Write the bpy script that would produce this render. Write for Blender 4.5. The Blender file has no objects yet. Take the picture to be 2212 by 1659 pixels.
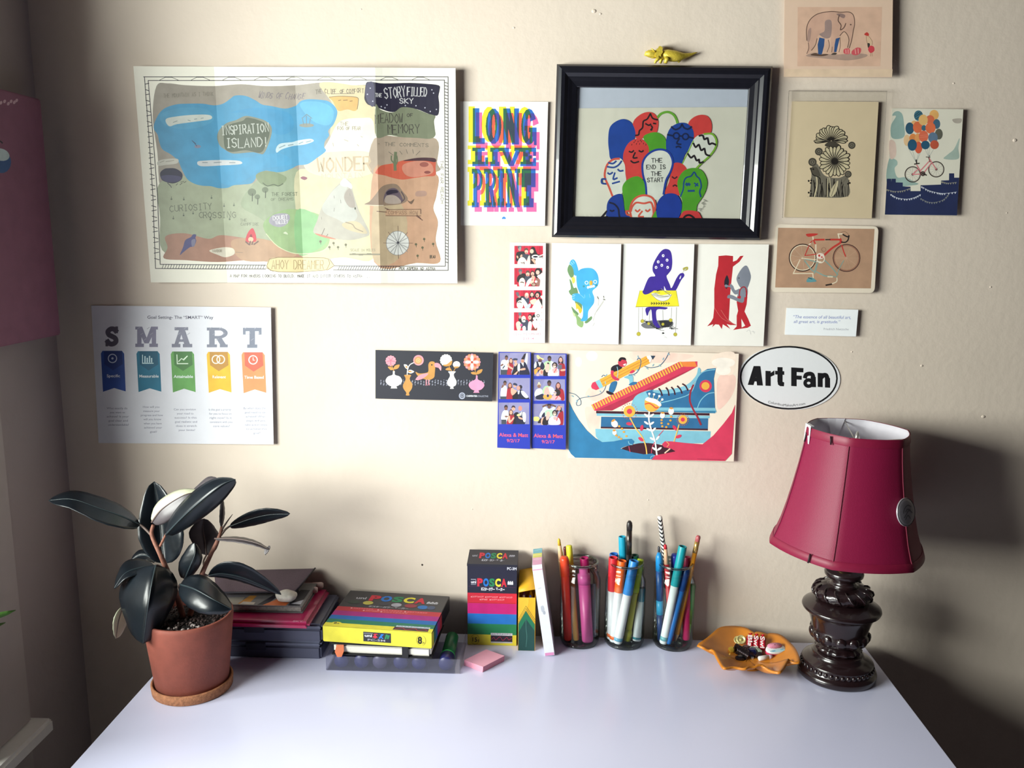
import bpy, bmesh, math, random, re
from mathutils import Vector, Matrix
from mathutils.geometry import tessellate_polygon
random.seed(7)
scene = bpy.context.scene
COL = scene.collection
PI = math.pi

# ------------------------------------------------------------------ camera, light, exposure
DESK = 0.74                      # height of the desk top
F, CX, CY = 1850.0, 1106.0, 829.5
CAM_D, CAM_H = 1.2863, 0.6277    # distance to the wall, height above the desk
AX = Vector((0.999006, 0.013753, -0.0424005))    # world x, y and down axes seen from the camera
AY = Vector((0.0441431, -0.1731153, 0.9839118))
AD = Vector((-0.0061915, 0.9848055, 0.1735503))
CAM = Vector((0, -CAM_D, DESK + CAM_H))
cam_data = bpy.data.cameras.new('camera')
cam = bpy.data.objects.new('camera', cam_data)
COL.objects.link(cam)
cam_data.sensor_width = 36.0
cam_data.lens = F / 2212.0 * 36.0
cam_data.clip_start = 0.05
right = Vector((AX.x, AY.x, -AD.x)); down = Vector((AX.y, AY.y, -AD.y)); fwd = Vector((AX.z, AY.z, -AD.z))
fwd.normalize(); right = (right - fwd * right.dot(fwd)).normalized(); up = right.cross(fwd)
cam.matrix_world = Matrix(((right.x, up.x, -fwd.x, CAM.x), (right.y, up.y, -fwd.y, CAM.y), (right.z, up.z, -fwd.z, CAM.z), (0, 0, 0, 1)))
scene.camera = cam

world = bpy.data.worlds.new('daylight')
scene.world = world
world.use_nodes = True
bg = world.node_tree.nodes['Background']
bg.inputs[0].default_value = (0.80, 0.88, 1.0, 1)
bg.inputs[1].default_value = 0.3

def area(name, loc, aim, sx, sy, power, col):
    d = bpy.data.lights.new(name, 'AREA')
    d.shape = 'RECTANGLE'; d.size = sx; d.size_y = sy; d.energy = power; d.color = col
    o = bpy.data.objects.new(name, d)
    COL.objects.link(o)
    o.location = loc
    o.rotation_euler = (Vector(aim) - Vector(loc)).to_track_quat('-Z', 'Y').to_euler()
    return o
# the bright sky outside the window in the left wall
area('window_daylight', (-1.23, -1.02, DESK + 0.61), (0.2, -0.32, DESK + 0.22), 1.02, 0.56, 80.0, (1.0, 0.97, 0.935))

scene.view_settings.view_transform = 'Standard'
scene.view_settings.look = 'None'
scene.view_settings.gamma = 1.0
scene.view_settings.use_curve_mapping = False
scene.view_settings.exposure = 0.0

# ------------------------------------------------------------------ helpers
def lin(h):
    h = h.lstrip('#')
    if len(h) == 3: h = ''.join(c * 2 for c in h)
    out = []
    for i in (0, 2, 4):
        c = int(h[i:i + 2], 16) / 255.0
        out.append(c / 12.92 if c <= 0.04045 else ((c + 0.055) / 1.055) ** 2.4)
    return out

_m = {}
def mat(h, rough=0.5, metal=0.0, grain=0.06, scale=120.0, bump=0.0, bscale=200.0, coat=0.0, sheen=0.0, spec=0.5):
    key = (h, rough, metal, grain, scale, bump, bscale, coat, sheen, spec)
    if key in _m: return _m[key]
    m = bpy.data.materials.new('surface_' + h.lstrip('#'))
    m.use_nodes = True
    nt = m.node_tree; b = nt.nodes['Principled BSDF']
    c = lin(h)
    b.inputs['Roughness'].default_value = rough
    b.inputs['Metallic'].default_value = metal
    b.inputs['Coat Weight'].default_value = coat
    b.inputs['Sheen Weight'].default_value = sheen
    b.inputs['Specular IOR Level'].default_value = spec
    tc = nt.nodes.new('ShaderNodeTexCoord')
    n = nt.nodes.new('ShaderNodeTexNoise'); n.inputs['Scale'].default_value = scale; n.inputs['Detail'].default_value = 3
    nt.links.new(tc.outputs['Object'], n.inputs['Vector'])
    r = nt.nodes.new('ShaderNodeValToRGB')
    r.color_ramp.elements[0].position = 0.3; r.color_ramp.elements[1].position = 0.7
    r.color_ramp.elements[0].color = [max(0, x * (1 - grain)) for x in c] + [1]
    r.color_ramp.elements[1].color = [min(1, x * (1 + grain)) for x in c] + [1]
    nt.links.new(n.outputs['Fac'], r.inputs[0]); nt.links.new(r.outputs[0], b.inputs['Base Color'])
    if bump:
        n2 = nt.nodes.new('ShaderNodeTexNoise'); n2.inputs['Scale'].default_value = bscale; n2.inputs['Detail'].default_value = 4
        nt.links.new(tc.outputs['Object'], n2.inputs['Vector'])
        bp = nt.nodes.new('ShaderNodeBump'); bp.inputs['Strength'].default_value = bump; bp.inputs['Distance'].default_value = 0.002
        nt.links.new(n2.outputs['Fac'], bp.inputs['Height']); nt.links.new(bp.outputs[0], b.inputs['Normal'])
    _m[key] = m
    return m

def clear_mat(name, tint, facing=0.25, gloss=0.35, rough=0.03, body=0.0, bodycol='#888888'):
    """thin clear glass or plastic: see-through, more mirror-like at grazing angles"""
    m = bpy.data.materials.new(name); m.use_nodes = True
    nt = m.node_tree; nt.nodes.remove(nt.nodes['Principled BSDF'])
    out = nt.nodes['Material Output']
    t = nt.nodes.new('ShaderNodeBsdfTransparent'); t.inputs[0].default_value = lin(tint) + [1]
    g = nt.nodes.new('ShaderNodeBsdfGlossy'); g.inputs['Roughness'].default_value = rough
    g.inputs['Color'].default_value = (1, 1, 1, 1)
    lw = nt.nodes.new('ShaderNodeLayerWeight'); lw.inputs['Blend'].default_value = facing
    mu = nt.nodes.new('ShaderNodeMath'); mu.operation = 'MULTIPLY'; mu.inputs[1].default_value = gloss
    nt.links.new(lw.outputs['Fresnel'], mu.inputs[0])
    mx = nt.nodes.new('ShaderNodeMixShader')
    nt.links.new(mu.outputs[0], mx.inputs[0]); nt.links.new(g.outputs[0], mx.inputs[2])
    if body:
        d = nt.nodes.new('ShaderNodeBsdfDiffuse'); d.inputs[0].default_value = lin(bodycol) + [1]
        m2 = nt.nodes.new('ShaderNodeMixShader'); m2.inputs[0].default_value = body
        nt.links.new(t.outputs[0], m2.inputs[1]); nt.links.new(d.outputs[0], m2.inputs[2])
        nt.links.new(m2.outputs[0], mx.inputs[1])
    else:
        nt.links.new(t.outputs[0], mx.inputs[1])
    nt.links.new(mx.outputs[0], out.inputs[0])
    return m

def print_mat(rough=0.55):
    key = ('print', rough)
    if key in _m: return _m[key]
    m = bpy.data.materials.new('printed_ink'); m.use_nodes = True
    nt = m.node_tree; b = nt.nodes['Principled BSDF']; b.inputs['Roughness'].default_value = rough
    a = nt.nodes.new('ShaderNodeAttribute'); a.attribute_name = 'Col'
    tc = nt.nodes.new('ShaderNodeTexCoord')
    n = nt.nodes.new('ShaderNodeTexNoise'); n.inputs['Scale'].default_value = 60; n.inputs['Detail'].default_value = 4
    nt.links.new(tc.outputs['Object'], n.inputs['Vector'])
    mr = nt.nodes.new('ShaderNodeMapRange'); mr.inputs[1].default_value = 0.3; mr.inputs[2].default_value = 0.7
    mr.inputs[3].default_value = 0.9; mr.inputs[4].default_value = 1.07
    nt.links.new(n.outputs['Fac'], mr.inputs[0])
    mx = nt.nodes.new('ShaderNodeVectorMath'); mx.operation = 'SCALE'
    nt.links.new(a.outputs['Color'], mx.inputs[0]); nt.links.new(mr.outputs[0], mx.inputs['Scale'])
    nt.links.new(mx.outputs[0], b.inputs['Base Color'])
    _m[key] = m
    return m

def ink_mat(h):
    """a see-through printing ink: multiplies the colour beneath (light passes it twice)"""
    key = ('ink', h)
    if key in _m: return _m[key]
    m = bpy.data.materials.new('transparent_ink'); m.use_nodes = True
    nt = m.node_tree; nt.nodes.remove(nt.nodes['Principled BSDF'])
    t = nt.nodes.new('ShaderNodeBsdfTransparent'); t.inputs[0].default_value = [math.sqrt(x) for x in lin(h)] + [1]
    nt.links.new(t.outputs[0], nt.nodes['Material Output'].inputs[0])
    _m[key] = m
    return m

def mesh_obj(name, verts, faces, material, parent=None, smooth=False):
    org = parent_origin(parent)
    me = bpy.data.meshes.new(name)
    me.from_pydata([tuple(Vector(v) - org) for v in verts], [], faces)
    if smooth:
        me.polygons.foreach_set('use_smooth', [True] * len(me.polygons))
    mats = material if isinstance(material, (list, tuple)) else [material]
    for m in mats: me.materials.append(m)
    me.update()
    o = bpy.data.objects.new(name, me)
    COL.objects.link(o)
    if parent is not None: o.parent = parent
    return o

def parent_origin(p):
    v = Vector((0, 0, 0))
    while p is not None:
        v += p.location; p = p.parent
    return v

def tag(o, label=None, cat=None, group=None, kind=None):
    if label: o['label'] = label
    if cat: o['category'] = cat
    if group: o['group'] = group
    if kind: o['kind'] = kind
    return o

def thing(name, label, cat, loc, group=None):
    o = bpy.data.objects.new(name, None); COL.objects.link(o)
    o.location = loc; o.empty_display_size = 0.02
    return tag(o, label, cat, group)

def from_bm(name, bm, material, parent=None, smooth=False):
    bm.verts.ensure_lookup_table(); bm.verts.index_update()
    vs = [v.co.copy() for v in bm.verts]; fs = [[v.index for v in f.verts] for f in bm.faces]
    bm.free()
    return mesh_obj(name, vs, fs, material, parent, smooth)

def bm_box(lo, hi, bevel=0.0, seg=2):
    bm = bmesh.new()
    bmesh.ops.create_cube(bm, size=1.0)
    lo = Vector(lo); hi = Vector(hi); c = (lo + hi) / 2; s = hi - lo
    for v in bm.verts: v.co = Vector((c.x + v.co.x * s.x, c.y + v.co.y * s.y, c.z + v.co.z * s.z))
    if bevel: bmesh.ops.bevel(bm, geom=bm.edges[:], offset=bevel, segments=seg, affect='EDGES', clamp_overlap=True)
    bmesh.ops.recalc_face_normals(bm, faces=bm.faces[:])
    return bm

def box(name, lo, hi, material, parent=None, bevel=0.0, seg=2, xf=None):
    bm = bm_box(lo, hi, bevel, seg)
    if xf is not None: bm.transform(xf)
    return from_bm(name, bm, material, parent)

def lathe_pts(p0, axis, prof, n=20, wob=None):
    """rings along AXIS from P0: prof = [(distance, radius)]; the ends with radius 0 close"""
    axis = Vector(axis).normalized(); p0 = Vector(p0)
    a = axis.orthogonal().normalized(); b = axis.cross(a)
    vs, fs = [], []
    for i, (s, r) in enumerate(prof):
        for k in range(n):
            t = 2 * PI * k / n
            rr = r * (wob(i, t) if wob else 1.0)
            vs.append(p0 + axis * s + (a * math.cos(t) + b * math.sin(t)) * rr)
    for i in range(len(prof) - 1):
        for k in range(n):
            k2 = (k + 1) % n
            fs.append((i * n + k, i * n + k2, (i + 1) * n + k2, (i + 1) * n + k))
    return vs, fs

def lathe(name, p0, axis, prof, material, parent=None, n=20, wob=None, smooth=True, cap=True):
    vs, fs = lathe_pts(p0, axis, prof, n, wob)
    if cap:
        if prof[0][1] > 1e-6: fs.append(tuple(range(n))[::-1])
        if prof[-1][1] > 1e-6: fs.append(tuple(range((len(prof) - 1) * n, len(prof) * n)))
    return mesh_obj(name, vs, fs, material, parent, smooth)

def tube_pts(path, radii, n=8):
    vs, fs = [], []
    path = [Vector(p) for p in path]
    for i, p in enumerate(path):
        d = (path[min(i + 1, len(path) - 1)] - path[max(i - 1, 0)]).normalized()
        a = d.cross(Vector((0, 1, 0)))
        if a.length < 0.1: a = d.cross(Vector((1, 0, 0)))
        a.normalize(); b = d.cross(a)
        r = radii[i] if isinstance(radii, (list, tuple)) else radii
        for k in range(n):
            t = 2 * PI * k / n
            vs.append(p + (a * math.cos(t) + b * math.sin(t)) * r)
    for i in range(len(path) - 1):
        for k in range(n):
            k2 = (k + 1) % n
            fs.append((i * n + k, i * n + k2, (i + 1) * n + k2, (i + 1) * n + k))
    fs.append(tuple(range(n))[::-1]); fs.append(tuple(range((len(path) - 1) * n, len(path) * n)))
    return vs, fs

def tube(name, path, radii, material, parent=None, n=8):
    vs, fs = tube_pts(path, radii, n)
    return mesh_obj(name, vs, fs, material, parent, True)

# ---- measuring: where the sight line of a picture point meets a plane of the room
def ray(px, py):
    v = Vector(((px - CX) / F, (py - CY) / F, 1.0))
    return Vector((AX.dot(v), AY.dot(v), -AD.dot(v)))
def hit(px, py, p, n):
    r = ray(px, py); t = (p - CAM).dot(n) / r.dot(n)
    return CAM + r * t
def on_wall(px, py, off=0.0):
    return hit(px, py, Vector((0, -off, 0)), Vector((0, 1, 0)))
def at_y(px, py, y):
    return hit(px, py, Vector((0, y, 0)), Vector((0, 1, 0)))
def on_desk(px, py, dz=0.0):
    return hit(px, py, Vector((0, 0, DESK + dz)), Vector((0, 0, 1)))

def nums(s):
    v = [float(x) for x in re.findall(r'-?\d*\.?\d+', s)]
    return list(zip(v[0::2], v[1::2]))

def catmull(pts, closed, k=5):
    n = len(pts); out = []
    rng = range(n) if closed else range(n - 1)
    for i in rng:
        if closed: a, b, c, d = pts[(i - 1) % n], pts[i], pts[(i + 1) % n], pts[(i + 2) % n]
        else: a, b, c, d = pts[max(i - 1, 0)], pts[i], pts[i + 1], pts[min(i + 2, n - 1)]
        for j in range(k):
            t = j / k; t2 = t * t; t3 = t2 * t
            out.append(tuple(0.5 * (2 * b[m] + (c[m] - a[m]) * t + (2 * a[m] - 5 * b[m] + 4 * c[m] - d[m]) * t2 + (3 * b[m] - a[m] - 3 * c[m] + d[m]) * t3) for m in range(len(b))))
    if not closed: out.append(tuple(pts[-1]))
    return out

STROKES = {
 'A': '06 20 46;14 34', 'B': '00 06;00 30 42 33 03;33 45 36 06', 'C': '41 20 02 04 26 45', 'D': '00 06 26 44 42 20 00', 'E': '40 00 06 46;03 33',
 'F': '40 00 06;03 33', 'G': '41 20 02 04 26 45 43 23', 'H': '00 06;40 46;03 43', 'I': '10 30;20 26;16 36', 'J': '40 44 26 05', 'K': '00 06;40 03 46',
 'L': '00 06 46', 'M': '06 00 23 40 46', 'N': '06 00 46 40', 'O': '20 02 04 26 44 42 20', 'P': '06 00 30 42 33 03', 'Q': '20 02 04 26 44 42 20;34 46',
 'R': '06 00 30 42 33 03;23 46', 'S': '41 20 01 13 33 45 26 05', 'T': '00 40;20 26', 'U': '00 05 26 45 40', 'V': '00 26 40', 'W': '00 16 22 36 40',
 'X': '00 46;40 06', 'Y': '00 23 40;23 26', 'Z': '00 40 06 46', '0': '20 02 04 26 44 42 20', '1': '11 20 26', '2': '01 20 41 06 46', '3': '00 40 23 44 26 05',
 '4': '36 30 04 44', '5': '40 00 03 33 45 26 05', '6': '40 04 26 44 33 04', '7': '00 40 16', '8': '20 01 13 33 45 26 05 13 33 41 20', '9': '42 20 02 23 41 36',
 '.': '25 26', ',': '25 16', '!': '20 24;25 26', '-': '13 33', '/': '40 06', '&': '46 11 20 31 04 16 26 44', "'": '20 21',
 'ス': '00 40 06;23 46', 'タ': '20 03;11 41 06;23 35', 'カ': '01 41 36 25;20 06', 'ラ': '00 40;02 42 16', 'マ': '00 40 23;12 34', 'ー': '03 43', 'ポ': '01 31;20 26;13 05;33 45;40 41',
 '色': '20 02;10 30 22;02 42 44 04;02 06 46;22 24', '本': '01 41;20 26;20 05;21 45;14 34', '。': '20 02 24 42 20'}

_fc = {}
def font_mesh(s, bold=0.0, shear=0.0, spacing=1.0):
    key = (s, bold, shear, spacing)
    if key in _fc: return _fc[key]
    cu = bpy.data.curves.new('letters', 'FONT')
    cu.body = s; cu.size = 1.0; cu.offset = bold; cu.shear = shear; cu.space_character = spacing; cu.resolution_u = 3; cu.fill_mode = 'FRONT'
    ob = bpy.data.objects.new('letters', cu)
    COL.objects.link(ob)
    dg = bpy.context.evaluated_depsgraph_get()
    me = ob.evaluated_get(dg).to_mesh()
    vs = [(v.co.x, v.co.y) for v in me.vertices]; fs = [tuple(p.vertices) for p in me.polygons]
    ob.evaluated_get(dg).to_mesh_clear()
    bpy.data.objects.remove(ob); bpy.data.curves.remove(cu)
    _fc[key] = (vs, fs)
    return _fc[key]

def mixhex(h, f):
    if not f: return h
    a, b = h.lstrip('#'), f[0].lstrip('#')
    return '#' + ''.join('%02x' % round(int(a[i:i + 2], 16) * (1 - f[1]) + int(b[i:i + 2], 16) * f[1]) for i in (0, 2, 4))

class Art:
    """flat print: filled shapes collected in order, each a hair above the one before, joined as one sheet of ink"""
    def __init__(self, pt, eps=7e-6, start=4e-5, split=None):
        self.pt = pt; self.V = []; self.Fc = []; self.C = []; self.M = []; self.mats = [print_mat()]
        self.z = start; self.eps = eps; self.ox = self.oy = 0.0; self.s = 1.0; self.split = split; self.mi = 0; self.clip = None; self.boxes = []; self.pend = []; self._hold = False; self.z0 = start; self.pen = 1.0; self.fade = None; self.mul = 1.0; self.flat = False
    @property
    def hold(self): return self._hold
    @hold.setter
    def hold(self, v):      # shapes drawn while held share one layer
        self.boxes += self.pend; self.pend = []; self._hold = v
    def crop(self, ox, oy, s): self.ox, self.oy, self.s = ox, oy, s; return self
    def ink(self, h):
        if h is None: self.mi = 0; return
        m = ink_mat(h)
        if m not in self.mats: self.mats.append(m)
        self.mi = self.mats.index(m)
    def _emit(self, pts, faces, col):
        P = [(self.ox + x / self.s, self.oy + y / self.s) for x, y in pts]
        base = len(self.V)
        if not P: return
        bx = (min(q[0] for q in P), min(q[1] for q in P), max(q[0] for q in P), max(q[1] for q in P))
        lv = 0
        for b, l in (self.boxes if self.flat else self.boxes + self.pend):
            if l >= lv and b[0] < bx[2] and b[2] > bx[0] and b[1] < bx[3] and b[3] > bx[1]: lv = l + 1
        (self.pend if self._hold else self.boxes).append((bx, lv))
        z = self.z0 + self.eps * lv
        if self.split:
            P, faces = self.split(P, faces)
        for p in P: self.V.append(self.pt(p[0], p[1], z)); self.C.append([q * self.mul for q in col])
        for f in faces: self.Fc.append([base + i for i in f]); self.M.append(self.mi)
    def poly(self, s, col, smooth=False, k=5):
        pts = nums(s) if isinstance(s, str) else list(s)
        if smooth: pts = catmull(pts, True, k)
        if self.clip:
            pts = clip_poly(pts, self.clip)
            if len(pts) < 3: return
        tris = tessellate_polygon([[Vector((x, y, 0)) for x, y in pts]])
        self._emit(pts, [tuple(t) for t in tris], lin(col))
    def blob(self, s, col, k=5): self.poly(s, col, True, k)
    def rect(self, x0, y0, x1, y1, col): self.poly([(x0, y0), (x1, y0), (x1, y1), (x0, y1)], col)
    def ell(self, cx, cy, rx, ry, col, rot=0.0, n=18):
        c, s = math.cos(rot), math.sin(rot)
        self.poly([(cx + rx * math.cos(t) * c - ry * math.sin(t) * s, cy + rx * math.cos(t) * s + ry * math.sin(t) * c) for t in [2 * PI * i / n for i in range(n)]], col)
    def line(self, s, w, col, smooth=False, closed=False, k=4, w1=None):
        pts = nums(s) if isinstance(s, str) else list(s)
        if smooth and len(pts) > 2: pts = catmull(pts, closed, k)
        n = len(pts)
        if n < 2: return
        L, R = [], []
        for i in range(n):
            if closed: a, b = pts[(i - 1) % n], pts[(i + 1) % n]
            else: a, b = pts[max(i - 1, 0)], pts[min(i + 1, n - 1)]
            dx, dy = b[0] - a[0], b[1] - a[1]; d = math.hypot(dx, dy) or 1.0
            nx, ny = -dy / d, dx / d
            ww = (w if w1 is None else w + (w1 - w) * i / (n - 1)) / 2
            if 0 < i < n - 1 or closed:     # widen at corners so that the stroke keeps its width
                e = (pts[i][0] - a[0], pts[i][1] - a[1]); el = math.hypot(*e) or 1.0
                cs = abs((e[0] * dx + e[1] * dy) / (el * d)); ww = ww / max(cs, 0.55)
            ex = 0.0
            if not closed and i in (0, n - 1): ex = (-1 if i == 0 else 1) * ww * 0.6
            x, y = pts[i][0] + dx / d * ex, pts[i][1] + dy / d * ex
            L.append((x + nx * ww, y + ny * ww)); R.append((x - nx * ww, y - ny * ww))
        V = L + R; fs = []
        for i in range(n if closed else n - 1):
            j = (i + 1) % n
            fs.append((i, j, n + j, n + i))
        if self.clip:
            was = self._hold
            if not was: self.hold = True
            for f in fs:
                q = clip_poly([V[i] for i in f], self.clip)
                if len(q) > 2: self._emit(q, [tuple(range(len(q)))], lin(col))
            if not was: self.hold = False
            return
        self._emit(V, fs, lin(col))
    def lines(self, strs, w, col, smooth=False):
        was = self._hold
        if not was: self.hold = True
        for s in strs: self.line(s, w, col, smooth)
        if not was: self.hold = False
    def ring(self, cx, cy, rx, ry, w, col, rot=0.0, n=28):
        c, s = math.cos(rot), math.sin(rot)
        self.line([(cx + rx * math.cos(t) * c - ry * math.sin(t) * s, cy + rx * math.cos(t) * s + ry * math.sin(t) * c) for t in [2 * PI * i / n for i in range(n)]], w, col, closed=True)
    def txt(self, s, x, y, h, col, bold=0.0, w=None, shear=0.0, align='l', rot=0.0, sp=1.0):
        """font letters: (x, y) is the left end (or middle, align c) of the base line, H the capital height, W the full width if it is to be fitted"""
        vs, fs = font_mesh(s, bold, shear, sp)
        if not vs: return
        k = h / 0.70; x0 = min(v[0] for v in vs); x1 = max(v[0] for v in vs)
        kx = k if w is None else w / (x1 - x0)
        sh = x0 if align == 'l' else (x0 + x1) / 2
        c, sn = math.cos(rot), math.sin(rot)
        self._emit([(x + (vx - sh) * kx * c + vy * k * sn, y + (vx - sh) * kx * sn - vy * k * c) for vx, vy in vs], fs, lin(col))
    def hand(self, s, x, y, h, wd, col, rot=0.0, asp=0.62, gap=0.35, width=None, jit=0.0, shear=0.0):
        """hand lettering: (x, y) is the top left of the first letter, H the letter height"""
        w = h * asp; step = w * (1 + gap)
        if width: step = width / max(len(s) - 1 + 1 / (1 + gap), 1); w = step / (1 + gap)
        c, sn = math.cos(rot), math.sin(rot); was = self._hold
        if not was: self.hold = True
        for i, ch in enumerate(s):
            d = STROKES.get(ch.upper())
            if not d: continue
            hh = h * (0.85 if ch.islower() else 1.0); oy = h - hh
            jx, jy = random.uniform(-jit, jit) * h, random.uniform(-jit, jit) * h
            for st in d.split(';'):
                pts = []
                for q in st.split():
                    lx = i * step + int(q[0]) / 4 * w + jx; ly = oy + int(q[1]) / 6 * hh + jy; lx -= shear * ly
                    pts.append((x + lx * c - ly * sn, y + lx * sn + ly * c))
                self.line(pts, wd * self.pen, mixhex(col, self.fade))
        if not was: self.hold = False
    def done(self, parent, name='print'):
        if not self.V: return None
        o = mesh_obj(name, self.V, self.Fc, self.mats, parent)
        me = o.data
        a = me.color_attributes.new('Col', 'FLOAT_COLOR', 'POINT')
        a.data.foreach_set('color', [x for c in self.C for x in (c[0], c[1], c[2], 1.0)])
        me.polygons.foreach_set('material_index', self.M)
        return o

def clip_poly(pts, r):
    x0, y0, x1, y1 = r
    for ax, lim, sg in ((0, x0, 1), (0, x1, -1), (1, y0, 1), (1, y1, -1)):
        out = []
        for i in range(len(pts)):
            a, b = pts[i - 1], pts[i]
            ia, ib = (a[ax] - lim) * sg >= 0, (b[ax] - lim) * sg >= 0
            if ia != ib:
                t = (lim - a[ax]) / (b[ax] - a[ax]); out.append((a[0] + (b[0] - a[0]) * t, a[1] + (b[1] - a[1]) * t))
            if ib: out.append(b)
        pts = out
        if len(pts) < 3: return []
    return pts

def rounded(pts, r, k=5):
    out = []
    n = len(pts)
    for i in range(n):
        p, a, b = Vector(pts[i]), Vector(pts[i - 1]), Vector(pts[(i + 1) % n])
        u, v = p + (a - p).normalized() * r, p + (b - p).normalized() * r
        for j in range(k + 1):
            t = j / k; out.append(tuple(u * (1 - t) ** 2 + p * 2 * t * (1 - t) + v * t * t))
    return out

def paper(name, label, cat, corners, offs, col, group=None, thick=0.0004, rough=0.6, outline=None, material=None, part='sheet', k3=None):
    """a flat sheet on the wall: corners tl, tr, br, bl in picture points; offs = gap to the wall at tl, tr, bl"""
    tl, tr, br, bl = corners
    A, B, D = on_wall(*tl, offs[0] + thick), on_wall(*tr, offs[1] + thick), on_wall(*bl, offs[2] + thick)
    n = (B - A).cross(D - A).normalized()
    if n.y > 0: n = -n
    t = thing(name, label, cat, (A + B + D + on_wall(*br, offs[1] + offs[2] - offs[0])) / 4 if False else A, group)
    pts = [hit(x, y, A, n) for x, y in (outline or corners)]
    k = len(pts)
    vs = pts + [p - n * thick for p in pts]
    fs = [tuple(range(k))[::-1], tuple(range(k, 2 * k))] + [(i, (i + 1) % k, k + (i + 1) % k, k + i) for i in range(k)]
    mesh_obj(part, vs, fs, material or mat(col, rough, grain=0.02, scale=40), t)
    return t, Art(lambda x, y, z: hit(x, y, A + n * z, n))

# ------------------------------------------------------------------ the room
XL, XR, YF, ZC = -0.762, 2.3, -3.2, 2.5
wall_m = mat('#DBCDBF', 0.62, grain=0.025, scale=9, bump=0.22, bscale=85, spec=0.3)
dim_m = mat('#4A414A', 0.8, grain=0.04, scale=8)
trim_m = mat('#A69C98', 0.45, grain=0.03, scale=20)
def struct(name, lo, hi, m, bevel=0.0):
    return tag(box(name, lo, hi, m, None, bevel), kind='structure')
struct('wall_back', (XL - 0.14, 0.0, 0.0), (XR + 0.1, 0.1, ZC), wall_m)
struct('floor', (XL - 0.14, YF, -0.05), (XR + 0.1, 0.1, 0.0), mat('#30262A', 0.5, grain=0.2, scale=14))
struct('ceiling', (XL - 0.14, YF, ZC), (XR + 0.1, 0.1, ZC + 0.05), mat('#5C555C', 0.8))
struct('wall_right', (XR, YF, 0.0), (XR + 0.1, 0.0, ZC), dim_m)
struct('wall_front', (XL - 0.14, YF - 0.1, 0.0), (XR + 0.1, YF, ZC), dim_m)
SILL = 0.665                                         # top of the window stool
WY0, WY1, WZ1 = -0.290, -1.30, 1.98                  # window opening
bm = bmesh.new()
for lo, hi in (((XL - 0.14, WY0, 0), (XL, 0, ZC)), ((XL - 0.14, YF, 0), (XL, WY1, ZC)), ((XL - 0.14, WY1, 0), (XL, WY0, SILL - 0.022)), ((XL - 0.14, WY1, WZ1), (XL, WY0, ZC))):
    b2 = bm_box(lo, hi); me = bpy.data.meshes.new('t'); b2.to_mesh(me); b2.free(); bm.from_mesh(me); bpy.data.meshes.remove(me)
tag(from_bm('wall_left', bm, mat('#A19694', 0.62, grain=0.025, scale=9, bump=0.22, bscale=85, spec=0.3)), kind='structure')  # back wall's paint with the side wall's shade put into a darker colour
# window: casing, stool, sash bars, panes
w = thing('window_1', 'cream painted window casing and stool in the shaded side wall', 'window', (XL, WY0, SILL)); w['kind'] = 'structure'
box('casing', (XL, WY0 - 0.005, SILL), (XL + 0.018, WY0 + 0.115, 2.08), trim_m, w, 0.003)
box('casing', (XL, WY1 - 0.125, SILL), (XL + 0.018, WY1 + 0.005, 2.08), trim_m, w, 0.003)
box('head_casing', (XL, WY1 - 0.125, WZ1), (XL + 0.020, WY0 + 0.115, 2.10), trim_m, w, 0.003)
box('stool', (XL - 0.138, WY1 - 0.14, SILL - 0.022), (XL + 0.044, WY0 + 0.125, SILL), mat('#E4E1DC', 0.35, grain=0.02), w, 0.004)
box('apron', (XL, WY1 - 0.11, SILL - 0.10), (XL + 0.016, WY0 + 0.115, SILL - 0.023), trim_m, w, 0.003)
for nm, lo, hi in (('sash_stile', (XL - 0.11, WY0 - 0.045, SILL), (XL - 0.075, WY0, WZ1)), ('sash_stile', (XL - 0.11, WY1, SILL), (XL - 0.075, WY1 + 0.045, WZ1)),
                   ('sash_rail', (XL - 0.11, WY1 + 0.045, SILL), (XL - 0.075, WY0 - 0.045, SILL + 0.06)), ('sash_rail', (XL - 0.11, WY1 + 0.045, WZ1 - 0.05), (XL - 0.075, WY0 - 0.045, WZ1))):
    box(nm, lo, hi, trim_m, w, 0.003)
box('pane', (XL - 0.095, WY1 + 0.045, SILL + 0.06), (XL - 0.091, WY0 - 0.045, WZ1 - 0.05), clear_mat('window_glass', '#F4F8F6', 0.1, 0.3), w)

# ------------------------------------------------------------------ on the wall
paper_w = '#E9E7E2'

# --- canvas on the side wall
cv = thing('canvas_board', 'dusky mauve painted board hanging on the shaded side wall beside the corner', 'picture', (XL + 0.03, -0.03, DESK + 0.6))
def on_side(px, py, x): return hit(px, py, Vector((x, 0, 0)), Vector((1, 0, 0)))
fx = XL + 0.034
a_, b_ = on_side(94, 216, fx), on_side(127, 724, fx)
yb = (a_.y + b_.y) / 2
box('panel', (XL + 0.020, yb - 0.26, b_.z), (fx, yb, a_.z), mat('#84566A', 0.75, grain=0.06, scale=40, bump=0.15, bscale=400), cv, 0.002)
A = Art(lambda x, y, z: on_side(x, y, fx + z)); 
A.ell(4, 350, 20, 24, '#3C5C8C'); A.ell(2, 334, 19, 13, '#B9C9CC', 0.3); A.line('-8 306, 0 305, 5 309', 3, '#2A2A33', True)
A.done(cv); A = Art(lambda x, y, z: on_side(x, y, fx + z))
for x, y in ((2, 222), (10, 219), (18, 224), (24, 219), (31, 221), (36, 217)): A.ell(x, y, 3.0, 4.2, '#C9A5B0', 0.4, 8)
A.done(cv, 'dot_pattern')

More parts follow.
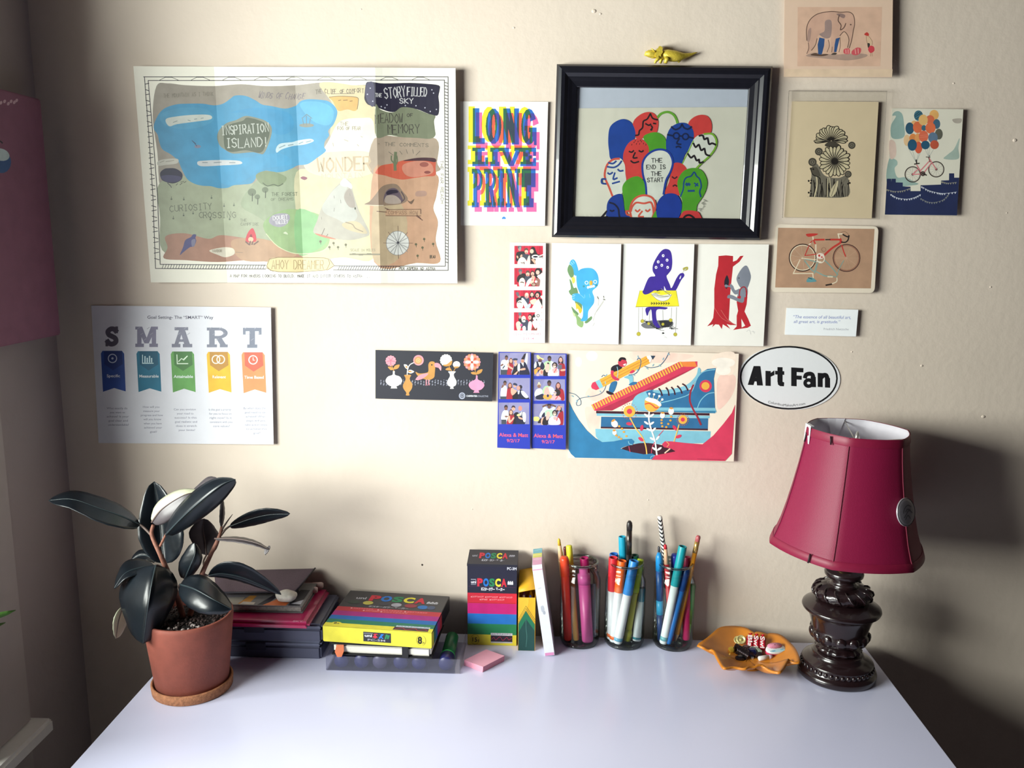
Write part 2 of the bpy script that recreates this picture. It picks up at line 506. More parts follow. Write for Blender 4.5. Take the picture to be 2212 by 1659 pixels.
# --- folded map
def make_map():
    tl, tr, br, bl = (288, 143), (984, 147), (988, 612), (326, 610)
    a, b, c, d = [on_wall(*p) for p in (tl, tr, br, bl)]
    # gap to the wall across the four creased panels: (start, slope, end, slope)
    panels = [(.016, -.02, .003, -.085), (.003, .14, .013, -.05), (.013, .11, .031, .04), (.031, -.15, .016, .0)]
    def curve(u):
        u = min(max(u, 0), 1); i = min(int(u * 4), 3); t = u * 4 - i; o0, s0, o1, s1 = panels[i]
        return o0 * (2 * t ** 3 - 3 * t * t + 1) + s0 * .25 * (t ** 3 - 2 * t * t + t) + o1 * (3 * t * t - 2 * t ** 3) + s1 * .25 * (t ** 3 - t * t)
    us = [i / 44 for i in range(45)]
    def off(u):      # straight between neighbouring columns of the sheet
        u = min(max(u, 0), 1) * 44; i = min(int(u), 43)
        return curve(i / 44) * (i + 1 - u) + curve((i + 1) / 44) * (u - i)
    # picture point -> place across the sheet (0 at its left edge, 1 at its right edge)
    def u_of(px, py):
        v = (py - (tl[1] + tr[1]) / 2) / ((bl[1] + br[1] - tl[1] - tr[1]) / 2)
        x0 = tl[0] + (bl[0] - tl[0]) * v; x1 = tr[0] + (br[0] - tr[0]) * v
        return (px - x0) / (x1 - x0)
    t = thing('folded_map', 'large illustrated paper map with a blue lake, creased into four panels, taped to the wall', 'map', a)
    vs, fs = [], []
    nv = 6
    for i, u in enumerate(us):
        for j in range(nv + 1):
            v = j / nv
            px = (tl[0] + (tr[0] - tl[0]) * u) * (1 - v) + (bl[0] + (br[0] - bl[0]) * u) * v
            py = (tl[1] + (tr[1] - tl[1]) * u) * (1 - v) + (bl[1] + (br[1] - bl[1]) * u) * v
            vs.append(on_wall(px, py, off(u)))
    for i in range(len(us) - 1):
        for j in range(nv):
            k = i * (nv + 1) + j
            fs.append((k, k + 1, k + nv + 2, k + nv + 1))
    sheet = mesh_obj('sheet', vs, fs, mat('#EDEADD', 0.7, grain=0.02, scale=30), t)
    sol = sheet.modifiers.new('thickness', 'SOLIDIFY'); sol.thickness = 0.0003; sol.offset = -1
    def pt(x, y, z): return on_wall(x, y, off(u_of(x, y)) + z)
    def split(P, faces):
        outP, outF = [], []
        for f in faces:
            q = [(u_of(*P[i]), P[i]) for i in f]
            lo = min(x[0] for x in q); hi = max(x[0] for x in q)
            cuts = [u for u in us if lo < u < hi]
            bands = list(zip([lo - 1] + cuts, cuts + [hi + 1]))
            for b0, b1 in bands:
                pts = q
                for lim, sg in ((b0, 1), (b1, -1)):
                    o = []
                    for i in range(len(pts)):
                        A_, B_ = pts[i - 1], pts[i]
                        ia, ib = (A_[0] - lim) * sg >= 0, (B_[0] - lim) * sg >= 0
                        if ia != ib:
                            lo_, hi_ = 0.0, 1.0
                            for _ in range(22):
                                tt = (lo_ + hi_) / 2
                                um = u_of(A_[1][0] + (B_[1][0] - A_[1][0]) * tt, A_[1][1] + (B_[1][1] - A_[1][1]) * tt)
                                if (um < lim) == (A_[0] < lim): lo_ = tt
                                else: hi_ = tt
                            o.append((lim, (A_[1][0] + (B_[1][0] - A_[1][0]) * tt, A_[1][1] + (B_[1][1] - A_[1][1]) * tt)))
                        if ib: o.append(B_)
                    pts = o
                    if len(pts) < 3: break
                if len(pts) < 3: continue
                k = len(outP); outP += [p[1] for p in pts]; outF.append(tuple(range(k, k + len(pts))))
        return outP, outF
    A = Art(pt, eps=1.2e-5, start=8e-5, split=split); A.pen = 0.78; A.fade = ('#C4BCA4', 0.12); A.mul = 0.68
    # washes (picture points)
    A.blob('338 186, 362 180, 400 184, 462 186, 520 182, 575 186, 640 184, 700 178, 760 184, 800 188, 806 240, 800 320, 790 420, 700 470, 560 480, 420 440, 352 420, 340 330, 330 250', '#B0A79B')
    A.blob('345 395, 430 380, 520 400, 620 380, 660 420, 660 520, 600 545, 480 545, 400 550, 350 540, 346 470', '#B3BBA0')
    A.blob('560 385, 610 366, 645 368, 652 420, 640 520, 560 470, 520 440', '#A6B396')
    A.blob('640 372, 700 370, 800 360, 808 480, 805 560, 740 556, 650 560, 640 470', '#D6D0AC')
    A.blob('690 180, 760 184, 806 200, 806 330, 770 330, 715 300, 720 230', '#E5D3AC')
    A.blob('712 300, 735 262, 780 255, 806 262, 808 330, 790 345, 700 340', '#F3EFDB')
    A.blob('660 340, 720 328, 800 330, 806 372, 740 386, 668 372', '#EBDDC0')
    A.blob('808 300, 870 296, 942 300, 944 350, 940 372, 808 380', '#B7A491')
    A.blob('808 365, 870 385, 942 376, 943 420, 936 450, 946 480, 941 520, 950 566, 900 568, 808 566', '#CFA486')
    A.blob('808 440, 850 420, 880 480, 860 560, 808 562', '#C6B090')
    A.blob('358 510, 400 504, 450 516, 478 508, 540 516, 590 524, 640 545, 650 560, 590 566, 540 562, 470 566, 400 562, 354 558, 362 535', '#BD8F7B')
    A.blob('500 520, 560 515, 610 530, 640 552, 580 564, 520 560', '#C9A283')
    A.blob('570 480, 600 458, 640 452, 700 470, 712 520, 690 544, 640 548, 600 532, 575 505', '#9CB983')
    A.blob('640 455, 690 470, 708 515, 680 542, 642 546', '#8DBF86')
    A.line('575 505, 600 532, 640 548, 690 544, 712 532', 1.6, '#DCE2B8', True)
    # lake
    A.crop(270, 120, 5.6718)
    A.blob('350 880, 400 740, 480 650, 620 600, 760 590, 950 590, 1090 610, 1200 590, 1290 530, 1350 490, 1480 495, 1600 550, 1680 600, 1800 620, 1960 650, 2080 620, 2110 600, 2150 560, 2210 540, 2290 535, 2420 545, 2490 560, 2560 610, 2600 680, 2590 760, 2550 850, 2490 920, 2500 980, 2450 1050, 2440 1120, 2460 1170, 2360 1250, 2240 1330, 2120 1345, 2050 1380, 1950 1420, 1840 1430, 1720 1410, 1630 1460, 1560 1560, 1440 1580, 1330 1590, 1260 1620, 1150 1625, 1050 1600, 950 1595, 850 1570, 760 1510, 690 1380, 650 1290, 560 1210, 460 1150, 420 1060, 400 970', '#4FA3D0', 4)
    A.blob('440 720, 700 640, 1000 660, 1080 800, 800 900, 500 860', '#58AAD4'); A.blob('1300 700, 1600 640, 2000 700, 2060 900, 1850 960, 1500 720', '#45A0D2')
    A.blob('1150 1300, 1500 1250, 1900 1200, 2040 1330, 1700 1390, 1400 1560, 1180 1560', '#4CA6D6'); A.blob('2140 600, 2300 560, 2480 600, 2560 700, 2500 850, 2300 800', '#5FB4DC')
    A.blob('500 780, 640 745, 860 725, 1040 730, 1050 780, 860 810, 640 840, 540 865', '#DDE3DC'); A.lines(['590 820, 640 800', '770 790, 800 800', '850 780, 880 775', '930 770, 960 765'], 9, '#9AA8A8')
    A.blob('890 1300, 1000 1285, 1200 1280, 1400 1290, 1420 1330, 1200 1345, 930 1355', '#D9DDE0'); A.lines(['950 1310, 1010 1310', '1090 1312, 1180 1306', '1280 1312, 1350 1312'], 10, '#93A0A8')
    A.blob('1850 1140, 1900 1080, 2050 1060, 2120 1040, 2270 1020, 2310 1050, 2200 1090, 2050 1110, 1920 1150, 1860 1190', '#CFE4EC'); A.lines(['1890 1130, 1960 1100', '2000 1100, 2060 1090', '2130 1080, 2180 1060', '2220 1060, 2280 1045'], 11, '#8CA4AE')
    A.ell(890, 1115, 40, 20, '#8C8FA8'); A.line('880 1110, 850 1070, 830 1050', 8, '#4A5A78'); A.line('820 1040, 850 1065, 870 1080', 6, '#4A5A78')
    A.ell(2225, 855, 90, 24, '#8A9088'); A.lines(['2225 850, 2222 740', '2180 760, 2225 720, 2290 770', '2190 850, 2170 760', '2260 840, 2270 770'], 8, '#6B8290')
    A.blob('1150 920, 1240 830, 1360 790, 1480 740, 1640 770, 1720 800, 1780 850, 1800 930, 1760 1080, 1700 1200, 1640 1200, 1560 1185, 1380 1200, 1300 1195, 1220 1150, 1160 1100, 1130 1010', '#8B9080')
    A.blob('1220 900, 1300 840, 1440 800, 1500 760, 1660 800, 1750 860, 1770 960, 1730 1080, 1660 1190, 1480 1160, 1300 1180, 1220 1120', '#55604F')
    A.hand('INSPIRATION', 1180, 870, 108, 15, '#CBD2CC', -0.075, width=570, jit=0.05)
    A.hand('ISLAND!', 1235, 1020, 112, 15, '#CBD2CC', -0.03, width=520, jit=0.05)
    A.blob('430 1440, 480 1390, 540 1380, 620 1385, 690 1430, 705 1480, 680 1530, 600 1565, 520 1555, 450 1520', '#2C2C48'); A.blob('440 1480, 560 1465, 690 1490, 640 1545, 500 1545', '#4A4870')
    A.blob('400 1300, 480 1270, 640 1265, 640 1320, 500 1340, 410 1350', '#D6D3C8'); A.lines(['430 1310, 480 1290', '500 1300, 600 1285'], 8, '#A8A498')
    A.hand('THE MOUNTAIN AS I THINK', 470, 470, 46, 7, '#8B8479', -0.045, width=610, jit=0.08)
    A.hand('Winds of Change', 1650, 440, 80, 8, '#7F7484', 0.03, width=560, jit=0.1, shear=0.3)
    A.blob('1600 1480, 1680 1420, 1800 1420, 1880 1440, 1980 1500, 1900 1590, 1700 1590', '#8B9B78')
    # top right
    A.crop(620, 120, 5.6718)
    A.blob('950 480, 960 380, 980 325, 1060 325, 1150 340, 1300 340, 1500 335, 1700 345, 1860 365, 1870 420, 1855 500, 1865 600, 1855 720, 1800 735, 1700 700, 1600 660, 1480 640, 1390 640, 1320 690, 1240 685, 1140 650, 1060 620, 990 600, 950 540', '#26223C', 3)
    A.blob('960 470, 975 345, 1060 340, 1066 610, 1000 590', '#4D4A68')
    A.hand('the', 1085, 455, 50, 12, '#D8D8E0', 0.05, width=75)
    A.hand('STORY', 1190, 400, 130, 15, '#D8D8E0', -0.10, width=250, jit=0.03); A.hand('FILLED', 1475, 385, 105, 15, '#D8D8E0', 0.05, width=240, jit=0.03)
    A.hand('SKY', 1380, 525, 62, 13, '#D8D8E0', 0.0, width=165)
    A.hold = True
    for x, y in ((985, 475), (1155, 625), (1225, 605), (1450, 612), (1580, 615), (1690, 640), (1755, 685), (1830, 660), (1795, 460), (1775, 420), (1050, 560), (1020, 400), (1200, 640)): A.ell(x, y, 9, 9, '#C9C9DC', n=6)
    A.hold = False
    A.blob('1085 610, 1140 660, 1240 695, 1320 690, 1400 635, 1520 640, 1620 670, 1720 710, 1815 740, 1800 800, 1810 900, 1815 980, 1750 1020, 1600 1010, 1400 1000, 1250 975, 1090 990', '#848B72')
    A.hand('MEADOW', 1085, 720, 110, 12, '#3F3D38', -0.03, width=330, jit=0.06); A.hand('of', 1470, 705, 46, 10, '#3F3D38', width=70)
    A.hand('MEMORY', 1230, 850, 110, 13, '#3F3D38', -0.03, width=385, jit=0.06)
    A.hand('- THE COMMENTS', 1110, 1060, 42, 8, '#6F675C', 0.03, width=620, jit=0.06)
    A.lines(['1245 1180, 1300 1220', '1380 1170, 1410 1210', '1460 1150, 1475 1200', '1540 1150, 1550 1200', '1630 1170, 1580 1220'], 6, '#6F675C')
    A.blob('1085 1425, 1150 1350, 1300 1320, 1420 1285, 1560 1260, 1700 1255, 1815 1265, 1820 1380, 1815 1470, 1700 1480, 1560 1500, 1420 1520, 1300 1500, 1200 1470, 1100 1450', '#D2624A')
    A.blob('1420 1340, 1600 1290, 1760 1320, 1780 1440, 1560 1490, 1440 1450', '#D48E78'); A.blob('1420 1290, 1560 1258, 1700 1250, 1815 1262, 1815 1305, 1700 1290, 1560 1290', '#4C2C36'); A.ell(1680, 1335, 55, 30, '#A05A50'); A.ell(1720, 1430, 40, 18, '#8E4B46')
    A.line('1325 1400, 1322 1300, 1330 1190', 36, '#707A5E', True); A.line('1310 1320, 1280 1280, 1280 1230', 16, '#707A5E', True); A.line('1340 1330, 1352 1290, 1345 1230', 14, '#707A5E', True)
    A.hand('THE CLIFF of COMFORT', 345, 415, 52, 9, '#6A6256', -0.02, width=590, jit=0.12)
    A.lines(['540 470, 820 465'], 9, '#9A8F7A')
    A.blob('515 510, 620 500, 740 500, 860 515, 870 570, 860 655, 820 680, 740 660, 640 680, 600 640, 560 560', '#E2B26A'); A.line('515 510, 620 498, 740 500, 862 515, 872 570, 860 655', 7, '#7A6A4C', True)
    A.lines(['630 550, 660 545', '690 548, 740 545', '770 560, 800 556'], 9, '#8A6A3C')
    A.hand('THE', 650, 815, 46, 8, '#A79C86', width=100); A.hand('FOG of FEAR', 620, 870, 42, 8, '#9B917C', width=280)
    A.lines(['560 1070, 570 1110', '700 1030, 750 1050', '860 1090, 880 1110', '905 990, 925 1000'], 7, '#B5AD98')
    A.hand('WONDER', 370, 1260, 165, 28, '#CBB498', -0.03, width=650, jit=0.02)
    A.hand('MOUNTAIN', 425, 1450, 60, 9, '#CBC1A6', -0.03, width=500)
    A.blob('165 1500, 200 1480, 250 1500, 215 1525', '#8C4A60')
    # bottom left
    A.crop(290, 370, 5.978)
    A.line('430 150, 470 190, 480 210', 8, '#3A3850'); A.lines(['540 180, 560 160', '590 175, 620 150', '640 150, 670 130', '600 140, 640 130'], 7, '#5A5850')
    A.hand('CURIOSITY', 455, 445, 80, 11, '#6F7568', -0.07, width=540, jit=0.06); A.hand('CROSSING', 835, 530, 76, 11, '#6F7568', -0.02, width=470, jit=0.06)
    A.hold = True
    for x, y in ((480, 350), (640, 355), (998, 335), (1160, 440), (1287, 430), (637, 560), (760, 535), (505, 600), (985, 610), (1232, 610)):
        A.ell(x, y + 10, 12, 12, '#6C7468', n=7); A.line([(x, y - 22), (x, y)], 6, '#6C7468')
    A.hold = False
    for x, y, r in ((1520, 270, 55), (1590, 330, 36), (1690, 240, 42)):
        A.ell(x, y, r, r * 0.9, '#76836A', n=12); A.line([(x + 6, y + 20), (x + 4, y + r + 60)], 11, '#4C5446')
    A.line('1660 150, 1720 190, 1800 170, 1860 190, 1920 160', 12, '#5A6650', True)
    A.hand('THE FOREST', 1775, 275, 44, 8, '#5A6650', -0.01, width=330); A.hand('of DREAMS', 1765, 345, 36, 7, '#66705A', -0.02, width=290)
    A.hand('THE', 1370, 615, 34, 7, '#7A8270', width=80); A.hand('CAMPFIRE', 1375, 665, 36, 7, '#7A8270', width=230)
    A.blob('1740 650, 1770 580, 1860 545, 1980 550, 2010 610, 1960 690, 1880 720, 1790 700', '#A8A4B2'); A.hand('DOUBT', 1790, 580, 52, 13, '#E4E2EC', -0.1, width=190); A.hand('VALLEY', 1820, 640, 46, 12, '#E4E2EC', -0.1, width=165)
    A.blob('1925 800, 1955 780, 1985 815', '#D8E2C4')
    A.blob('1440 910, 1450 830, 1490 760, 1530 735, 1560 790, 1575 850, 1570 905, 1500 915', '#D84050'); A.ell(1505, 880, 34, 32, '#EEC9A8'); A.blob('1490 840, 1510 810, 1525 850', '#8C2430')
    A.lines(['1440 910, 1480 945', '1490 950, 1500 905', '1520 945, 1530 910', '1545 945, 1600 905'], 18, '#7A5A54')
    A.blob('590 1080, 630 980, 660 890, 730 850, 760 815, 800 820, 790 860, 800 900, 770 970, 720 980, 640 1040', '#59588C'); A.blob('740 890, 790 880, 780 960, 745 970', '#8886A2')
    A.blob('970 1030, 1040 1000, 1180 980, 1280 1000, 1290 1070, 1180 1110, 1080 1080', '#EDE5D2'); A.hand('HARBOR', 1010, 1010, 34, 7, '#A79A86', width=120)
    A.line('1310 1045, 1400 1050', 6, '#9A8672')
    # bottom right
    A.crop(620, 370, 5.6718)
    A.blob('320 740, 370 600, 420 450, 480 340, 560 230, 640 150, 700 85, 780 140, 800 220, 830 330, 880 480, 940 600, 1010 760, 940 810, 760 845, 560 820, 400 780', '#B9B4A8', 3)
    A.blob('480 350, 560 240, 660 160, 740 190, 700 300, 800 420, 860 560, 740 640, 600 580, 470 520, 430 440', '#C3C3BC'); A.blob('700 300, 760 210, 800 260, 830 380, 830 440, 770 440, 720 380', '#A79D94')
    A.blob('650 150, 700 85, 760 130, 795 170, 790 215, 740 190, 690 185', '#F4F1EA'); A.blob('680 640, 800 610, 900 640, 980 760, 820 740, 700 690', '#CDBD9C'); A.line('720 625, 800 650, 840 700, 930 740', 12, '#9A8D78', True)
    A.blob('340 760, 440 780, 600 830, 520 825, 400 795', '#C87E66'); A.lines(['425 780, 460 700', '485 795, 500 770'], 7, '#5A4A42'); A.lines(['575 300, 580 330', '655 350, 660 390', '580 450, 575 490', '770 270, 772 300', '420 560, 425 590'], 6, '#8C8880')
    A.ell(835, 455, 10, 16, '#3A4232', n=8)
    A.hold = True
    for x, y in ((410, 860), (520, 930), (570, 880), (625, 930), (720, 900), (1580, 895), (1680, 830), (1790, 890), (1660, 935), (1600, 1035)):
        A.ell(x, y, 16, 16, '#6E6A50', n=8); A.line([(x + 2, y), (x + 4, y + 34)], 6, '#5C5844')
    A.hold = False
    A.blob('950 405, 1010 370, 1080 290, 1160 190, 1260 155, 1350 165, 1420 250, 1480 340, 1400 400, 1200 420, 1060 420', '#97806E'); A.blob('1180 400, 1190 300, 1230 230, 1300 205, 1360 230, 1400 300, 1420 370, 1340 360, 1290 310, 1200 330', '#6A5A66')
    A.blob('1215 260, 1260 230, 1340 230, 1360 260, 1290 275, 1230 290', '#2E2438'); A.line('950 410, 1060 418, 1180 418', 11, '#D8C8B0', True); A.blob('1200 380, 1220 300, 1330 300, 1400 380, 1300 400', '#B0A096')
    A.line('1400 380, 1440 330, 1400 250', 12, '#5A4A52', True); A.blob('1470 350, 1510 370, 1560 340, 1530 400, 1500 390', '#7A6252')
    A.blob('1590 245, 1700 245, 1700 300, 1580 305', '#B89484')
    A.blob('1220 470, 1300 480, 1500 470, 1640 465, 1640 540, 1500 550, 1300 545, 1210 540', '#C7A283'); A.line('1220 470, 1640 465', 8, '#7A5A4A'); A.line('1210 545, 1640 548', 8, '#7A5A4A'); A.hand('COMPASS ROW', 1240, 485, 44, 7, '#8C6A56', 0, width=360); A.lines(['1100 490, 1220 500', '1200 450, 1250 470', '1580 545, 1660 600', '1590 535, 1640 580', '1640 470, 1640 520'], 9, '#6A4A42')
    A.ell(1355, 880, 140, 148, '#E4E4E0', n=24); A.ring(1355, 880, 140, 148, 6, '#8C8C8C')
    A.lines(['1215 880, 1500 880', '1358 730, 1362 1030', '1260 770, 1480 990', '1470 760, 1270 990', '1295 740, 1420 1010', '1225 820, 1490 940', '1230 950, 1485 810', '1310 1020, 1400 740'], 7, '#9C9C9C'); A.lines(['1180 878, 1225 880', '1490 880, 1540 880', '1358 670, 1360 735', '1363 1020, 1366 1070', '1240 745, 1265 780', '1475 750, 1450 780'], 6, '#8A7060')
    A.ell(1360, 873, 16, 16, '#4A4A52', n=8)
    A.hand('SCALE in MILES', 780, 950, 30, 6, '#8A8068', width=300); A.line('770 1018, 1135 1018', 18, '#8A8470'); A.lines(['800 1010, 840 1010', '880 1026, 930 1026', '980 1010, 1030 1010'], 6, '#3C3A34'); A.hand('BEAU', 1750, 1030, 34, 8, '#3C362E', width=65)
    # frame of the map
    A.crop(0, 0, 1)
    ink = '#3A3640'
    A.lines(['310 166, 468 166, 642 165, 808 165, 968 166', '320 174, 468 174, 642 173, 808 173, 960 173', '312 166, 322 300, 330 420, 336 580', '320 174, 331 300, 340 420, 346 571', '968 166, 968 300, 969 420, 968 584', '960 173, 961 300, 962 420, 962 574', '346 571, 450 572, 574 573', '336 580, 450 581, 574 581', '722 574, 830 575, 962 575', '720 583, 830 584, 968 584'], 1.5, ink)
    A.hold = True
    for i in range(34):
        y = 182 + i * 11.4; f = (y - 170) / 405
        A.line([(312.5 + f * 22, y), (321 + f * 24, y + (3 if i % 2 else -2))], 1.5, ink)
    for i in range(58):
        y = 178 + i * 6.8
        A.line([(960.5 + (y - 170) / 400 * 1.5, y), (968, y + 2)], 1.5, ink)
    for i in range(38):
        x = 350 + i * 5.9
        A.line([(x, 580), (x + 3, 572)], 1.1, ink)
    for i in range(24):
        x = 730 + i * 5.3
        A.line([(x, 583), (x + 4, 575)], 1.1, ink)
    for i in range(9):
        x = 345 + i * 68
        A.line([(x, 173), (x + 12, 167), (x + 26, 167), (x + 40, 173)], 1.0, ink)
    A.hold = False
    A.hand('PER ASPERA AD ASTRA', 862, 577, 5.6, 1.2, ink, 0.008, width=78)
    A.blob('576 575, 582 560, 600 556, 645 556, 700 557, 712 562, 720 572, 712 582, 700 584, 640 588, 600 587, 584 584', '#EFDCA8')
    A.line('576 575, 582 560, 600 556, 645 556, 700 557, 710 560, 712 570, 706 582, 700 584, 640 588, 600 587, 584 584, 576 575', 1.2, '#8C7448', False)
    A.lines(['712 560, 722 574, 706 584', '574 578, 590 586'], 1.2, '#8C7448'); A.hand('AHOY DREAMER', 587, 562, 19, 1.5, '#9A7E50', 0.005, width=112)
    A.hand('A MAP FOR MAKERS LOOKING TO BUILD, MAKE IT AND INVITE OTHERS TO ASTRA ...', 497, 593, 6, 1.3, '#5A5660', 0.002, width=302, jit=0.06)
    A.hand('- . THE FAR REACH . -', 957, 318, 6.5, 1.1, '#8A8478', 1.56, width=150)
    A.done(t)
make_map()

# --- goal sheet
t, A = paper('printed_sheet', 'white goal setting worksheet with five coloured ribbon banners, above the potted plant', 'paper', [(197, 660), (585, 664), (591, 960), (213, 957)], (.001, .0075, .001), '#E2E3EC')
A.crop(180, 640, 4.879)
A.txt('Goal Setting- The “SMART” Way', 675, 236, 32, '#4A4860', 0.012, w=695, rot=0.004)
def slab(A, ch, x, y, w, h, col, st=None, serif=True, sl=0.0, thin=None):
    """bold slab letters built from bars: (x, y) top left"""
    st = st or w * 0.32; th = thin or st * 0.62; A.hold = True
    def R(a, b, c, d): A.poly([(x + a + sl * b, y + b), (x + c + sl * b, y + b), (x + c + sl * d, y + d), (x + a + sl * d, y + d)], col)
    def Q(*p): A.poly([(x + a + sl * b, y + b) for a, b in p], col)
    def arc(cx, cy, rx, ry, a0, a1, wd, wd2=None):
        n = 14; wd2 = wd2 or wd
        o = []; i_ = []
        for k in range(n + 1):
            a = math.radians(a0 + (a1 - a0) * k / n)
            o.append((x + cx + rx * math.cos(a), y + cy + ry * math.sin(a))); i_.append((x + cx + (rx - wd) * math.cos(a), y + cy + (ry - wd2) * math.sin(a)))
        V = o + i_; A._emit(V, [(k, k + 1, n + 2 + k, n + 1 + k) for k in range(n)], lin(col))
    se = st * 0.42
    if ch == 'L':
        R(se if serif else 0, 0, (se if serif else 0) + st, h)
        if serif: R(0, 0, st + 2 * se, th * .8)
        R(0, h - th, w, h); R(w - th * .7, h - th * 2, w, h)if serif else None
    elif ch == 'I':
        R((w - st) / 2, 0, (w + st) / 2, h); R(0, 0, w, th); R(0, h - th, w, h)
    elif ch == 'T':
        R((w - st) / 2, 0, (w + st) / 2, h); R(0, 0, w, th); R(0, 0, th * .8, th * 2); R(w - th * .8, 0, w, th * 2); R((w - st) / 2 - se, h - th, (w + st) / 2 + se, h)
    elif ch == 'E':
        R(se, 0, se + st, h); R(0, 0, w, th); R(0, h - th, w, h); R(se + st, h / 2 - th * .4, w * .75, h / 2 + th * .4); R(w - th * .7, 0, w, th * 1.9); R(w - th * .7, h - th * 1.9, w, h)
    elif ch == 'O':
        arc(w / 2, h / 2, w / 2, h / 2, 0, 360, st, th)
    elif ch == 'G':
        arc(w / 2, h / 2, w / 2, h / 2, -25, -330, st, th); R(w - st, h * .52, w, h * .78); R(w * .5, h * .52, w, h * .52 + th * .8); R(w - st * .45, h * .52, w, h)
    elif ch == 'N':
        R(se * .6 if serif else 0, 0, st * .72, h); R(w - st * .72, 0, w - (se * .6 if serif else 0), h); Q((0, 0), (st, 0), (w, h), (w - st, h))
        if serif: R(0, 0, st, th * .7); R(w - st, 0, w, th * .7); R(0, h - th * .7, st, h)
    elif ch == 'V':
        Q((w * .06, 0), (w * .06 + st, 0), (w / 2 + st * .35, h), (w / 2 - st * .35, h)); Q((w * .94 - st * .75, 0), (w * .94, 0), (w / 2 + st * .35, h), (w / 2 - st * .2, h)); R(0, 0, w * .4, th * .8); R(w * .62, 0, w, th * .8)
    elif ch in 'PR':
        R(se, 0, se + st, h); R(0, 0, w * .6, th * .85); R(0, h - th * .85, st + 2 * se, h); bh = h * .56
        A._emit([], [], lin(col)); arc(w * .55, bh / 2, w * .45, bh / 2, -90, 90, st * .8, th * .8); R(se, bh - th * .8, w * .56, bh)
        if ch == 'R': Q((w * .42, bh - th * .4), (w * .42 + st, bh - th * .4), (w, h), (w - st * 1.1, h)); R(w * .62, h - th * .85, w, h)
    elif ch == 'A':
        Q((w * .36, 0), (w * .60, 0), (w * .94, h), (w * .94 - st * 1.05, h)); Q((w * .40, 0), (w * .58, 0), (w * .08 + st * .75, h), (w * .08, h)); R(w * .3, h * .6, w * .7, h * .6 + th * .75)
        R(w * .14, 0, w * .8, th * .9); R(0, h - th, w * .42, h); R(w * .54, h - th, w, h)
    elif ch == 'M':
        R(w * .08, 0, w * .08 + st * .8, h); R(w * .92 - st * .8, 0, w * .92, h); Q((w * .06, 0), (w * .06 + st, 0), (w * .5 + st * .4, h * .82), (w * .5 - st * .4, h * .82)); Q((w * .94 - st, 0), (w * .94, 0), (w * .5 + st * .4, h * .82), (w * .5 - st * .4, h * .82))
        for a in (0, w * .62): R(a, h - th, a + w * .38, h)
        R(0, 0, w * .3, th * .85); R(w * .7, 0, w, th * .85)
    elif ch == 'S':
        A.line([(x + a * w, y + b * h) for a, b in ((.80, .24), (.66, .14), (.42, .13), (.22, .26), (.30, .42), (.52, .50), (.74, .60), (.78, .76), (.60, .87), (.36, .87), (.18, .74))], st, col, True)
        R(w * .74, 0, w * .93, h * .34); R(w * .05, h * .66, w * .24, h)
    A.hold = False; A.z += A.eps
for ch, x, y, w_, h_, c in (('S', 226, 318, 150, 210, '#5A5668'), ('M', 548, 320, 238, 215, '#827F98'), ('A', 932, 326, 216, 212, '#7E7F92'), ('R', 1302, 330, 220, 208, '#7C8092'), ('T', 1682, 332, 196, 212, '#767C8E')):
    slab(A, ch, x, y, w_, h_, c, st=58 if ch != 'S' else 52)
A.hold = True
for x0 in (570, 960, 1330, 1700):      # pencil hatching in the letters
    for k in range(5):
        A.line([(x0 + k * 34, 345 + (k % 3) * 60), (x0 + 26 + k * 34, 318 + (k % 3) * 60 + 8)], 5, '#A3A4B4')
A.hold = False; A.z += A.eps
ribbons = [(185, 575, '#2B4FA0', '#233C80', 'Specific'), (560, 578, '#137090', '#0F5A78', 'Measurable'), (922, 582, '#5F9F50', '#447A3E', 'Attainable'), (1300, 586, '#E8B727', '#B98633', 'Relevant'), (1667, 590, '#F0905A', '#CC614A', 'Time Based')]
for i, (x, y, c1, c2, s) in enumerate(ribbons):
    A.poly([(x, y + 28), (x + 16, y), (x + 222, y), (x + 245, y + 30), (x + 262, y + 428), (x + 140, y + 392), (x + 22, y + 432)], c1)
    A.poly([(x + 30, y), (x + 222, y), (x + 230, y + 140), (x + 128, y + 205), (x + 36, y + 140)], c2)
    cx, cy = x + 122, y + 80
    if i == 0: A.ring(cx, cy, 44, 44, 10, '#CBD6EC'); A.ell(cx, cy, 12, 12, '#CBD6EC')
    elif i == 1: A.lines([f'{cx-58} {cy-40}, {cx-58} {cy+48}, {cx+56} {cy+48}'], 9, '#C6E2E8'); A.lines([f'{cx-32} {cy+36}, {cx-32} {cy-24}', f'{cx-8} {cy+36}, {cx-8} {cy-6}', f'{cx+16} {cy+36}, {cx+16} {cy-26}', f'{cx+38} {cy+36}, {cx+38} {cy-4}'], 13, '#C6E2E8')
    elif i == 2: A.lines([f'{cx-58} {cy-46}, {cx-54} {cy+48}, {cx+58} {cy+48}', f'{cx-40} {cy+26}, {cx-10} {cy-6}, {cx+12} {cy+8}, {cx+52} {cy-32}'], 10, '#D8ECD4')
    elif i == 3: A.ring(cx - 24, cy, 40, 42, 11, '#F6EEDC'); A.ring(cx + 26, cy, 40, 42, 11, '#F6EEDC')
    else: A.ring(cx, cy, 44, 44, 11, '#FAEDE6'); A.lines([f'{cx} {cy-24}, {cx} {cy+4}, {cx+16} {cy+4}'], 8, '#FAEDE6')
    A.txt(s, x + 132, y + 278, 30, '#E8EEF2', 0.015, align='c', w=205 if len(s) > 8 else 140)
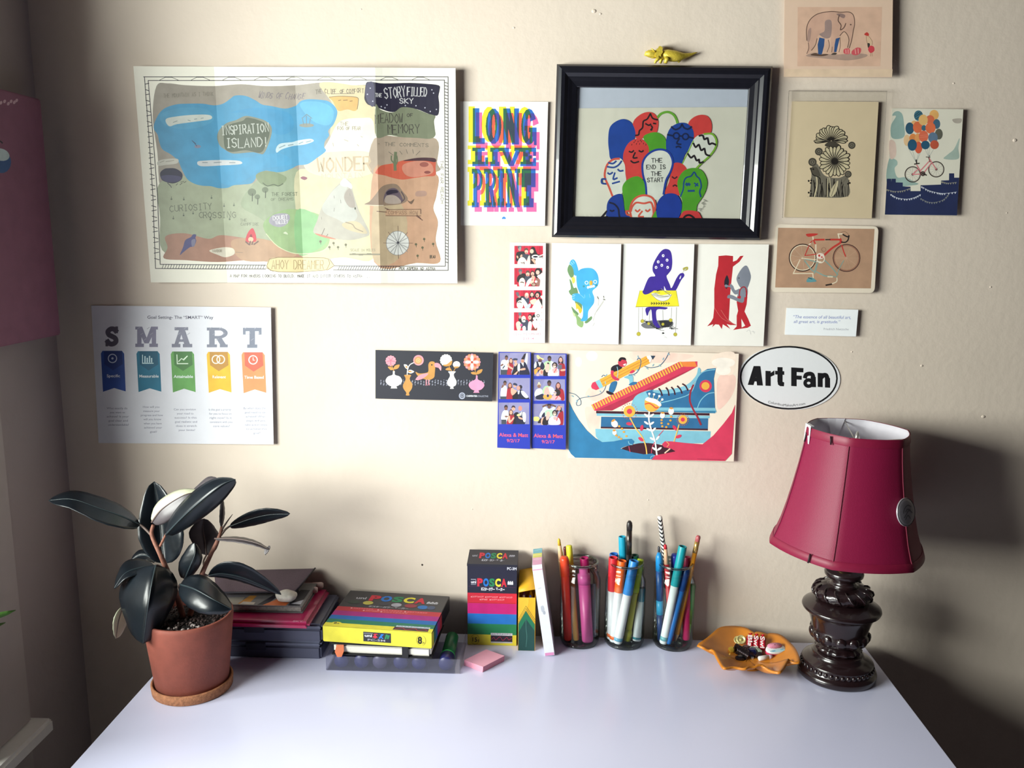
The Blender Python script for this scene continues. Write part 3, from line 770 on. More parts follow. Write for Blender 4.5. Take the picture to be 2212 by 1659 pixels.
paras = [(355, 1178, ['What exactly do', 'you want to', 'achieve? Is your', 'goal clear and', 'understandable?']), (715, 1164, ['How will you', 'measure your', 'progress and how', 'will you know', 'when you have', 'achieved your', 'goal?']),
         (1070, 1190, ['Can you envision', 'your road to', 'success? Is this', 'goal realistic and', 'does it stretch', 'your limits?']), (1440, 1192, ['Is this goal a priority', 'for you to focus on', 'right now? Is it', 'consistent with you', 'core values?']),
         (1805, 1178, ['By when does the', 'goal need to be', 'achieved? What', 'steps will you', 'take action steps', 'to achieve this', 'goal?'])]
for x, y, ls in paras:
    for k, s in enumerate(ls): A.txt(s, x + k * 4, y + 12 + k * 43.5, 21, '#83839A', 0.004, align='c', w=min(235, 14.5 * len(s)))
A.done(t)

# --- letterpress print
t, A = paper('letterpress_print', 'white card with overlapping yellow, pink and blue block letters reading LONG LIVE PRINT', 'print', [(994, 219), (1184, 220), (1177, 488), (995, 487)], (.001, .004, .001), '#F1EFEA')
A.crop(980, 200, 5.53)
def longlive(dx, dy, c, A):
    for ch, x0, x1, y0, y1, st, sf in (('L', 230, 372, 186, 616, 76, False), ('O', 382, 572, 188, 616, 76, False), ('N', 592, 782, 190, 622, 84, False), ('G', 806, 992, 192, 626, 76, False)):
        slab(A, ch, x0 + dx, y0 + dy, x1 - x0, y1 - y0, c, st, sf, thin=72)
    for ch, x0, x1 in (('L', 222, 412), ('I', 435, 548), ('V', 545, 832), ('E', 796, 984)): slab(A, ch, x0 + dx, 656 + dy, x1 - x0, 222, c, 82 if ch != 'I' else 70, True, thin=52)
    for ch, x0, x1 in (('P', 217, 347), ('R', 362, 505), ('I', 524, 604), ('N', 622, 795), ('T', 812, 978)): slab(A, ch, x0 + dx, 910 + dy, x1 - x0, 462, c, {'I': 56, 'P': 46, 'R': 46}.get(ch, 66), True, thin={'T': 110, 'I': 110}.get(ch, 70))
def overprint():
    """three inks printed over one another: each small run of the sheet gets the colour of the inks that cover it"""
    import numpy as np
    st = 3.0; x0, x1, y0, y1 = 160, 1050, 150, 1440
    gx, gy = np.meshgrid(np.arange(x0, x1, st) + st / 2, np.arange(y0, y1, st) + st / 2)
    cover = []
    for dx, dy in ((-52, -22), (34, 52), (0, 0)):
        m = np.zeros(gx.shape, bool); polys = []
        class Rec(Art):
            def __init__(s): s.z = 0; s.eps = 0; s.boxes = []; s.pend = []; s._hold = False; s.clip = None; s.flat = True
            def _emit(s, pts, faces, col): polys.extend([[pts[i] for i in f] for f in faces])
        longlive(dx, dy, '#ffffff', Rec())
        for q in polys:
            c = np.zeros(gx.shape, bool); n = len(q)
            for i in range(n):
                (ax, ay), (bx, by) = q[i - 1], q[i]
                if ay == by: continue
                c ^= ((ay > gy) != (by > gy)) & (gx < (bx - ax) * (gy - ay) / (by - ay) + ax)
            m |= c
        cover.append(m)
    code = cover[0] * 1 + cover[1] * 2 + cover[2] * 4
    cols = {1: '#F0E62C', 2: '#E8629C', 3: '#E5583E', 4: '#1C64B8', 5: '#215E42', 6: '#3C3F94', 7: '#2B3A48'}
    A.flat = True; A.hold = True
    for r in range(code.shape[0]):
        c = 0; row = code[r]
        while c < len(row):
            e = c
            while e < len(row) and row[e] == row[c]: e += 1
            if row[c]: A._emit([(x0 + c * st, y0 + r * st), (x0 + e * st, y0 + r * st), (x0 + e * st, y0 + (r + 1) * st), (x0 + c * st, y0 + (r + 1) * st)], [(0, 1, 2, 3)], lin(cols[int(row[c])]))
            c = e
    A.hold = False; A.flat = False
overprint()
A.blob('575 1500, 600 1480, 625 1500, 600 1512', '#4C94D8'); A.lines(['580 1510, 600 1490, 618 1508'], 8, '#2C74C8')
A.done(t)

# --- framed drawing
def frame():
    out = [(1203, 137), (1671, 142), (1645, 519), (1192, 512)]
    O = [on_wall(x, y, 0.018) for x, y in out]
    c = sum(O, Vector()) / 4
    t = thing('picture_frame', 'black wooden frame holding a drawing of red, blue and green balloon heads', 'picture', (c.x, 0, c.z))
    m = mat('#17171F', 0.28, grain=0.1, coat=0.4)
    wd = 0.030
    prof = [(0, 0.0005), (0, 0.013), (.003, .0165), (.007, .018), (.012, .0175), (.0165, .0140), (.0185, .0135), (.0225, .0115), (.029, .0095), (.0302, .0085), (.0302, .0005)]
    def inset(d):
        r = []
        for i in range(4):
            p, a, b = O[i], O[i - 1], O[(i + 1) % 4]
            u, v = (a - p).normalized(), (b - p).normalized()
            r.append(p + (u + v) * d)
        return r
    for i, nm in enumerate(('top_rail', 'side_rail', 'bottom_rail', 'side_rail')):
        vs, fs = [], []
        for d, y in prof:
            q = inset(d)
            for p in (q[i], q[(i + 1) % 4]): vs.append(Vector((p.x, -y, p.z)))
        k = len(prof)
        for j in range(k):
            j2 = (j + 1) % k
            fs.append((2 * j, 2 * j + 1, 2 * j2 + 1, 2 * j2))
        fs += [tuple(range(0, 2 * k, 2)), tuple(range(1, 2 * k, 2))]
        mesh_obj(nm, vs, fs, m, t)
    q = inset(0.0295)
    def slabq(name, y0, y1, m_, pts): 
        vs = [Vector((p.x, -y0, p.z)) for p in pts] + [Vector((p.x, -y1, p.z)) for p in pts]
        return mesh_obj(name, vs, [(3, 2, 1, 0), (4, 5, 6, 7), (0, 1, 5, 4), (1, 2, 6, 5), (2, 3, 7, 6), (3, 0, 4, 7)], m_, t)
    slabq('backing_board', 0.001, 0.004, mat('#C9CBDA', 0.7, grain=0.02), q)
    dp = [on_wall(x, y, 0.005) for x, y in ((1248, 234), (1619, 231), (1610, 484), (1232, 484))]
    z0 = min(q[2].z, q[3].z)
    # drawing on wrinkled paper
    vs, fs = [], []
    nx, ny = 40, 20
    for j in range(ny + 1):
        for i in range(nx + 1):
            u, v = i / nx, j / ny
            p = (dp[0] * (1 - u) + dp[1] * u) * (1 - v) + (dp[3] * (1 - u) + dp[2] * u) * v
            wv = 0.00045 * math.sin(u * 47 + math.sin(u * 19) * 2) * max(0, 1 - v * 3.2) if .18 < u < .8 else 0
            vs.append(Vector((p.x, -0.0048 - abs(wv) * 1.2, max(p.z, z0 + .0005))))
    for j in range(ny):
        for i in range(nx):
            k = j * (nx + 1) + i; fs.append((k, k + nx + 1, k + nx + 2, k + 1))
    dr = mesh_obj('drawing', vs, fs, mat('#E3DACA', 0.7, grain=0.03, scale=30), t, True)
    A = Art(lambda x, y, z: on_wall(x, y, 0.0056 + z)); A.crop(1280, 220, 5.925)
    A.clip = (60, -60, 2060, 1545)
    R_, B_, G_, K, W_ = '#DB4340', '#1F459C', '#55A02B', '#241B22', '#E4E1D6'
    A.line('830 200, 880 150, 960 130, 1030 160, 1070 220, 1090 290', 30, '#6EAA3A', True)
    A.blob('520 260, 600 170, 700 130, 790 150, 840 230, 838 330, 810 400, 700 440, 580 480, 530 400', R_)
    A.blob('200 480, 220 330, 300 250, 400 220, 490 260, 540 350, 545 450, 470 560, 420 640, 390 740, 240 740, 210 620', B_)
    A.blob('1225 280, 1290 200, 1390 165, 1480 190, 1525 280, 1510 400, 1400 450, 1310 480, 1270 380', R_)
    A.blob('650 450, 730 400, 820 390, 900 430, 940 500, 930 620, 720 650, 700 560', G_)
    A.blob('940 560, 955 420, 1010 320, 1120 268, 1220 285, 1285 360, 1295 460, 1260 570, 1180 680, 1130 800, 1000 800, 960 690', B_)
    for s in ('1010 320, 1060 355, 1120 330, 1145 290, 1170 330, 1220 350, 1265 320', '960 420, 1040 438', '1110 435, 1150 440', '1230 450, 1290 465', '1110 470, 1080 530, 1130 545', '1070 580, 1100 570, 1130 585'): A.line(s, 22, '#16224C', True)
    A.ring(1073, 435, 38, 38, 20, '#16224C'); A.ring(1190, 445, 38, 38, 20, '#16224C')
    A.blob('1280 500, 1350 430, 1430 410, 1530 410, 1580 480, 1570 580, 1500 690, 1400 780, 1320 870, 1190 850, 1150 780, 1200 680', W_)
    A.line('1320 860, 1400 780, 1500 690, 1570 590, 1583 490, 1530 412, 1430 412', 24, '#84B43C', True); A.line('1290 500, 1240 610, 1190 710, 1150 790', 14, '#84B43C', True)
    for s in ('1365 435, 1410 430, 1430 480, 1470 465, 1490 540, 1530 530, 1575 550', '1290 530, 1320 580, 1360 550, 1390 620, 1430 600, 1450 670, 1500 690', '1220 665, 1260 715, 1300 690, 1330 750, 1360 740, 1370 780, 1415 770'): A.line(s, 24, K, True)
    A.blob('390 700, 420 590, 480 510, 570 470, 650 490, 710 560, 720 640, 690 760, 650 860, 640 990, 430 1000, 410 840', R_)
    A.blob('1030 800, 1140 790, 1210 870, 1190 1000, 1120 1190, 930 1180, 980 1020', R_)
    A.blob('150 930, 180 810, 250 740, 350 720, 410 800, 420 920, 430 1010, 400 1080, 370 1180, 260 1220, 210 1090', W_)
    A.line('260 1220, 210 1090, 155 950, 185 810, 260 740, 340 728', 26, '#DE5A48', True)
    for s in ('205 780, 260 790, 300 760', '190 830, 270 840, 330 810, 370 760', '195 910, 220 925, 255 905', '325 865, 350 885, 390 880', '285 910, 265 990, 315 975', '255 1045, 345 1020', '170 990, 120 990, 120 1040, 170 1050'): A.line(s, 22, '#2C4A94', True)
    for s in ('470 635, 500 645, 525 625', '595 625, 625 640, 650 625', '545 650, 520 715, 570 715', '490 755, 530 780, 590 765', '740 150, 700 220, 650 250, 640 330, 600 370, 590 420, 550 430', '740 150, 770 210, 830 230', '680 280, 720 300, 745 285', '780 275, 810 280', '750 305, 765 330, 745 360, 760 355'): A.line(s, 20, K, True)
    A.hold = True
    for x, y in ((500, 555), (530, 525), (560, 545), (580, 515), (600, 545), (625, 515), (650, 540), (680, 555), (545, 505), (610, 500)): A.line([(x, y), (x + 4, y - 14)], 9, '#5A2024')
    A.hold = False
    A.blob('380 1100, 430 1010, 520 960, 600 960, 660 1030, 680 1180, 640 1250, 560 1300, 480 1380, 420 1400, 400 1260', G_)
    A.blob('700 1190, 690 1040, 640 900, 640 780, 690 690, 800 625, 900 615, 980 660, 1020 760, 1000 880, 940 1000, 910 1180, 880 1240, 760 1250', W_)
    A.line('690 1190, 680 1060, 645 930, 640 790, 690 690, 790 622, 900 612, 985 660, 1027 770, 1000 890, 940 1010, 908 1180', 26, '#24409C', True)
    for s, x, y, w_ in (('THE', 755, 725, 135), ('END IS', 692, 810, 240), ('THE', 750, 895, 130), ('START', 700, 975, 205)): A.hand(s, x, y, 52, 10, '#4A4848', -0.02, width=w_)
    A.blob('1085 1040, 1120 940, 1190 870, 1300 845, 1400 880, 1460 980, 1465 1080, 1420 1200, 1340 1320, 1310 1420, 1130 1420, 1150 1280, 1110 1170', G_)
    for s in ('1125 1210, 1160 1120, 1170 1020, 1200 970, 1260 950, 1300 900, 1330 950, 1370 990, 1390 1080, 1370 1150, 1385 1215', '1200 1040, 1240 1070', '1235 1040, 1205 1075', '1190 1058, 1250 1056', '1305 1040, 1350 1075', '1345 1045, 1315 1080', '1225 1140, 1300 1138'): A.line(s, 18 if s[0:4] != '1225' else 26, '#1E4C86', True)
    for s in ('1020 960, 1050 980, 1080 960', '1030 1080, 1055 1065, 1080 1080'): A.line(s, 18, '#4A1C24', True)
    A.blob('180 1380, 200 1270, 270 1200, 370 1180, 395 1270, 420 1430, 490 1480, 510 1560, 200 1560', '#1E3C94')
    A.line('180 1400, 120 1470, 190 1472', 22, K); A.line('220 1290, 280 1310, 330 1370, 340 1450, 370 1550', 22, '#1A1A38', True); A.line('225 1390, 250 1400, 275 1390', 20, '#1A1A38'); A.line('190 1500, 260 1505', 16, '#1A1A38')
    A.blob('480 1400, 500 1290, 560 1220, 680 1195, 770 1230, 805 1330, 780 1440, 740 1560, 510 1560, 490 1470', W_)
    A.line('510 1560, 490 1450, 480 1380, 510 1280, 580 1215, 680 1197, 770 1235, 803 1330, 780 1440, 735 1560', 26, '#DE5A48', True)
    A.line('490 1400, 510 1340, 560 1290, 660 1300, 740 1285, 770 1340, 780 1420', 24, '#DE5A48', True); A.line('470 1400, 430 1400, 440 1440, 480 1450', 22, '#DE5A48', True)
    for s in ('550 1385, 575 1405, 605 1380', '680 1385, 705 1402, 735 1378', '635 1400, 590 1465, 650 1470', '570 1520, 620 1505, 690 1520'): A.line(s, 22, '#DE5A48', True)
    A.blob('740 1560, 780 1440, 820 1400, 850 1560', G_)
    A.blob('815 1400, 830 1290, 900 1200, 1000 1170, 1090 1200, 1140 1300, 1135 1400, 1100 1490, 1080 1560, 850 1560, 830 1490', '#1E3C9C')
    A.blob('1090 1560, 1130 1450, 1180 1395, 1300 1395, 1370 1430, 1385 1560', '#D83E40'); A.line('1140 1545, 1180 1470, 1240 1450, 1300 1490, 1310 1545', 26, K, True); A.ell(1220, 1540, 28, 22, K)
    A.hand('AJM', 1345, 1380, 50, 6, '#8A8880', -1.05, width=150)
    A.done(dr)
    slabq('glass', 0.0075, 0.0083, clear_mat('picture_glass', '#F2F4F4', 0.03, 0.10, 0.05), q)
    return t
frame()

# --- gold dinosaur standing on the frame
def dino():
    def g(x, y, o): return on_wall(1380 + x / 15.8, 85 + y / 15.8, o)
    base = g(900, 820, .012)
    t = thing('toy_dinosaur', 'gold horned dinosaur figurine standing on top of the black frame', 'figurine', base)
    m = mat('#DCC348', 0.36, metal=0.3, grain=0.1, scale=300, bump=0.3, bscale=600)
    def limb(nm, pts, mm=m):
        tube(nm, [g(x, y, o) for x, y, o, r in pts], [r * 1.15 / 15.8 / 1438 for x, y, o, r in pts], mm, t, 12)
    limb('body', [(760, 520, .012, 60), (850, 520, .012, 125), (960, 535, .012, 150), (1100, 560, .012, 155), (1250, 575, .012, 150), (1400, 590, .011, 125), (1520, 570, .010, 85), (1650, 545, .009, 58), (1800, 510, .008, 36), (1920, 465, .007, 22), (2000, 445, .006, 8)])
    limb('head', [(190, 550, .015, 12), (240, 510, .015, 62), (330, 490, .015, 100), (430, 490, .015, 105), (540, 500, .014, 105), (640, 520, .013, 100), (740, 520, .012, 80)])
    vs = []; n = 16
    for yy in (0.004, 0.020):
        for k in range(n):
            a = 2 * PI * k / n; r = 1 + 0.12 * math.cos(a * 7)
            vs.append(g(690 + 115 * math.cos(a) * r + 50 * math.sin(a), 440 + 215 * math.sin(a) * r * -1, yy))
    mesh_obj('frill', vs, [tuple(range(n)), tuple(range(n, 2 * n))[::-1]] + [(k, (k + 1) % n, n + (k + 1) % n, n + k) for k in range(n)], m, t)
    for o in (.008, .020): limb('horn', [(560, 420, o, 26), (470, 345, o, 18), (400, 300, o, 4)])
    limb('horn', [(250, 440, .015, 20), (225, 390, .015, 4)])
    limb('jaw', [(560, 590, .014, 46), (450, 600, .014, 44), (370, 605, .014, 14)])
    for o, pts in ((.018, [(700, 610, .018, 62), (620, 700, .018, 46), (560, 770, .018, 34), (560, 815, .018, 38)]), (.007, [(800, 620, .007, 60), (760, 720, .007, 45), (730, 815, .007, 38)]), (.018, [(980, 640, .018, 85), (930, 730, .018, 55), (905, 815, .018, 48)]), (.007, [(1330, 660, .008, 80), (1370, 730, .008, 50), (1400, 775, .008, 40)])):
        limb('leg', pts)
dino()

# --- small prints at the upper right
t, A = paper('elephant_print', 'pale pinkish print of a standing elephant with a small bird, uppermost on the wall', 'print', [(1695, -40), (1929, -38), (1927, 167), (1693, 166)], (.006, .012, .006), '#D9BCA6')
A.crop(1670, 0, 7.9)
A.poly('420 120, 1860 120, 1830 1130, 415 1130', '#D2AD96')
A.poly('200 1180, 2040 1180, 2030 1308, 190 1308', '#D9BFA4')
A.blob('560 950, 700 900, 900 920, 1100 930, 1400 910, 1600 930, 1560 980, 1300 1030, 1000 1010, 700 980', '#A98E80')
A.blob('575 480, 600 380, 680 290, 800 230, 1000 195, 1150 205, 1300 205, 1370 260, 1390 400, 1370 520, 1340 680, 1300 820, 1270 810, 1290 700, 1270 600, 1210 540, 1140 610, 1100 700, 1060 900, 1000 900, 980 640, 900 660, 780 600, 720 740, 650 860, 580 910, 600 730', '#C7A08C')
A.blob('890 360, 990 350, 1000 520, 970 640, 880 650, 790 590, 830 560, 880 520', '#97807A')
A.blob('1080 240, 1160 230, 1230 260, 1210 310, 1150 290', '#8E746E'); A.blob('600 520, 650 480, 640 640, 610 720, 580 680', '#A98A7E')
A.poly('790 640, 880 660, 870 780, 840 900, 820 940, 770 930, 760 760', '#2E4F80'); A.poly('1070 660, 1140 640, 1110 760, 1080 890, 1040 890, 1050 760', '#2E4F80')
for s, w_ in (('575 690, 570 500, 610 370, 690 280, 800 225, 1000 195, 1150 210, 1290 205, 1370 260, 1392 400, 1370 520, 1340 690, 1300 820', 13), ('1130 260, 1110 350, 1160 430, 1150 510, 1210 470, 1240 400', 16), ('1140 610, 1210 540, 1270 600, 1295 690, 1270 810', 12), ('600 730, 610 820, 575 915', 10), ('750 660, 720 770, 655 860', 12), ('940 680, 960 780, 920 890', 9), ('1140 640, 1145 780, 1125 890', 9), ('1010 800, 1000 890', 8)): A.line(s, w_, '#5F483F', True)
A.ell(1325, 420, 14, 12, '#5F483F'); A.blob('640 940, 720 905, 800 930, 900 920, 940 935, 820 960', '#5A4438'); A.blob('990 930, 1040 900, 1090 910, 1060 935', '#4A4038')
for s in ('1210 840, 1300 830, 1300 920, 1210 910', '1340 880, 1380 840, 1440 810, 1500 830, 1490 900, 1430 940, 1350 930'): A.blob(s, '#C6535A')
A.lines(['1240 850, 1245 910', '1280 845, 1280 915', '1400 840, 1410 920', '1450 830, 1455 910'], 12, '#E2A79E')
A.blob('1555 585, 1600 550, 1635 580, 1625 620, 1590 610', '#B83A34'); A.blob('1590 620, 1630 620, 1685 690, 1690 770, 1640 790, 1610 740, 1595 680', '#CDAE90'); A.line('1590 620, 1600 720, 1640 780', 7, '#8A6A54', True); A.line('1635 620, 1690 700, 1690 770', 7, '#8A6A54', True)
A.blob('1610 740, 1650 745, 1645 800, 1620 815', '#3A3430'); A.blob('1620 840, 1660 780, 1720 800, 1725 870, 1660 905', '#C2404A'); A.lines(['1690 905, 1690 960', '1670 900, 1660 960'], 6, '#8A6A44')
A.done(t)

t, A = paper('flower_print', 'cream card with a black ink drawing of daisies, inside a clear sleeve', 'print', [(1711, 219), (1898, 220), (1883, 472), (1694, 469)], (.0025, .0055, .0025), '#DFCBAC')
A.crop(1680, 180, 5.528)
K, Wt, Gy = '#25201D', '#D3C6A6', '#6E675C'
def petals(cx, cy, r0, r1, n, a0, a1, ry=1.0, w_=0.16, skew=0):
    for i in range(n):
        a = math.radians(a0 + (a1 - a0) * (i + .5) / n); c, s = math.cos(a), math.sin(a)
        rr = r1 * (0.94 + 0.06 * math.sin(i * 2.3))
        pts = []
        for f, ww in ((r0 / rr, .03), (.45, w_ * .7), (.8, w_), (.96, w_ * .6)):
            pts.append((f * rr, ww * rr))
        P = [(cx + c * d - s * q, cy + (s * d + c * q) * ry) for d, q in pts] + [(cx + c * rr, cy + s * rr * ry)] + [(cx + c * d + s * q, cy + (s * d - c * q) * ry) for d, q in pts[::-1]]
        A.poly(P, Wt, True, 3); A.line(catmull(P, True, 3), 9, K, closed=True); A.line([(cx + c * r0, cy + s * r0 * ry), (cx + c * rr * .6, cy + s * rr * .6 * ry)], 5, Gy)
for s in ('380 1340, 400 1160, 410 1000, 470 960, 560 1100, 720 1130, 820 1100, 850 1200, 820 1355, 385 1355',): A.blob(s, '#7A7468')
for k in range(26):
    x = 400 + k * 17; A.line([(x + math.sin(k * 2.1) * 14, 1352), (x + math.sin(k * 1.3) * 30, 1130 + (k * 53) % 130)], 5 + k % 4 * 2.5, K)
A.lines(['590 1355, 600 1130', '640 1350, 620 1130'], 9, Wt)
A.blob('620 1340, 640 1260, 720 1160, 700 1290, 650 1355', Wt); A.line('640 1350, 700 1180', 5, K); A.line('440 1350, 470 1200, 450 1060', 16, Wt, True); A.line('740 1350, 760 1220, 820 1130', 10, Gy, True)
petals(640, 690, 20, 200, 15, 190, 350, 0.95, 0.15); petals(635, 690, 20, 205, 3, 165, 195, 0.5, 0.12); petals(650, 690, 20, 185, 3, -20, 15, 0.6, 0.13)
A.blob('560 740, 640 690, 740 740, 650 770', '#4A443C')
petals(680, 930, 36, 195, 22, 0, 360, 1.0, 0.125)
A.ell(680, 930, 40, 36, K)
for x, y, r in ((885, 740, 44), (490, 815, 46), (415, 940, 50), (840, 1085, 42)): A.ell(x, y, r, r, '#4B463F'); A.ring(x, y, r * .55, r * .5, 7, '#8A8272'); A.ell(x, y, r * .2, r * .2, '#8A8272')
A.blob('400 1010, 460 1000, 500 1080, 500 1110, 420 1100', '#5A544A'); A.line('390 1010, 420 1090, 500 1130, 505 1200', 10, K, True)
for x, y in ((370, 1165), (400, 1160), (395, 1190), (370, 1305), (395, 1285), (400, 1320), (860, 1190), (395, 1345), (395, 1020), (425, 1025), (840, 1200)): A.ell(x, y, 12, 12, K, n=8)
A.done(t)

# clear sleeve round the flower card
sl = thing('plastic_sleeve', 'clear plastic sleeve around the daisy card', 'sleeve', on_wall(1706, 196, .004))
P = [on_wall(x, y, o) for x, y, o in ((1704, 196, .0062), (1916, 197, .0105), (1899, 474, .0105), (1690, 471, .0062))]
mesh_obj('front_film', P, [(0, 1, 2, 3)], clear_mat('sleeve_film', '#F2F2F0', 0.05, 0.10, 0.12), sl)
for i in range(4):
    vs, fs = tube_pts([P[i], P[(i + 1) % 4]], 0.0005, 6)
    if i in (0, 1, 3): mesh_obj('welded_edge', vs, fs, clear_mat('sleeve_edge', '#E4E2DE', 0.3, 0.35, 0.2, 0.25, '#B8B2AC'), sl)

t, A = paper('balloon_bicycle_card', 'card printed with a pink bicycle lifted by balloons above navy rooftops', 'card', [(1927, 234), (2081, 236), (2067, 466), (1911, 464)], (.001, .007, .001), '#D5D1C2')
A.crop(1890, 220, 6.38)
A.blob('240 190, 270 140, 330 130, 380 180, 400 300, 410 460, 340 510, 230 490, 220 330, 290 200', '#8FA8A2'); A.blob('190 800, 290 800, 310 860, 270 920, 310 1040, 420 1040, 560 1110, 600 1130, 520 1150, 180 1150', '#93ABA4'); A.blob('1165 500, 1150 640, 1150 785, 950 785, 1010 720, 1090 650', '#9FB0A6'); A.blob('200 540, 280 560, 290 740, 210 780', '#D6BDB0'); A.blob('1070 240, 1190 230, 1180 290, 1100 290', '#A9A196')
A.poly('165 1060, 225 1060, 225 1105, 230 1060, 288 1060, 288 1110, 384 1112, 384 1165, 490 1170, 490 1230, 628 1230, 628 1150, 910 1140, 912 1085, 1020 1080, 1022 985, 1092 985, 1092 1045, 1160 1045, 1130 1566, 136 1554', '#232C52')
def bunting(pts, col, n):
    p = catmull(nums(pts), False, 12); A.line(p, 4, col); A.hold = True
    for i in range(n):
        x, y = p[int((i + .5) / n * (len(p) - 1))]; A.poly([(x - 13, y), (x + 13, y), (x, y + 26)], col)
    A.hold = False; A.z += A.eps
bunting('218 1272, 300 1320, 430 1340, 540 1320, 630 1275', '#C8CCD8', 14); bunting('640 1165, 740 1220, 860 1252, 960 1262, 1125 1242', '#C8CCD8', 15); bunting('160 1205, 260 1232, 380 1225, 485 1190', '#8C8A80', 11); bunting('630 1330, 720 1375, 820 1385, 940 1350, 1010 1280', '#7C7F80', 13); bunting('915 1095, 1000 1118, 1125 1108', '#8C8A80', 8)
for s in ('565 830, 460 640', '565 830, 520 680', '570 830, 600 710', '575 830, 640 660', '740 760, 690 650', '740 760, 720 600', '745 760, 760 590', '745 760, 810 650'): A.line(s, 4, '#8A9494')
for x, y, rx, ry, c in ((815, 180, 65, 70, '#D9A663'), (600, 190, 62, 72, '#3E6A7C'), (760, 245, 60, 62, '#CC6848'), (850, 305, 50, 68, '#3E6078'), (540, 320, 50, 62, '#D9A870'), (480, 365, 60, 82, '#2C5068'), (590, 350, 66, 82, '#D26A44'), (665, 250, 64, 75, '#DDB06E'), (675, 360, 34, 40, '#3A6478'), (765, 360, 70, 78, '#D66A44'), (880, 445, 54, 75, '#5A5A50'), (440, 530, 45, 78, '#D6B48A'), (525, 500, 52, 62, '#D28348'), (590, 500, 40, 66, '#D9985C'), (670, 475, 66, 80, '#D4694C'), (800, 495, 66, 76, '#5A7088'), (600, 630, 52, 82, '#C8583C'), (820, 590, 60, 62, '#B2513A'), (515, 595, 64, 80, '#22506C'), (695, 595, 60, 60, '#22506C')):
    A.ell(x, y, rx, ry, c)
A.lines(['550 210, 640 150', '545 190, 610 140', '560 240, 600 215'], 10, '#24404E'); A.lines(['620 465, 730 455', '615 490, 730 480'], 6, '#E0826A')
for x, y in ((520, 1000), (845, 930)):
    A.ring(x, y, 105, 105, 14, '#3C302C'); A.ring(x, y, 90, 90, 3, '#A8A098'); A.hold = True
    for k in range(12): A.line([(x, y), (x + 90 * math.cos(k * PI / 6), y + 90 * math.sin(k * PI / 6))], 2.5, '#A09A92')
    A.hold = False; A.z += A.eps; A.ell(x, y, 16, 16, '#4A2C30')
A.lines(['520 1000, 650 995', '650 995, 575 870', '625 950, 750 815', '660 995, 770 850', '740 770, 845 930', '520 1000, 600 920'], 15, '#CF7D82'); A.ell(660, 990, 34, 34, '#3A2A28'); A.ring(660, 990, 16, 16, 6, '#8A7A70'); A.lines(['660 990, 710 1010', '545 858, 610 848', '575 850, 568 800'], 16, '#26201E'); A.lines(['705 760, 760 765, 750 740', '738 770, 760 830'], 10, '#4A3A38')
A.done(t)

co = rounded([(1676, 484), (1898, 489), (1889, 633), (1665, 631)], 12)
t, A = paper('bicycle_card', 'rounded card with a red bicycle and its upside down reflection on tan', 'card', [(1676, 484), (1898, 489), (1889, 633), (1665, 631)], (.002, .008, .002), '#DFD2C0', outline=co)
A.crop(1650, 470, 6.144)
A.poly('190 135, 1470 150, 1420 940, 150 928', '#AE8A70')
for x, y, c1, c2 in ((515, 532, '#2B1E1C', '#DDD2B8'), (1098, 536, '#4A2C28', '#8C5A48')):
    A.ring(x, y, 178, 180, 12, c1); A.ring(x, y, 164, 166, 9, c2)
A.hold = True
for k in range(10): A.line([(515, 532), (515 + 158 * math.cos(k * .628 + .2), 532 + 158 * math.sin(k * .628 + .2))], 3, '#C2AC94'); A.line([(1098, 536), (1098 + 158 * math.cos(k * .628), 536 + 158 * math.sin(k * .628))], 3, '#BE9C84')
A.hold = False; A.z += A.eps
teal = '#7E9A92'
for s, w_ in (('530 545, 700 590', 14), ('540 570, 640 700, 700 720, 800 770, 870 780', 16), ('700 610, 670 740', 14), ('810 570, 900 660, 980 760', 16), ('690 700, 720 590', 10), ('870 770, 960 790', 12), ('1060 570, 1000 680, 960 790', 10)): A.line(s, w_, teal, True)
for s, w_ in (('500 540, 690 560', 10), ('480 560, 390 745', 12), ('390 742, 650 742', 14), ('650 742, 655 800', 14), ('850 785, 910 788', 18), ('970 800, 965 850, 900 880', 14)): A.line(s, w_, '#DCCDB2', True)
A.blob('590 800, 640 795, 690 830, 690 850, 570 855', '#5A9096'); A.line('590 800, 640 815', 10, '#2E4044'); A.line('825 897, 900 884', 20, '#2A201C')
red = '#B8352F'
for s, w_ in (('660 295, 800 292', 24), ('880 292, 1010 292', 24), ('800 500, 900 410, 1000 345, 1030 320', 26), ('1015 285, 1025 330', 30), ('660 300, 680 345', 20), ('545 500, 610 350, 640 310', 12), ('545 505, 690 485', 12), ('1035 370, 1060 450, 1085 515', 16)): A.line(s, w_, red, True)
A.blob('560 220, 640 210, 720 215, 680 240, 590 255', red); A.lines(['650 255, 655 290', '985 215, 1000 275', '985 220, 1040 215', '690 360, 690 450', '600 360, 620 345'], 16, '#D8CBB4'); A.lines(['820 293, 880 292'], 16, '#3A2A28')
A.line('1020 200, 1070 185, 1120 220, 1130 260', 7, '#8A6A58', True); A.line('1050 225, 1110 255, 1130 240', 18, '#241C1C', True); A.line('1130 240, 1115 300, 1080 328, 1030 325', 16, '#241C1C', True)
A.ell(750, 510, 54, 40, '#E4CFC4'); A.ring(755, 545, 50, 55, 12, '#E0D6C4'); A.ell(735, 505, 14, 16, red); A.ell(770, 525, 12, 10, red); A.line('700 580, 730 585, 760 590', 14, '#E0D6C4'); A.ring(795, 425, 28, 26, 6, '#8C6050')
A.done(t)

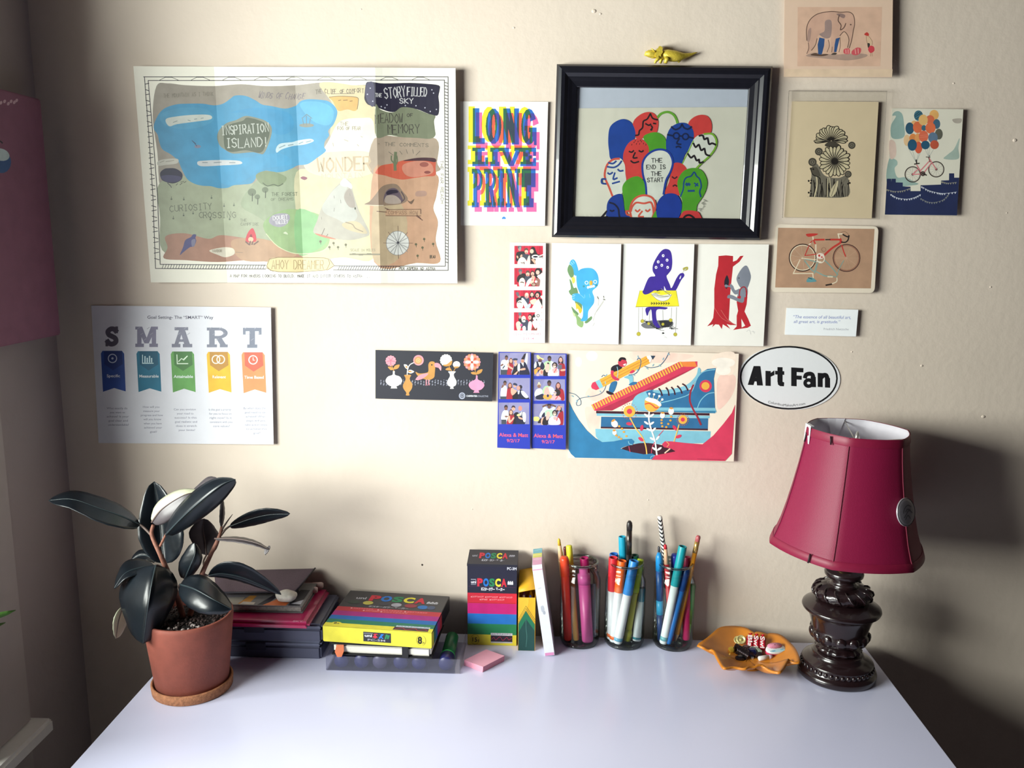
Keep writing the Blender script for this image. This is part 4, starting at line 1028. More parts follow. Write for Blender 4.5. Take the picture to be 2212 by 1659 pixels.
t, A = paper('quote_slip', 'small white paper slip with a two line blue quotation under the bicycle card', 'paper', [(1699, 665), (1854, 669), (1849, 727), (1695, 723)], (.0005, .006, .0005), '#ECEFF2')
A.crop(1650, 470, 6.144)
A.txt('“The essence of all beautiful art,', 390, 1335, 40, '#8A93C4', 0.008, w=765, shear=0.2, rot=0.012); A.txt('all great art, is gratitude.”', 395, 1398, 38, '#8A93C4', 0.008, w=620, shear=0.2, rot=0.006); A.txt('Friedrich Nietzsche', 795, 1492, 28, '#9C9CA8', 0.0, w=330, rot=0.012)
A.done(t)

# --- oval sticker
def sticker():
    cx, cy = 1705, 816.5
    A0 = on_wall(cx, cy, .0012)
    n = Vector((0, -1, 0))
    t = thing('oval_sticker', 'white oval sticker with a black outline and bold black words Art Fan', 'sticker', A0)
    k = 56; pts = []
    for i in range(k):
        a = 2 * PI * i / k; x, y = 110 * math.cos(a), 69 * math.sin(a); pts.append(hit(cx + x, cy + y + x * .03, A0, n))
    vs = pts + [p + Vector((0, .0006, 0)) for p in pts]
    mesh_obj('sheet', vs, [tuple(range(k))[::-1], tuple(range(k, 2 * k))] + [(i, (i + 1) % k, k + (i + 1) % k, k + i) for i in range(k)], mat('#E4E5E8', 0.35, grain=0.01), t)
    A = Art(lambda x, y, z: hit(x, y, A0 + n * z, n)); A.crop(0, 0, 1)
    A.ring(1704, 816, 104, 67, 3.6, '#0B0B10', 0.02, 48)
    A.crop(1580, 730, 3.1295)
    A.hold = True; k_ = '#0B0B10'
    for s in ('150 190, 190 190, 149 319, 110 317', '157 190, 196 191, 213 322, 173 321', '138 267, 188 269, 190 295, 132 293', '230 222, 266 224, 266 325, 230 323', '262 240, 290 219, 291 251, 266 262',
              '311 197, 346 198, 346 300, 311 296', '295 222, 357 225, 357 250, 295 247', '311 290, 346 296, 357 301, 355 327, 330 326, 315 316', '404 199, 441 201, 441 327, 404 325', '404 199, 487 204, 486 233, 404 229', '404 252, 476 256, 475 283, 404 279',
              '535 262, 570 264, 572 333, 538 332', '583 236, 617 238, 617 333, 583 331', '632 270, 667 272, 667 337, 632 335'): A.poly(s, k_)
    A.line('498 265, 506 248, 530 242, 548 250, 554 272', 28, k_, True); A.ring(522, 305, 24, 21, 24, k_); A.line('612 262, 624 252, 640 254, 649 276', 30, k_, True)
    A.hold = False
    A.txt('Columbus', 247, 440, 17, '#2A2A30', 0.0, w=104, rot=0.20); A.txt('Makes', 352, 462, 17, '#2A2A30', 0.0, w=62, rot=0.02); A.txt('Art.com', 416, 463, 17, '#2A2A30', 0.0, w=84, rot=-0.14)
    A.done(t)
sticker()

# --- photo booth strips
SK, SK2, DK = '#DDA58E', '#7A5347', '#221A20'
def head(A, x, y, rx, ry, skin, hair, long=False, face=True):
    if long: A.blob([(x - rx * 1.35, y + ry * 1.9), (x - rx * 1.4, y - ry * .2), (x, y - ry * 1.45), (x + rx * 1.4, y - ry * .2), (x + rx * 1.3, y + ry * 1.9), (x, y + ry * 1.2)], hair)
    elif hair: A.ell(x, y - ry * .3, rx * 1.15, ry * 1.1, hair, n=12)
    A.ell(x, y + ry * .1, rx, ry, skin, n=12)
    if hair and not long: A.blob([(x - rx * 1.08, y - ry * .2), (x - rx * .6, y - ry * 1.2), (x + rx * .6, y - ry * 1.2), (x + rx * 1.08, y - ry * .2), (x, y - ry * .55)], hair, 3)
    if face:
        A.lines([f'{x-rx*.45:.0f} {y:.0f}, {x-rx*.2:.0f} {y:.0f}', f'{x+rx*.2:.0f} {y:.0f}, {x+rx*.45:.0f} {y:.0f}', f'{x-rx*.3:.0f} {y+ry*.55:.0f}, {x+rx*.3:.0f} {y+ry*.55:.0f}'], max(rx * .14, 3), '#6A3A34')

t, A = paper('photo_strip', 'white photo booth strip of four pictures against a red curtain', 'photo', [(1102, 524), (1179, 525), (1177, 741), (1101, 740)], (.001, .0055, .001), '#EFEDE9')
RED = '#BE1838'
def folds(x0, y0, x1, y1):
    A.rect(x0, y0, x1, y1, RED); A.hold = True
    for k in range(7):
        x = x0 + (x1 - x0) * (k + .6) / 7.4; A.line([(x, y0 + 6), (x - 14, y1 - 6)], 22, '#D42A4A' if k % 2 else '#A01430')
    A.hold = False; A.z += A.eps
A.crop(1095, 520, 13.82)
A.clip = (222, 150, 1078, 700); folds(222, 150, 1078, 700)
A.blob('290 360, 380 320, 520 330, 540 480, 440 620, 280 600, 270 470', DK); A.blob('440 420, 560 400, 680 430, 640 560, 470 560', '#3C3E4C'); A.blob('290 450, 330 460, 340 530, 300 510', SK); A.blob('390 470, 430 410, 460 430, 440 490', SK)
head(A, 380, 240, 44, 62, '#9A8A86', '#4A4A50'); A.ell(380, 190, 62, 44, '#55565E'); A.ell(395, 210, 30, 34, '#8A8C90')
head(A, 580, 315, 52, 74, '#E8BCA6', '#5A4038'); A.ell(575, 365, 22, 18, '#A03040')
A.blob('700 260, 760 185, 830 210, 900 380, 960 420, 840 430, 690 430', '#1E151A'); A.ell(742, 315, 58, 66, '#EDBBA6')
A.blob('680 440, 960 420, 1060 470, 1080 640, 870 690, 700 690', '#2A1C22'); A.blob('880 520, 1080 500, 1080 700, 870 700', '#F3EEE8'); A.ring(850, 480, 95, 45, 34, '#F3F0EE'); A.ell(850, 478, 66, 28, '#1E1A30'); A.line('940 470, 1080 415', 30, '#EDEAE8'); A.line('950 490, 1075 515', 14, '#1E1A24')
A.blob('610 540, 660 440, 690 480, 690 690, 590 690', '#C9C6C2'); A.blob('730 560, 800 540, 850 620, 840 700, 790 640', SK)
A.blob('320 640, 380 520, 470 490, 560 560, 590 700, 340 700', '#F2E8DC'); A.line('420 650, 460 665, 520 640', 20, '#5A3028', True); A.blob('500 690, 520 650, 530 700', '#5A2A30')
A.clip = (218, 812, 1060, 1366); folds(218, 812, 1060, 1366)
A.blob('310 1090, 400 1000, 540 980, 560 1130, 420 1250, 310 1220', DK); A.blob('540 1080, 620 1050, 720 1080, 640 1260, 560 1240', '#3C3F50'); A.ell(400, 900, 56, 60, '#5C5E68'); A.ell(405, 960, 42, 50, '#8E7670')
head(A, 622, 985, 54, 72, '#E8BCA6', '#5A4038'); A.ell(618, 1030, 22, 18, '#A03040')
head(A, 765, 985, 52, 62, '#E3AE9A', '#2A1A1C', True); A.blob('740 1060, 830 1060, 820 1160, 770 1180', SK); A.ell(765, 1025, 40, 9, '#3A2220')
A.blob('840 880, 900 820, 990 830, 1060 930, 1020 970, 960 1060, 880 1140, 830 1000', '#1E141A'); A.ell(920, 945, 56, 66, '#EDB7A8'); A.blob('1000 1000, 1060 980, 1060 1366, 960 1366, 990 1180, 900 1060', '#F3EDE6'); A.blob('860 1130, 980 1150, 990 1250, 960 1366, 860 1300', '#8E6258')
A.blob('560 1330, 620 1180, 740 1100, 720 1220, 620 1366, 560 1366', '#D5D5D6'); A.blob('700 1220, 800 1180, 790 1270, 720 1300', '#E6BFA8'); A.ell(870, 1220, 40, 34, '#F0E8DC'); A.ell(800, 1310, 62, 50, '#B0907E'); A.ring(800, 1310, 62, 50, 18, '#4A3A2E')
A.blob('360 1220, 420 1120, 500 1120, 540 1220, 520 1366, 380 1366', '#F0DCCC'); A.line('410 1245, 450 1235, 500 1255', 26, '#4A2A22', True); A.rect(218, 1310, 300, 1366, '#EFE4DC')
A.crop(1095, 620, 12.76)
A.clip = (195, 87, 978, 585); folds(195, 87, 978, 585)
A.blob('260 340, 340 270, 470 260, 500 420, 300 470', DK); A.blob('450 280, 560 290, 620 320, 600 450, 520 490, 440 380', '#3A3E54'); A.poly('240 160, 310 130, 350 240, 290 270', '#5C5C64'); A.ell(345, 270, 36, 32, '#A08078')
head(A, 545, 245, 50, 66, '#E6B6A4', '#C8A890', face=False); A.ell(548, 195, 40, 30, '#EEDCC8'); A.ell(540, 280, 34, 26, '#B08088')
head(A, 690, 205, 44, 54, '#E8B4A2', '#22161A', True); A.blob('760 240, 780 160, 850 115, 930 170, 920 260, 860 300, 800 330', '#1E141A'); A.ell(840, 230, 46, 62, '#E8A89A'); A.ell(832, 240, 16, 26, '#B83A44')
A.blob('640 380, 760 330, 820 360, 800 480, 680 470', '#E9C6B2'); A.blob('700 560, 780 430, 860 340, 940 370, 960 470, 940 585, 720 585', '#F1E6D8'); A.blob('880 320, 960 340, 978 400, 978 520, 930 440', '#2A1C20'); A.blob('920 260, 978 240, 978 330', '#EFE8E0')
A.blob('400 340, 450 310, 570 480, 540 585, 500 585', '#D4D6DA'); A.blob('560 500, 640 450, 660 500, 610 585, 500 585', '#B4BCC6'); A.blob('270 480, 320 380, 420 370, 450 470, 420 575, 310 575', '#F2E4D6'); A.line('305 430, 350 408, 400 432', 20, '#2E1C1A', True)
A.clip = (193, 695, 968, 1197); folds(193, 695, 968, 1197)
A.blob('320 870, 400 850, 420 960, 400 1140, 340 1000', DK); A.blob('400 960, 480 900, 580 920, 600 1060, 570 1197, 430 1150', '#3C4056'); A.ell(360, 740, 46, 50, '#666872'); A.ell(362, 830, 34, 44, '#B08C86')
A.ell(460, 880, 62, 86, '#F0D4C4'); A.ell(465, 940, 48, 34, '#F4ECE6'); A.line('440 920, 470 895, 510 915', 18, '#2A1A1A', True); A.blob('580 800, 640 740, 690 800, 700 900, 720 1010, 620 920', '#3A2024'); A.ell(630, 840, 46, 62, '#E5A598'); A.ell(628, 845, 14, 10, '#902C38')
A.blob('680 830, 740 750, 800 780, 860 900, 760 950, 700 900', '#1E1618'); A.blob('770 720, 860 695, 960 705, 960 900, 880 930, 800 860', '#F1E9DF'); A.ring(860, 790, 34, 34, 16, '#2A2426'); A.blob('720 850, 790 840, 800 920, 740 920', '#EFE0D8'); A.blob('700 960, 800 920, 968 930, 968 1197, 840 1197, 740 1090', '#F3EEE6'); A.blob('690 1180, 730 1090, 780 1160, 830 1110, 820 1197', '#7A3428')
A.blob('590 1000, 640 940, 690 1000, 660 1197, 580 1197', '#EDE4DC'); A.blob('250 1030, 280 960, 340 950, 390 1020, 370 1180, 290 1190', '#F0C4B4'); A.ell(395, 1050, 34, 36, '#D0508A'); A.blob('430 1110, 480 1070, 520 1120, 510 1197, 440 1197', '#F3EEEA'); A.line('895 1000, 920 1070, 960 1100', 8, '#8A8A88', True)
A.clip = None
A.hand('CCAD MINDMARKET', 186, 1262, 62, 9, '#E8829C', 0.0, width=830); A.txt('2.13.14', 440, 1450, 56, '#E46A90', 0.01, w=300)
A.done(t)

def booth(A, pics):
    for rect, figs in pics:
        A.clip = rect
        A.rect(*rect, '#8B88B0'); A.poly([(rect[0], rect[1]), (rect[0] + (rect[2] - rect[0]) * .35, rect[1]), (rect[0] + (rect[2] - rect[0]) * .1, rect[3]), (rect[0], rect[3])], '#7F7CA4')
        for f in figs: f()
    A.clip = None
t, A = paper('photo_strip', 'blue bordered wedding photo strip next to the black vase card', 'photo', [(1077, 760), (1147, 761), (1145, 970), (1074, 967)], (.001, .005, .001), '#1A2FA6')
A.crop(1068, 750, 13.17)
W1, DR, NV = '#DDE3EA', '#A01F2E', '#1B1C38'
def s1a():
    A.blob('190 430, 250 360, 400 370, 420 480, 380 640, 200 640', W1); A.rect(180, 640, 380, 790, '#39404C'); A.line('240 600, 290 530', 30, '#303848'); A.blob('170 520, 230 470, 260 500, 200 540', SK2)
    head(A, 342, 310, 40, 60, SK2, '#2A1E20'); A.blob('400 480, 500 450, 545 560, 480 700, 490 800, 360 800, 380 600', DR); A.blob('355 500, 400 440, 440 420, 420 520, 520 590, 530 640, 420 590', SK); head(A, 470, 385, 38, 56, SK, '#6A3A30', True)
    A.blob('545 600, 580 500, 650 470, 690 520, 680 800, 500 800', '#16131F'); A.blob('560 490, 620 440, 660 470, 590 550', SK); head(A, 598, 390, 42, 52, SK, '#6A4038'); A.blob('520 340, 580 315, 660 330, 640 370, 540 372', '#2A3050')
    A.blob('880 330, 900 200, 940 170, 945 330, 920 500, 850 460', W1); A.blob('680 500, 740 450, 860 420, 930 540, 1000 800, 720 800, 720 620', NV); A.blob('665 500, 720 470, 730 600, 710 680, 660 660', W1); A.poly('760 440, 835 440, 825 550', W1); A.blob('740 620, 860 590, 880 640, 740 660', SK); head(A, 800, 385, 48, 56, '#C08A70', None); A.poly('770 320, 850 190, 900 175, 880 260, 850 350, 760 345', '#241C26'); A.poly('540 780, 640 690, 680 680, 620 780', SK)
def s1b():
    A.blob('190 1200, 240 1120, 320 1090, 360 1200, 330 1400, 180 1400', W1); A.rect(170, 1400, 340, 1510, '#39404C'); head(A, 300, 1030, 42, 58, SK2, '#2A1E20'); A.blob('200 1140, 240 1060, 270 1110, 220 1160', SK2)
    A.blob('370 1180, 450 1130, 520 1180, 530 1320, 520 1510, 350 1510', DR); head(A, 445, 1085, 42, 56, '#C88E78', '#5A2E28', True); A.blob('520 1330, 600 1250, 680 1300, 680 1510, 530 1510', '#15121E'); A.blob('470 1180, 520 1160, 560 1200, 640 1250, 520 1370, 470 1300', SK); head(A, 580, 1090, 40, 52, SK, '#4A2A28'); A.blob('530 1040, 580 1015, 645 1050, 640 1095, 540 1070', '#2A3050')
    A.blob('680 1260, 760 1200, 860 1290, 980 1440, 960 1510, 700 1510', NV); A.blob('760 1240, 840 1260, 940 1370, 960 1430, 880 1440, 780 1340', W1); A.blob('670 1260, 720 1230, 700 1330, 670 1330', W1); A.ell(685, 1160, 54, 62, '#C98E80'); A.blob('690 1110, 740 1075, 790 1110, 780 1180, 730 1180, 730 1120', '#221C2A')
def s1c():
    A.blob('190 2010, 240 1830, 330 1790, 400 1850, 380 2090, 230 2080', W1); A.rect(200, 2060, 340, 2200, '#39404C'); head(A, 330, 1730, 46, 64, SK2, '#2A1E20'); A.blob('290 1960, 350 1950, 390 1970, 330 2000', SK2)
    A.blob('540 1930, 620 1850, 700 1900, 700 2200, 500 2200', '#17131F'); head(A, 540, 1740, 50, 60, SK, '#3A2A34'); A.blob('400 1980, 500 1900, 560 1960, 500 2200, 350 2200', DR); A.blob('390 1960, 440 1950, 460 2080, 540 1990, 560 2030, 440 2160, 390 2090', SK); head(A, 470, 1850, 42, 58, SK, '#5A3A34', True)
    A.blob('620 2000, 740 1850, 860 1870, 880 2100, 840 2200, 640 2200', NV); A.blob('790 1870, 870 1860, 900 1960, 880 2120, 820 2100', W1); A.poly('700 1900, 790 1820, 760 1960', W1); A.ell(735, 1740, 54, 72, '#CC8474'); A.blob('640 1920, 700 1890, 740 1930, 700 1970, 640 1950', '#C8C48A'); A.blob('680 1980, 780 2010, 800 2060, 700 2030', SK)
booth(A, [((145, 158, 1012, 785), [s1a]), ((132, 878, 1010, 1478), [s1b]), ((122, 1575, 992, 2190), [s1c])])
A.txt('Alexa & Matt', 130, 2540, 105, '#F05A6A', 0.008, w=830, rot=0.02); A.txt('9/2/17', 350, 2700, 90, '#F05A6A', 0.008, w=370, rot=0.02)
A.done(t)

t, A = paper('photo_strip', 'blue bordered wedding photo strip next to the sneaker poster', 'photo', [(1153, 763), (1224, 764), (1222, 971), (1148, 968)], (.001, .006, .001), '#1A2FA6')
A.crop(1068, 750, 13.17)
def afro(x, y): A.ell(x, y, 78, 84, '#2A2026'); A.ell(x - 6, y + 20, 46, 60, '#E8BCAC'); A.lines([f'{x-40} {y}, {x-8} {y-4}', f'{x+4} {y}, {x+34} {y+6}'], 22, '#2A2A3A')
def s2a():
    A.blob('1370 560, 1420 440, 1520 390, 1640 400, 1700 560, 1660 700, 1400 660', '#A9D2A0'); A.blob('1600 420, 1690 430, 1720 560, 1620 640', W1); head(A, 1565, 335, 50, 66, '#5A3F3C', '#211A20')
    A.blob('1830 500, 1900 450, 1990 480, 2020 640, 2000 830, 1860 830, 1850 640', DR); head(A, 1885, 355, 48, 66, '#DFA090', '#3A1E22', True); A.rect(1810, 500, 1920, 620, '#5C6070'); A.blob('1880 640, 2010 620, 2010 670, 1900 680', SK)
    A.blob('1130 500, 1200 410, 1360 420, 1430 560, 1340 680, 1160 680', NV); A.blob('1120 520, 1180 410, 1200 540, 1140 600', W1); A.poly('1240 420, 1340 420, 1290 550', W1); head(A, 1300, 360, 56, 60, '#7A5048', None); A.ell(1300, 400, 50, 30, '#4A2A2C'); A.blob('1200 260, 1240 225, 1310 290, 1400 330, 1380 360, 1300 320, 1240 340', '#E3E08A')
    A.blob('1130 640, 1240 620, 1220 700, 1150 780', '#E3A044'); A.blob('1200 590, 1260 570, 1310 590, 1280 640, 1210 640', '#C07A54'); A.ell(1340, 710, 76, 76, '#E0B0A0'); A.ell(1345, 710, 30, 50, '#C07A6C'); A.blob('1200 760, 1260 740, 1270 820, 1200 820', '#D8A8A8')
    A.blob('1400 660, 1520 600, 1560 720, 1540 830, 1400 830', '#1C161E'); A.blob('1440 600, 1470 480, 1540 440, 1570 540, 1530 700, 1470 700', '#E6B8A8'); A.blob('1500 470, 1530 430, 1560 480', '#221A20')
    A.blob('1540 680, 1640 620, 1780 600, 1830 700, 1800 830, 1540 830', '#D5D0DC'); A.blob('1640 630, 1740 600, 1800 700, 1700 740', '#E8A8A4'); A.line('1700 720, 1770 600', 22, '#C83A48'); afro(1715, 510)
def s2b():
    A.blob('1360 1250, 1420 1130, 1500 1100, 1620 1130, 1700 1250, 1640 1330, 1400 1330', '#A9CFA0'); A.blob('1540 1140, 1660 1150, 1710 1270, 1620 1350', W1); head(A, 1560, 1035, 52, 70, '#5A3F3C', '#211A20')
    A.blob('1780 1240, 1880 1170, 1970 1250, 1990 1490, 1880 1490', DR); head(A, 1815, 1090, 50, 68, '#C98E80', '#4A2226', True)
    A.blob('1140 1330, 1200 1200, 1320 1180, 1370 1280, 1300 1420, 1180 1420', W1); A.blob('1180 1400, 1260 1360, 1380 1330, 1400 1478, 1200 1478', NV); head(A, 1270, 1100, 50, 58, '#8A6458', '#B8A890'); A.ell(1268, 1020, 26, 30, '#D8D8B0')
    A.blob('1410 1280, 1460 1150, 1530 1150, 1570 1300, 1540 1400, 1440 1400', '#E8A8A0'); A.ell(1440, 1410, 56, 60, '#E3A044'); A.ell(1590, 1410, 56, 60, '#E3A044'); A.ell(1520, 1380, 34, 40, '#2A2A50'); A.ell(1515, 1460, 56, 36, '#E3A044')
    A.blob('1620 1440, 1700 1360, 1850 1400, 1880 1490, 1620 1490', '#E8A8AC'); A.line('1740 1480, 1800 1400', 22, '#C83A48'); A.ell(1790, 1290, 90, 100, '#241A20'); A.ell(1720, 1310, 44, 56, '#E8B8A8'); A.line('1690 1290, 1760 1300', 30, '#8A8AA0')
def s2c():
    A.blob('1360 1830, 1420 1680, 1560 1760, 1700 1680, 1760 1690, 1680 1800, 1560 1870, 1440 1960', '#CFE0E0'); A.line('1380 1690, 1500 1640, 1620 1640, 1740 1690', 50, '#6A4A42', True); head(A, 1560, 1680, 50, 62, '#6A4A42', '#241C20'); A.blob('1280 1950, 1350 1800, 1420 1830, 1330 1990', W1); A.blob('1340 1960, 1420 1850, 1440 1960, 1380 2000', NV)
    A.blob('1440 1830, 1540 1780, 1650 1790, 1680 1960, 1480 1960', '#A9D2B0'); A.blob('1800 1980, 1880 1830, 1960 1850, 1950 2200, 1820 2200', DR); head(A, 1840, 1740, 50, 60, SK, '#3A2024', True); A.line('1770 1780, 1830 1680, 1930 1700', 34, '#C08A80')
    A.blob('1110 2000, 1180 1975, 1270 2000, 1260 2100, 1120 2090', '#DCDC78'); A.blob('1250 2100, 1330 2020, 1340 2140, 1240 2160', '#2A2028'); A.blob('1330 2060, 1400 1990, 1400 2190, 1330 2190', SK); A.blob('1380 2060, 1440 1980, 1540 2010, 1520 2200, 1370 2200', '#1E141E'); A.blob('1470 2040, 1480 1880, 1530 1830, 1580 1880, 1560 2000, 1500 2080', '#E6B0A4')
    A.blob('1550 2050, 1660 1960, 1800 1990, 1870 2080, 1850 2200, 1560 2200', '#D5CCD8'); A.blob('1680 1990, 1760 1980, 1800 2060, 1700 2060', '#E8A8A4'); A.line('1770 2090, 1800 1990', 20, '#C83A48'); afro(1720, 1870)
booth(A, [((1126, 203, 2022, 820), [s2a]), ((1122, 912, 2010, 1520), [s2b]), ((1112, 1612, 1990, 2215), [s2c])])
A.txt('Alexa & Matt', 1118, 2565, 105, '#F05A6A', 0.008, w=830, rot=0.025); A.txt('9/2/17', 1345, 2730, 90, '#F05A6A', 0.008, w=370, rot=0.025)
A.done(t)

# --- three white art cards in a row
t, A = paper('art_card', 'white art card with a round headed blue creature hugging a leafy branch', 'card', [(1192, 525), (1342, 527), (1336, 744), (1187, 741)], (.0015, .0055, .0015), '#EDEAE6', group='cards in the row under the frame')
A.crop(1090, 510, 6.637)
GR = '#6C9062'
A.blob('900 490, 920 420, 960 400, 1000 470, 990 570, 960 600, 930 570', GR); A.blob('930 620, 960 650, 990 740, 1030 740, 1050 830, 960 850, 920 790, 950 750', GR)
A.blob('1000 900, 1080 920, 1110 1000, 1100 1080, 1040 1020', GR); A.blob('960 1010, 1010 1060, 1060 1110, 1040 1140, 1000 1110, 970 1060', GR); A.blob('1000 1100, 1060 1150, 1130 1230, 1110 1310, 1040 1270, 1030 1190', '#8FAE74'); A.blob('1150 1230, 1240 1150, 1250 1190, 1180 1250', GR); A.blob('970 1080, 1010 1120, 1000 1160', '#C8DCA0')
A.blob('960 600, 1000 590, 1010 650, 980 680', '#E6CE5A'); A.blob('1020 960, 1070 1000, 1110 1060, 1080 1110, 1050 1040, 1030 1050', '#E8C23A')
BL = '#44A9DC'
A.blob('930 400, 950 350, 990 335, 1030 390, 1060 500, 1050 560, 1000 560, 985 480, 960 430', BL)
A.blob('1030 560, 1080 480, 1180 455, 1270 470, 1330 540, 1350 640, 1330 720, 1260 790, 1285 880, 1280 960, 1240 1020, 1200 1080, 1190 1190, 1150 1220, 1090 1210, 1120 1150, 1120 1020, 1080 960, 980 920, 965 870, 980 830, 1050 820, 1080 830, 1040 720', BL)
A.lines(['935 400, 960 420', '950 375, 980 405', '975 350, 1000 390', '970 900, 1000 890', '965 870, 1000 865', '975 840, 1010 850'], 7, '#A8D8EE'); A.lines(['1060 820, 1110 860, 1140 890', '1215 830, 1225 880', '1150 840, 1150 880'], 6, '#8AC4E6')
A.ring(1175, 668, 22, 22, 10, '#DDE6E8'); A.ring(1298, 655, 22, 22, 10, '#DDE6E8'); A.ell(1240, 672, 22, 36, '#E0A030'); A.ell(1222, 672, 8, 30, '#C8C85A'); A.ell(1135, 720, 16, 16, '#3F8C9A'); A.ell(1318, 705, 16, 16, '#3F8C9A')
A.hold = True
for x, y in ((1195, 735), (1225, 728), (1250, 722), (1278, 718)): A.ell(x, y, 16, 20, '#EDF0EE', n=9)
A.hold = False; A.z += A.eps
A.lines(['1270 1210, 1300 1110, 1360 1010, 1430 910', '1340 1000, 1350 900, 1330 860', '1290 1120, 1350 1040, 1420 940', '1420 860, 1430 910, 1440 920'], 5, '#A9A89E', True); A.lines(['1330 870, 1345 900', '1415 905, 1440 912', '1420 860, 1424 880'], 12, '#6A6A64'); A.line('1265 1290, 1290 1245', 7, '#B8B6B0')
A.done(t)

t, A = paper('art_card', 'white art card with a purple many eyed creature eating at a yellow table', 'card', [(1347, 526), (1500, 527), (1492, 746), (1341, 744)], (.0015, .006, .0015), '#EAE9E6', group='cards in the row under the frame')
A.crop(1330, 510, 6.506)
PU = '#3A2490'
A.blob('360 1240, 480 1190, 620 1185, 760 1180, 810 1220, 780 1270, 640 1290, 480 1300, 400 1290', '#6E6E72'); A.hold = True
for k in range(40):
    x = 380 + (k * 47) % 400; y = 1190 + (k * 29) % 125; A.line([(x, y), (x + 40 + k % 5 * 14, y - 14 + (k % 4) * 8)], 7, '#24242A')
A.hold = False; A.z += A.eps
A.blob('620 1195, 700 1185, 800 1215, 740 1270, 650 1280', '#2A2A30'); A.lines(['620 1320, 680 1330', '780 1290, 810 1308'], 6, '#55555A'); A.blob('650 1360, 670 1352, 685 1368, 660 1375', '#222228'); A.line('640 1370, 720 1430', 4, '#C8C8C8')
A.blob('440 1000, 710 1000, 700 1030, 580 1035, 570 1140, 590 1220, 625 1280, 580 1285, 520 1210, 500 1040, 470 1060, 450 1115, 430 1100', PU)
A.blob('700 180, 770 210, 795 330, 785 460, 740 530, 715 570, 760 680, 785 730, 850 600, 900 530, 950 520, 965 560, 920 620, 850 755, 800 790, 700 760, 560 790, 480 800, 420 820, 380 800, 400 730, 450 610, 490 570, 555 560, 520 490, 525 400, 580 290, 640 210', PU, 4)
A.blob('905 570, 920 555, 910 600, 895 600', '#E4E2E4'); A.poly('680 700, 715 770, 680 760', '#E6E4E4')
A.hold = True
for x, y in ((667, 275), (722, 338), (597, 362), (648, 410), (567, 440), (730, 440)): A.ell(x, y, 19, 22, '#E6E3EE', n=10)
A.hold = False; A.z += A.eps; A.hold = True
for x, y in ((672, 272), (720, 342), (600, 364), (646, 412), (570, 440), (726, 444)): A.ell(x, y, 7, 9, '#4A3A9A', n=7)
A.hold = False; A.z += A.eps
A.poly('340 765, 850 765, 890 985, 280 995', '#E6D92C'); A.line('340 765, 280 995, 890 985, 850 765', 5, '#8A8430')
A.blob('380 770, 470 740, 560 740, 500 790, 440 818, 395 815', PU); A.blob('500 815, 560 800, 640 830, 780 820, 740 890, 660 915, 580 890', '#E9E8E2'); A.blob('510 820, 560 800, 640 840, 780 825, 760 850, 640 870, 560 850', '#BDBFB8'); A.line('500 815, 580 890, 660 915, 740 890, 785 820', 5, '#66665A', True)
A.lines(['550 800, 620 795', '640 740, 760 830', '680 770, 770 800', '700 790, 760 820', '580 830, 740 850'], 7, '#8F8C5A'); A.line('580 770, 640 755', 12, '#24202A')
A.hold = True
for k in range(8): x = 500 + k * 34; A.line([(x, 930), (x + 16, 946), (x, 962)], 9, '#34301A')
A.hold = False; A.line('490 947, 760 947', 5, '#34301A')
A.lines(['325 1005, 320 1345', '376 1005, 376 1170', '484 1040, 468 1200', '662 1040, 665 1190', '786 1005, 780 1150', '856 1000, 842 1350'], 5, '#7E7E7C')
for x, y, r in ((322, 1375, 27), (375, 1195, 24), (463, 1230, 20), (663, 1238, 20), (772, 1182, 24), (838, 1382, 25)): A.ell(x, y, r, r, '#BDB23C'); A.ring(x, y, r, r, 4, '#7A7430')
A.blob('945 450, 1010 430, 1015 470, 960 490', '#A9A24A'); A.lines(['940 515, 975 470', '960 490, 990 460'], 10, '#C4C4BE'); A.lines(['680 1425, 700 1420, 720 1432'], 5, '#C9C9C9')
A.done(t)

t, A = paper('art_card', 'white art card with a grey headed figure in red overalls beside a red tree trunk', 'card', [(1509, 527), (1661, 528), (1649, 748), (1499, 746)], (.0015, .0065, .0015), '#E8E5DE', group='cards in the row under the frame')
A.crop(1330, 510, 6.506)
RD = '#B3202C'
A.poly('1445 280, 1550 270, 1650 280, 1648 360, 1700 340, 1750 280, 1798 275, 1740 360, 1648 430, 1630 600, 1610 800, 1600 1000, 1590 1180, 1640 1220, 1700 1250, 1610 1250, 1560 1235, 1610 1305, 1540 1260, 1505 1240, 1492 1308, 1450 1245, 1400 1240, 1355 1280, 1370 1238, 1285 1268, 1340 1205, 1370 1150, 1385 1000, 1385 740, 1410 540, 1440 420', RD)
A.line('1390 1010, 1500 1160, 1690 1245', 5, '#CF6A64', True); A.line('1480 1040, 1560 1160, 1620 1220', 6, '#CF6A64', True)
A.blob('1562 550, 1590 610, 1590 670, 1560 740, 1530 700, 1528 630', '#1C1C28')
GY = '#7A7F8C'
A.blob('1715 820, 1780 700, 1850 720, 1850 840, 1800 920, 1715 900', GY); A.blob('1600 700, 1550 680, 1530 700, 1550 720, 1600 715, 1640 780, 1680 820, 1740 800, 1740 740, 1680 760, 1650 700, 1610 670', GY)
A.blob('1820 415, 1860 440, 1900 560, 1880 660, 1840 740, 1760 730, 1710 650, 1700 580, 1760 470', GY)
A.poly('1710 850, 1750 840, 1830 860, 1848 740, 1850 860, 1840 960, 1810 1060, 1860 1160, 1900 1260, 1850 1290, 1770 1300, 1770 1285, 1820 1260, 1765 1160, 1770 1300, 1650 1320, 1700 1270, 1700 1120, 1720 1050, 1700 930', RD)
A.line('1738 860, 1745 760, 1790 715, 1830 740, 1835 860', 16, '#9A2430', True)
A.blob('1750 780, 1800 740, 1830 800, 1810 860, 1800 920, 1760 935, 1620 880, 1570 870, 1580 830, 1640 830, 1740 880, 1760 850', GY)
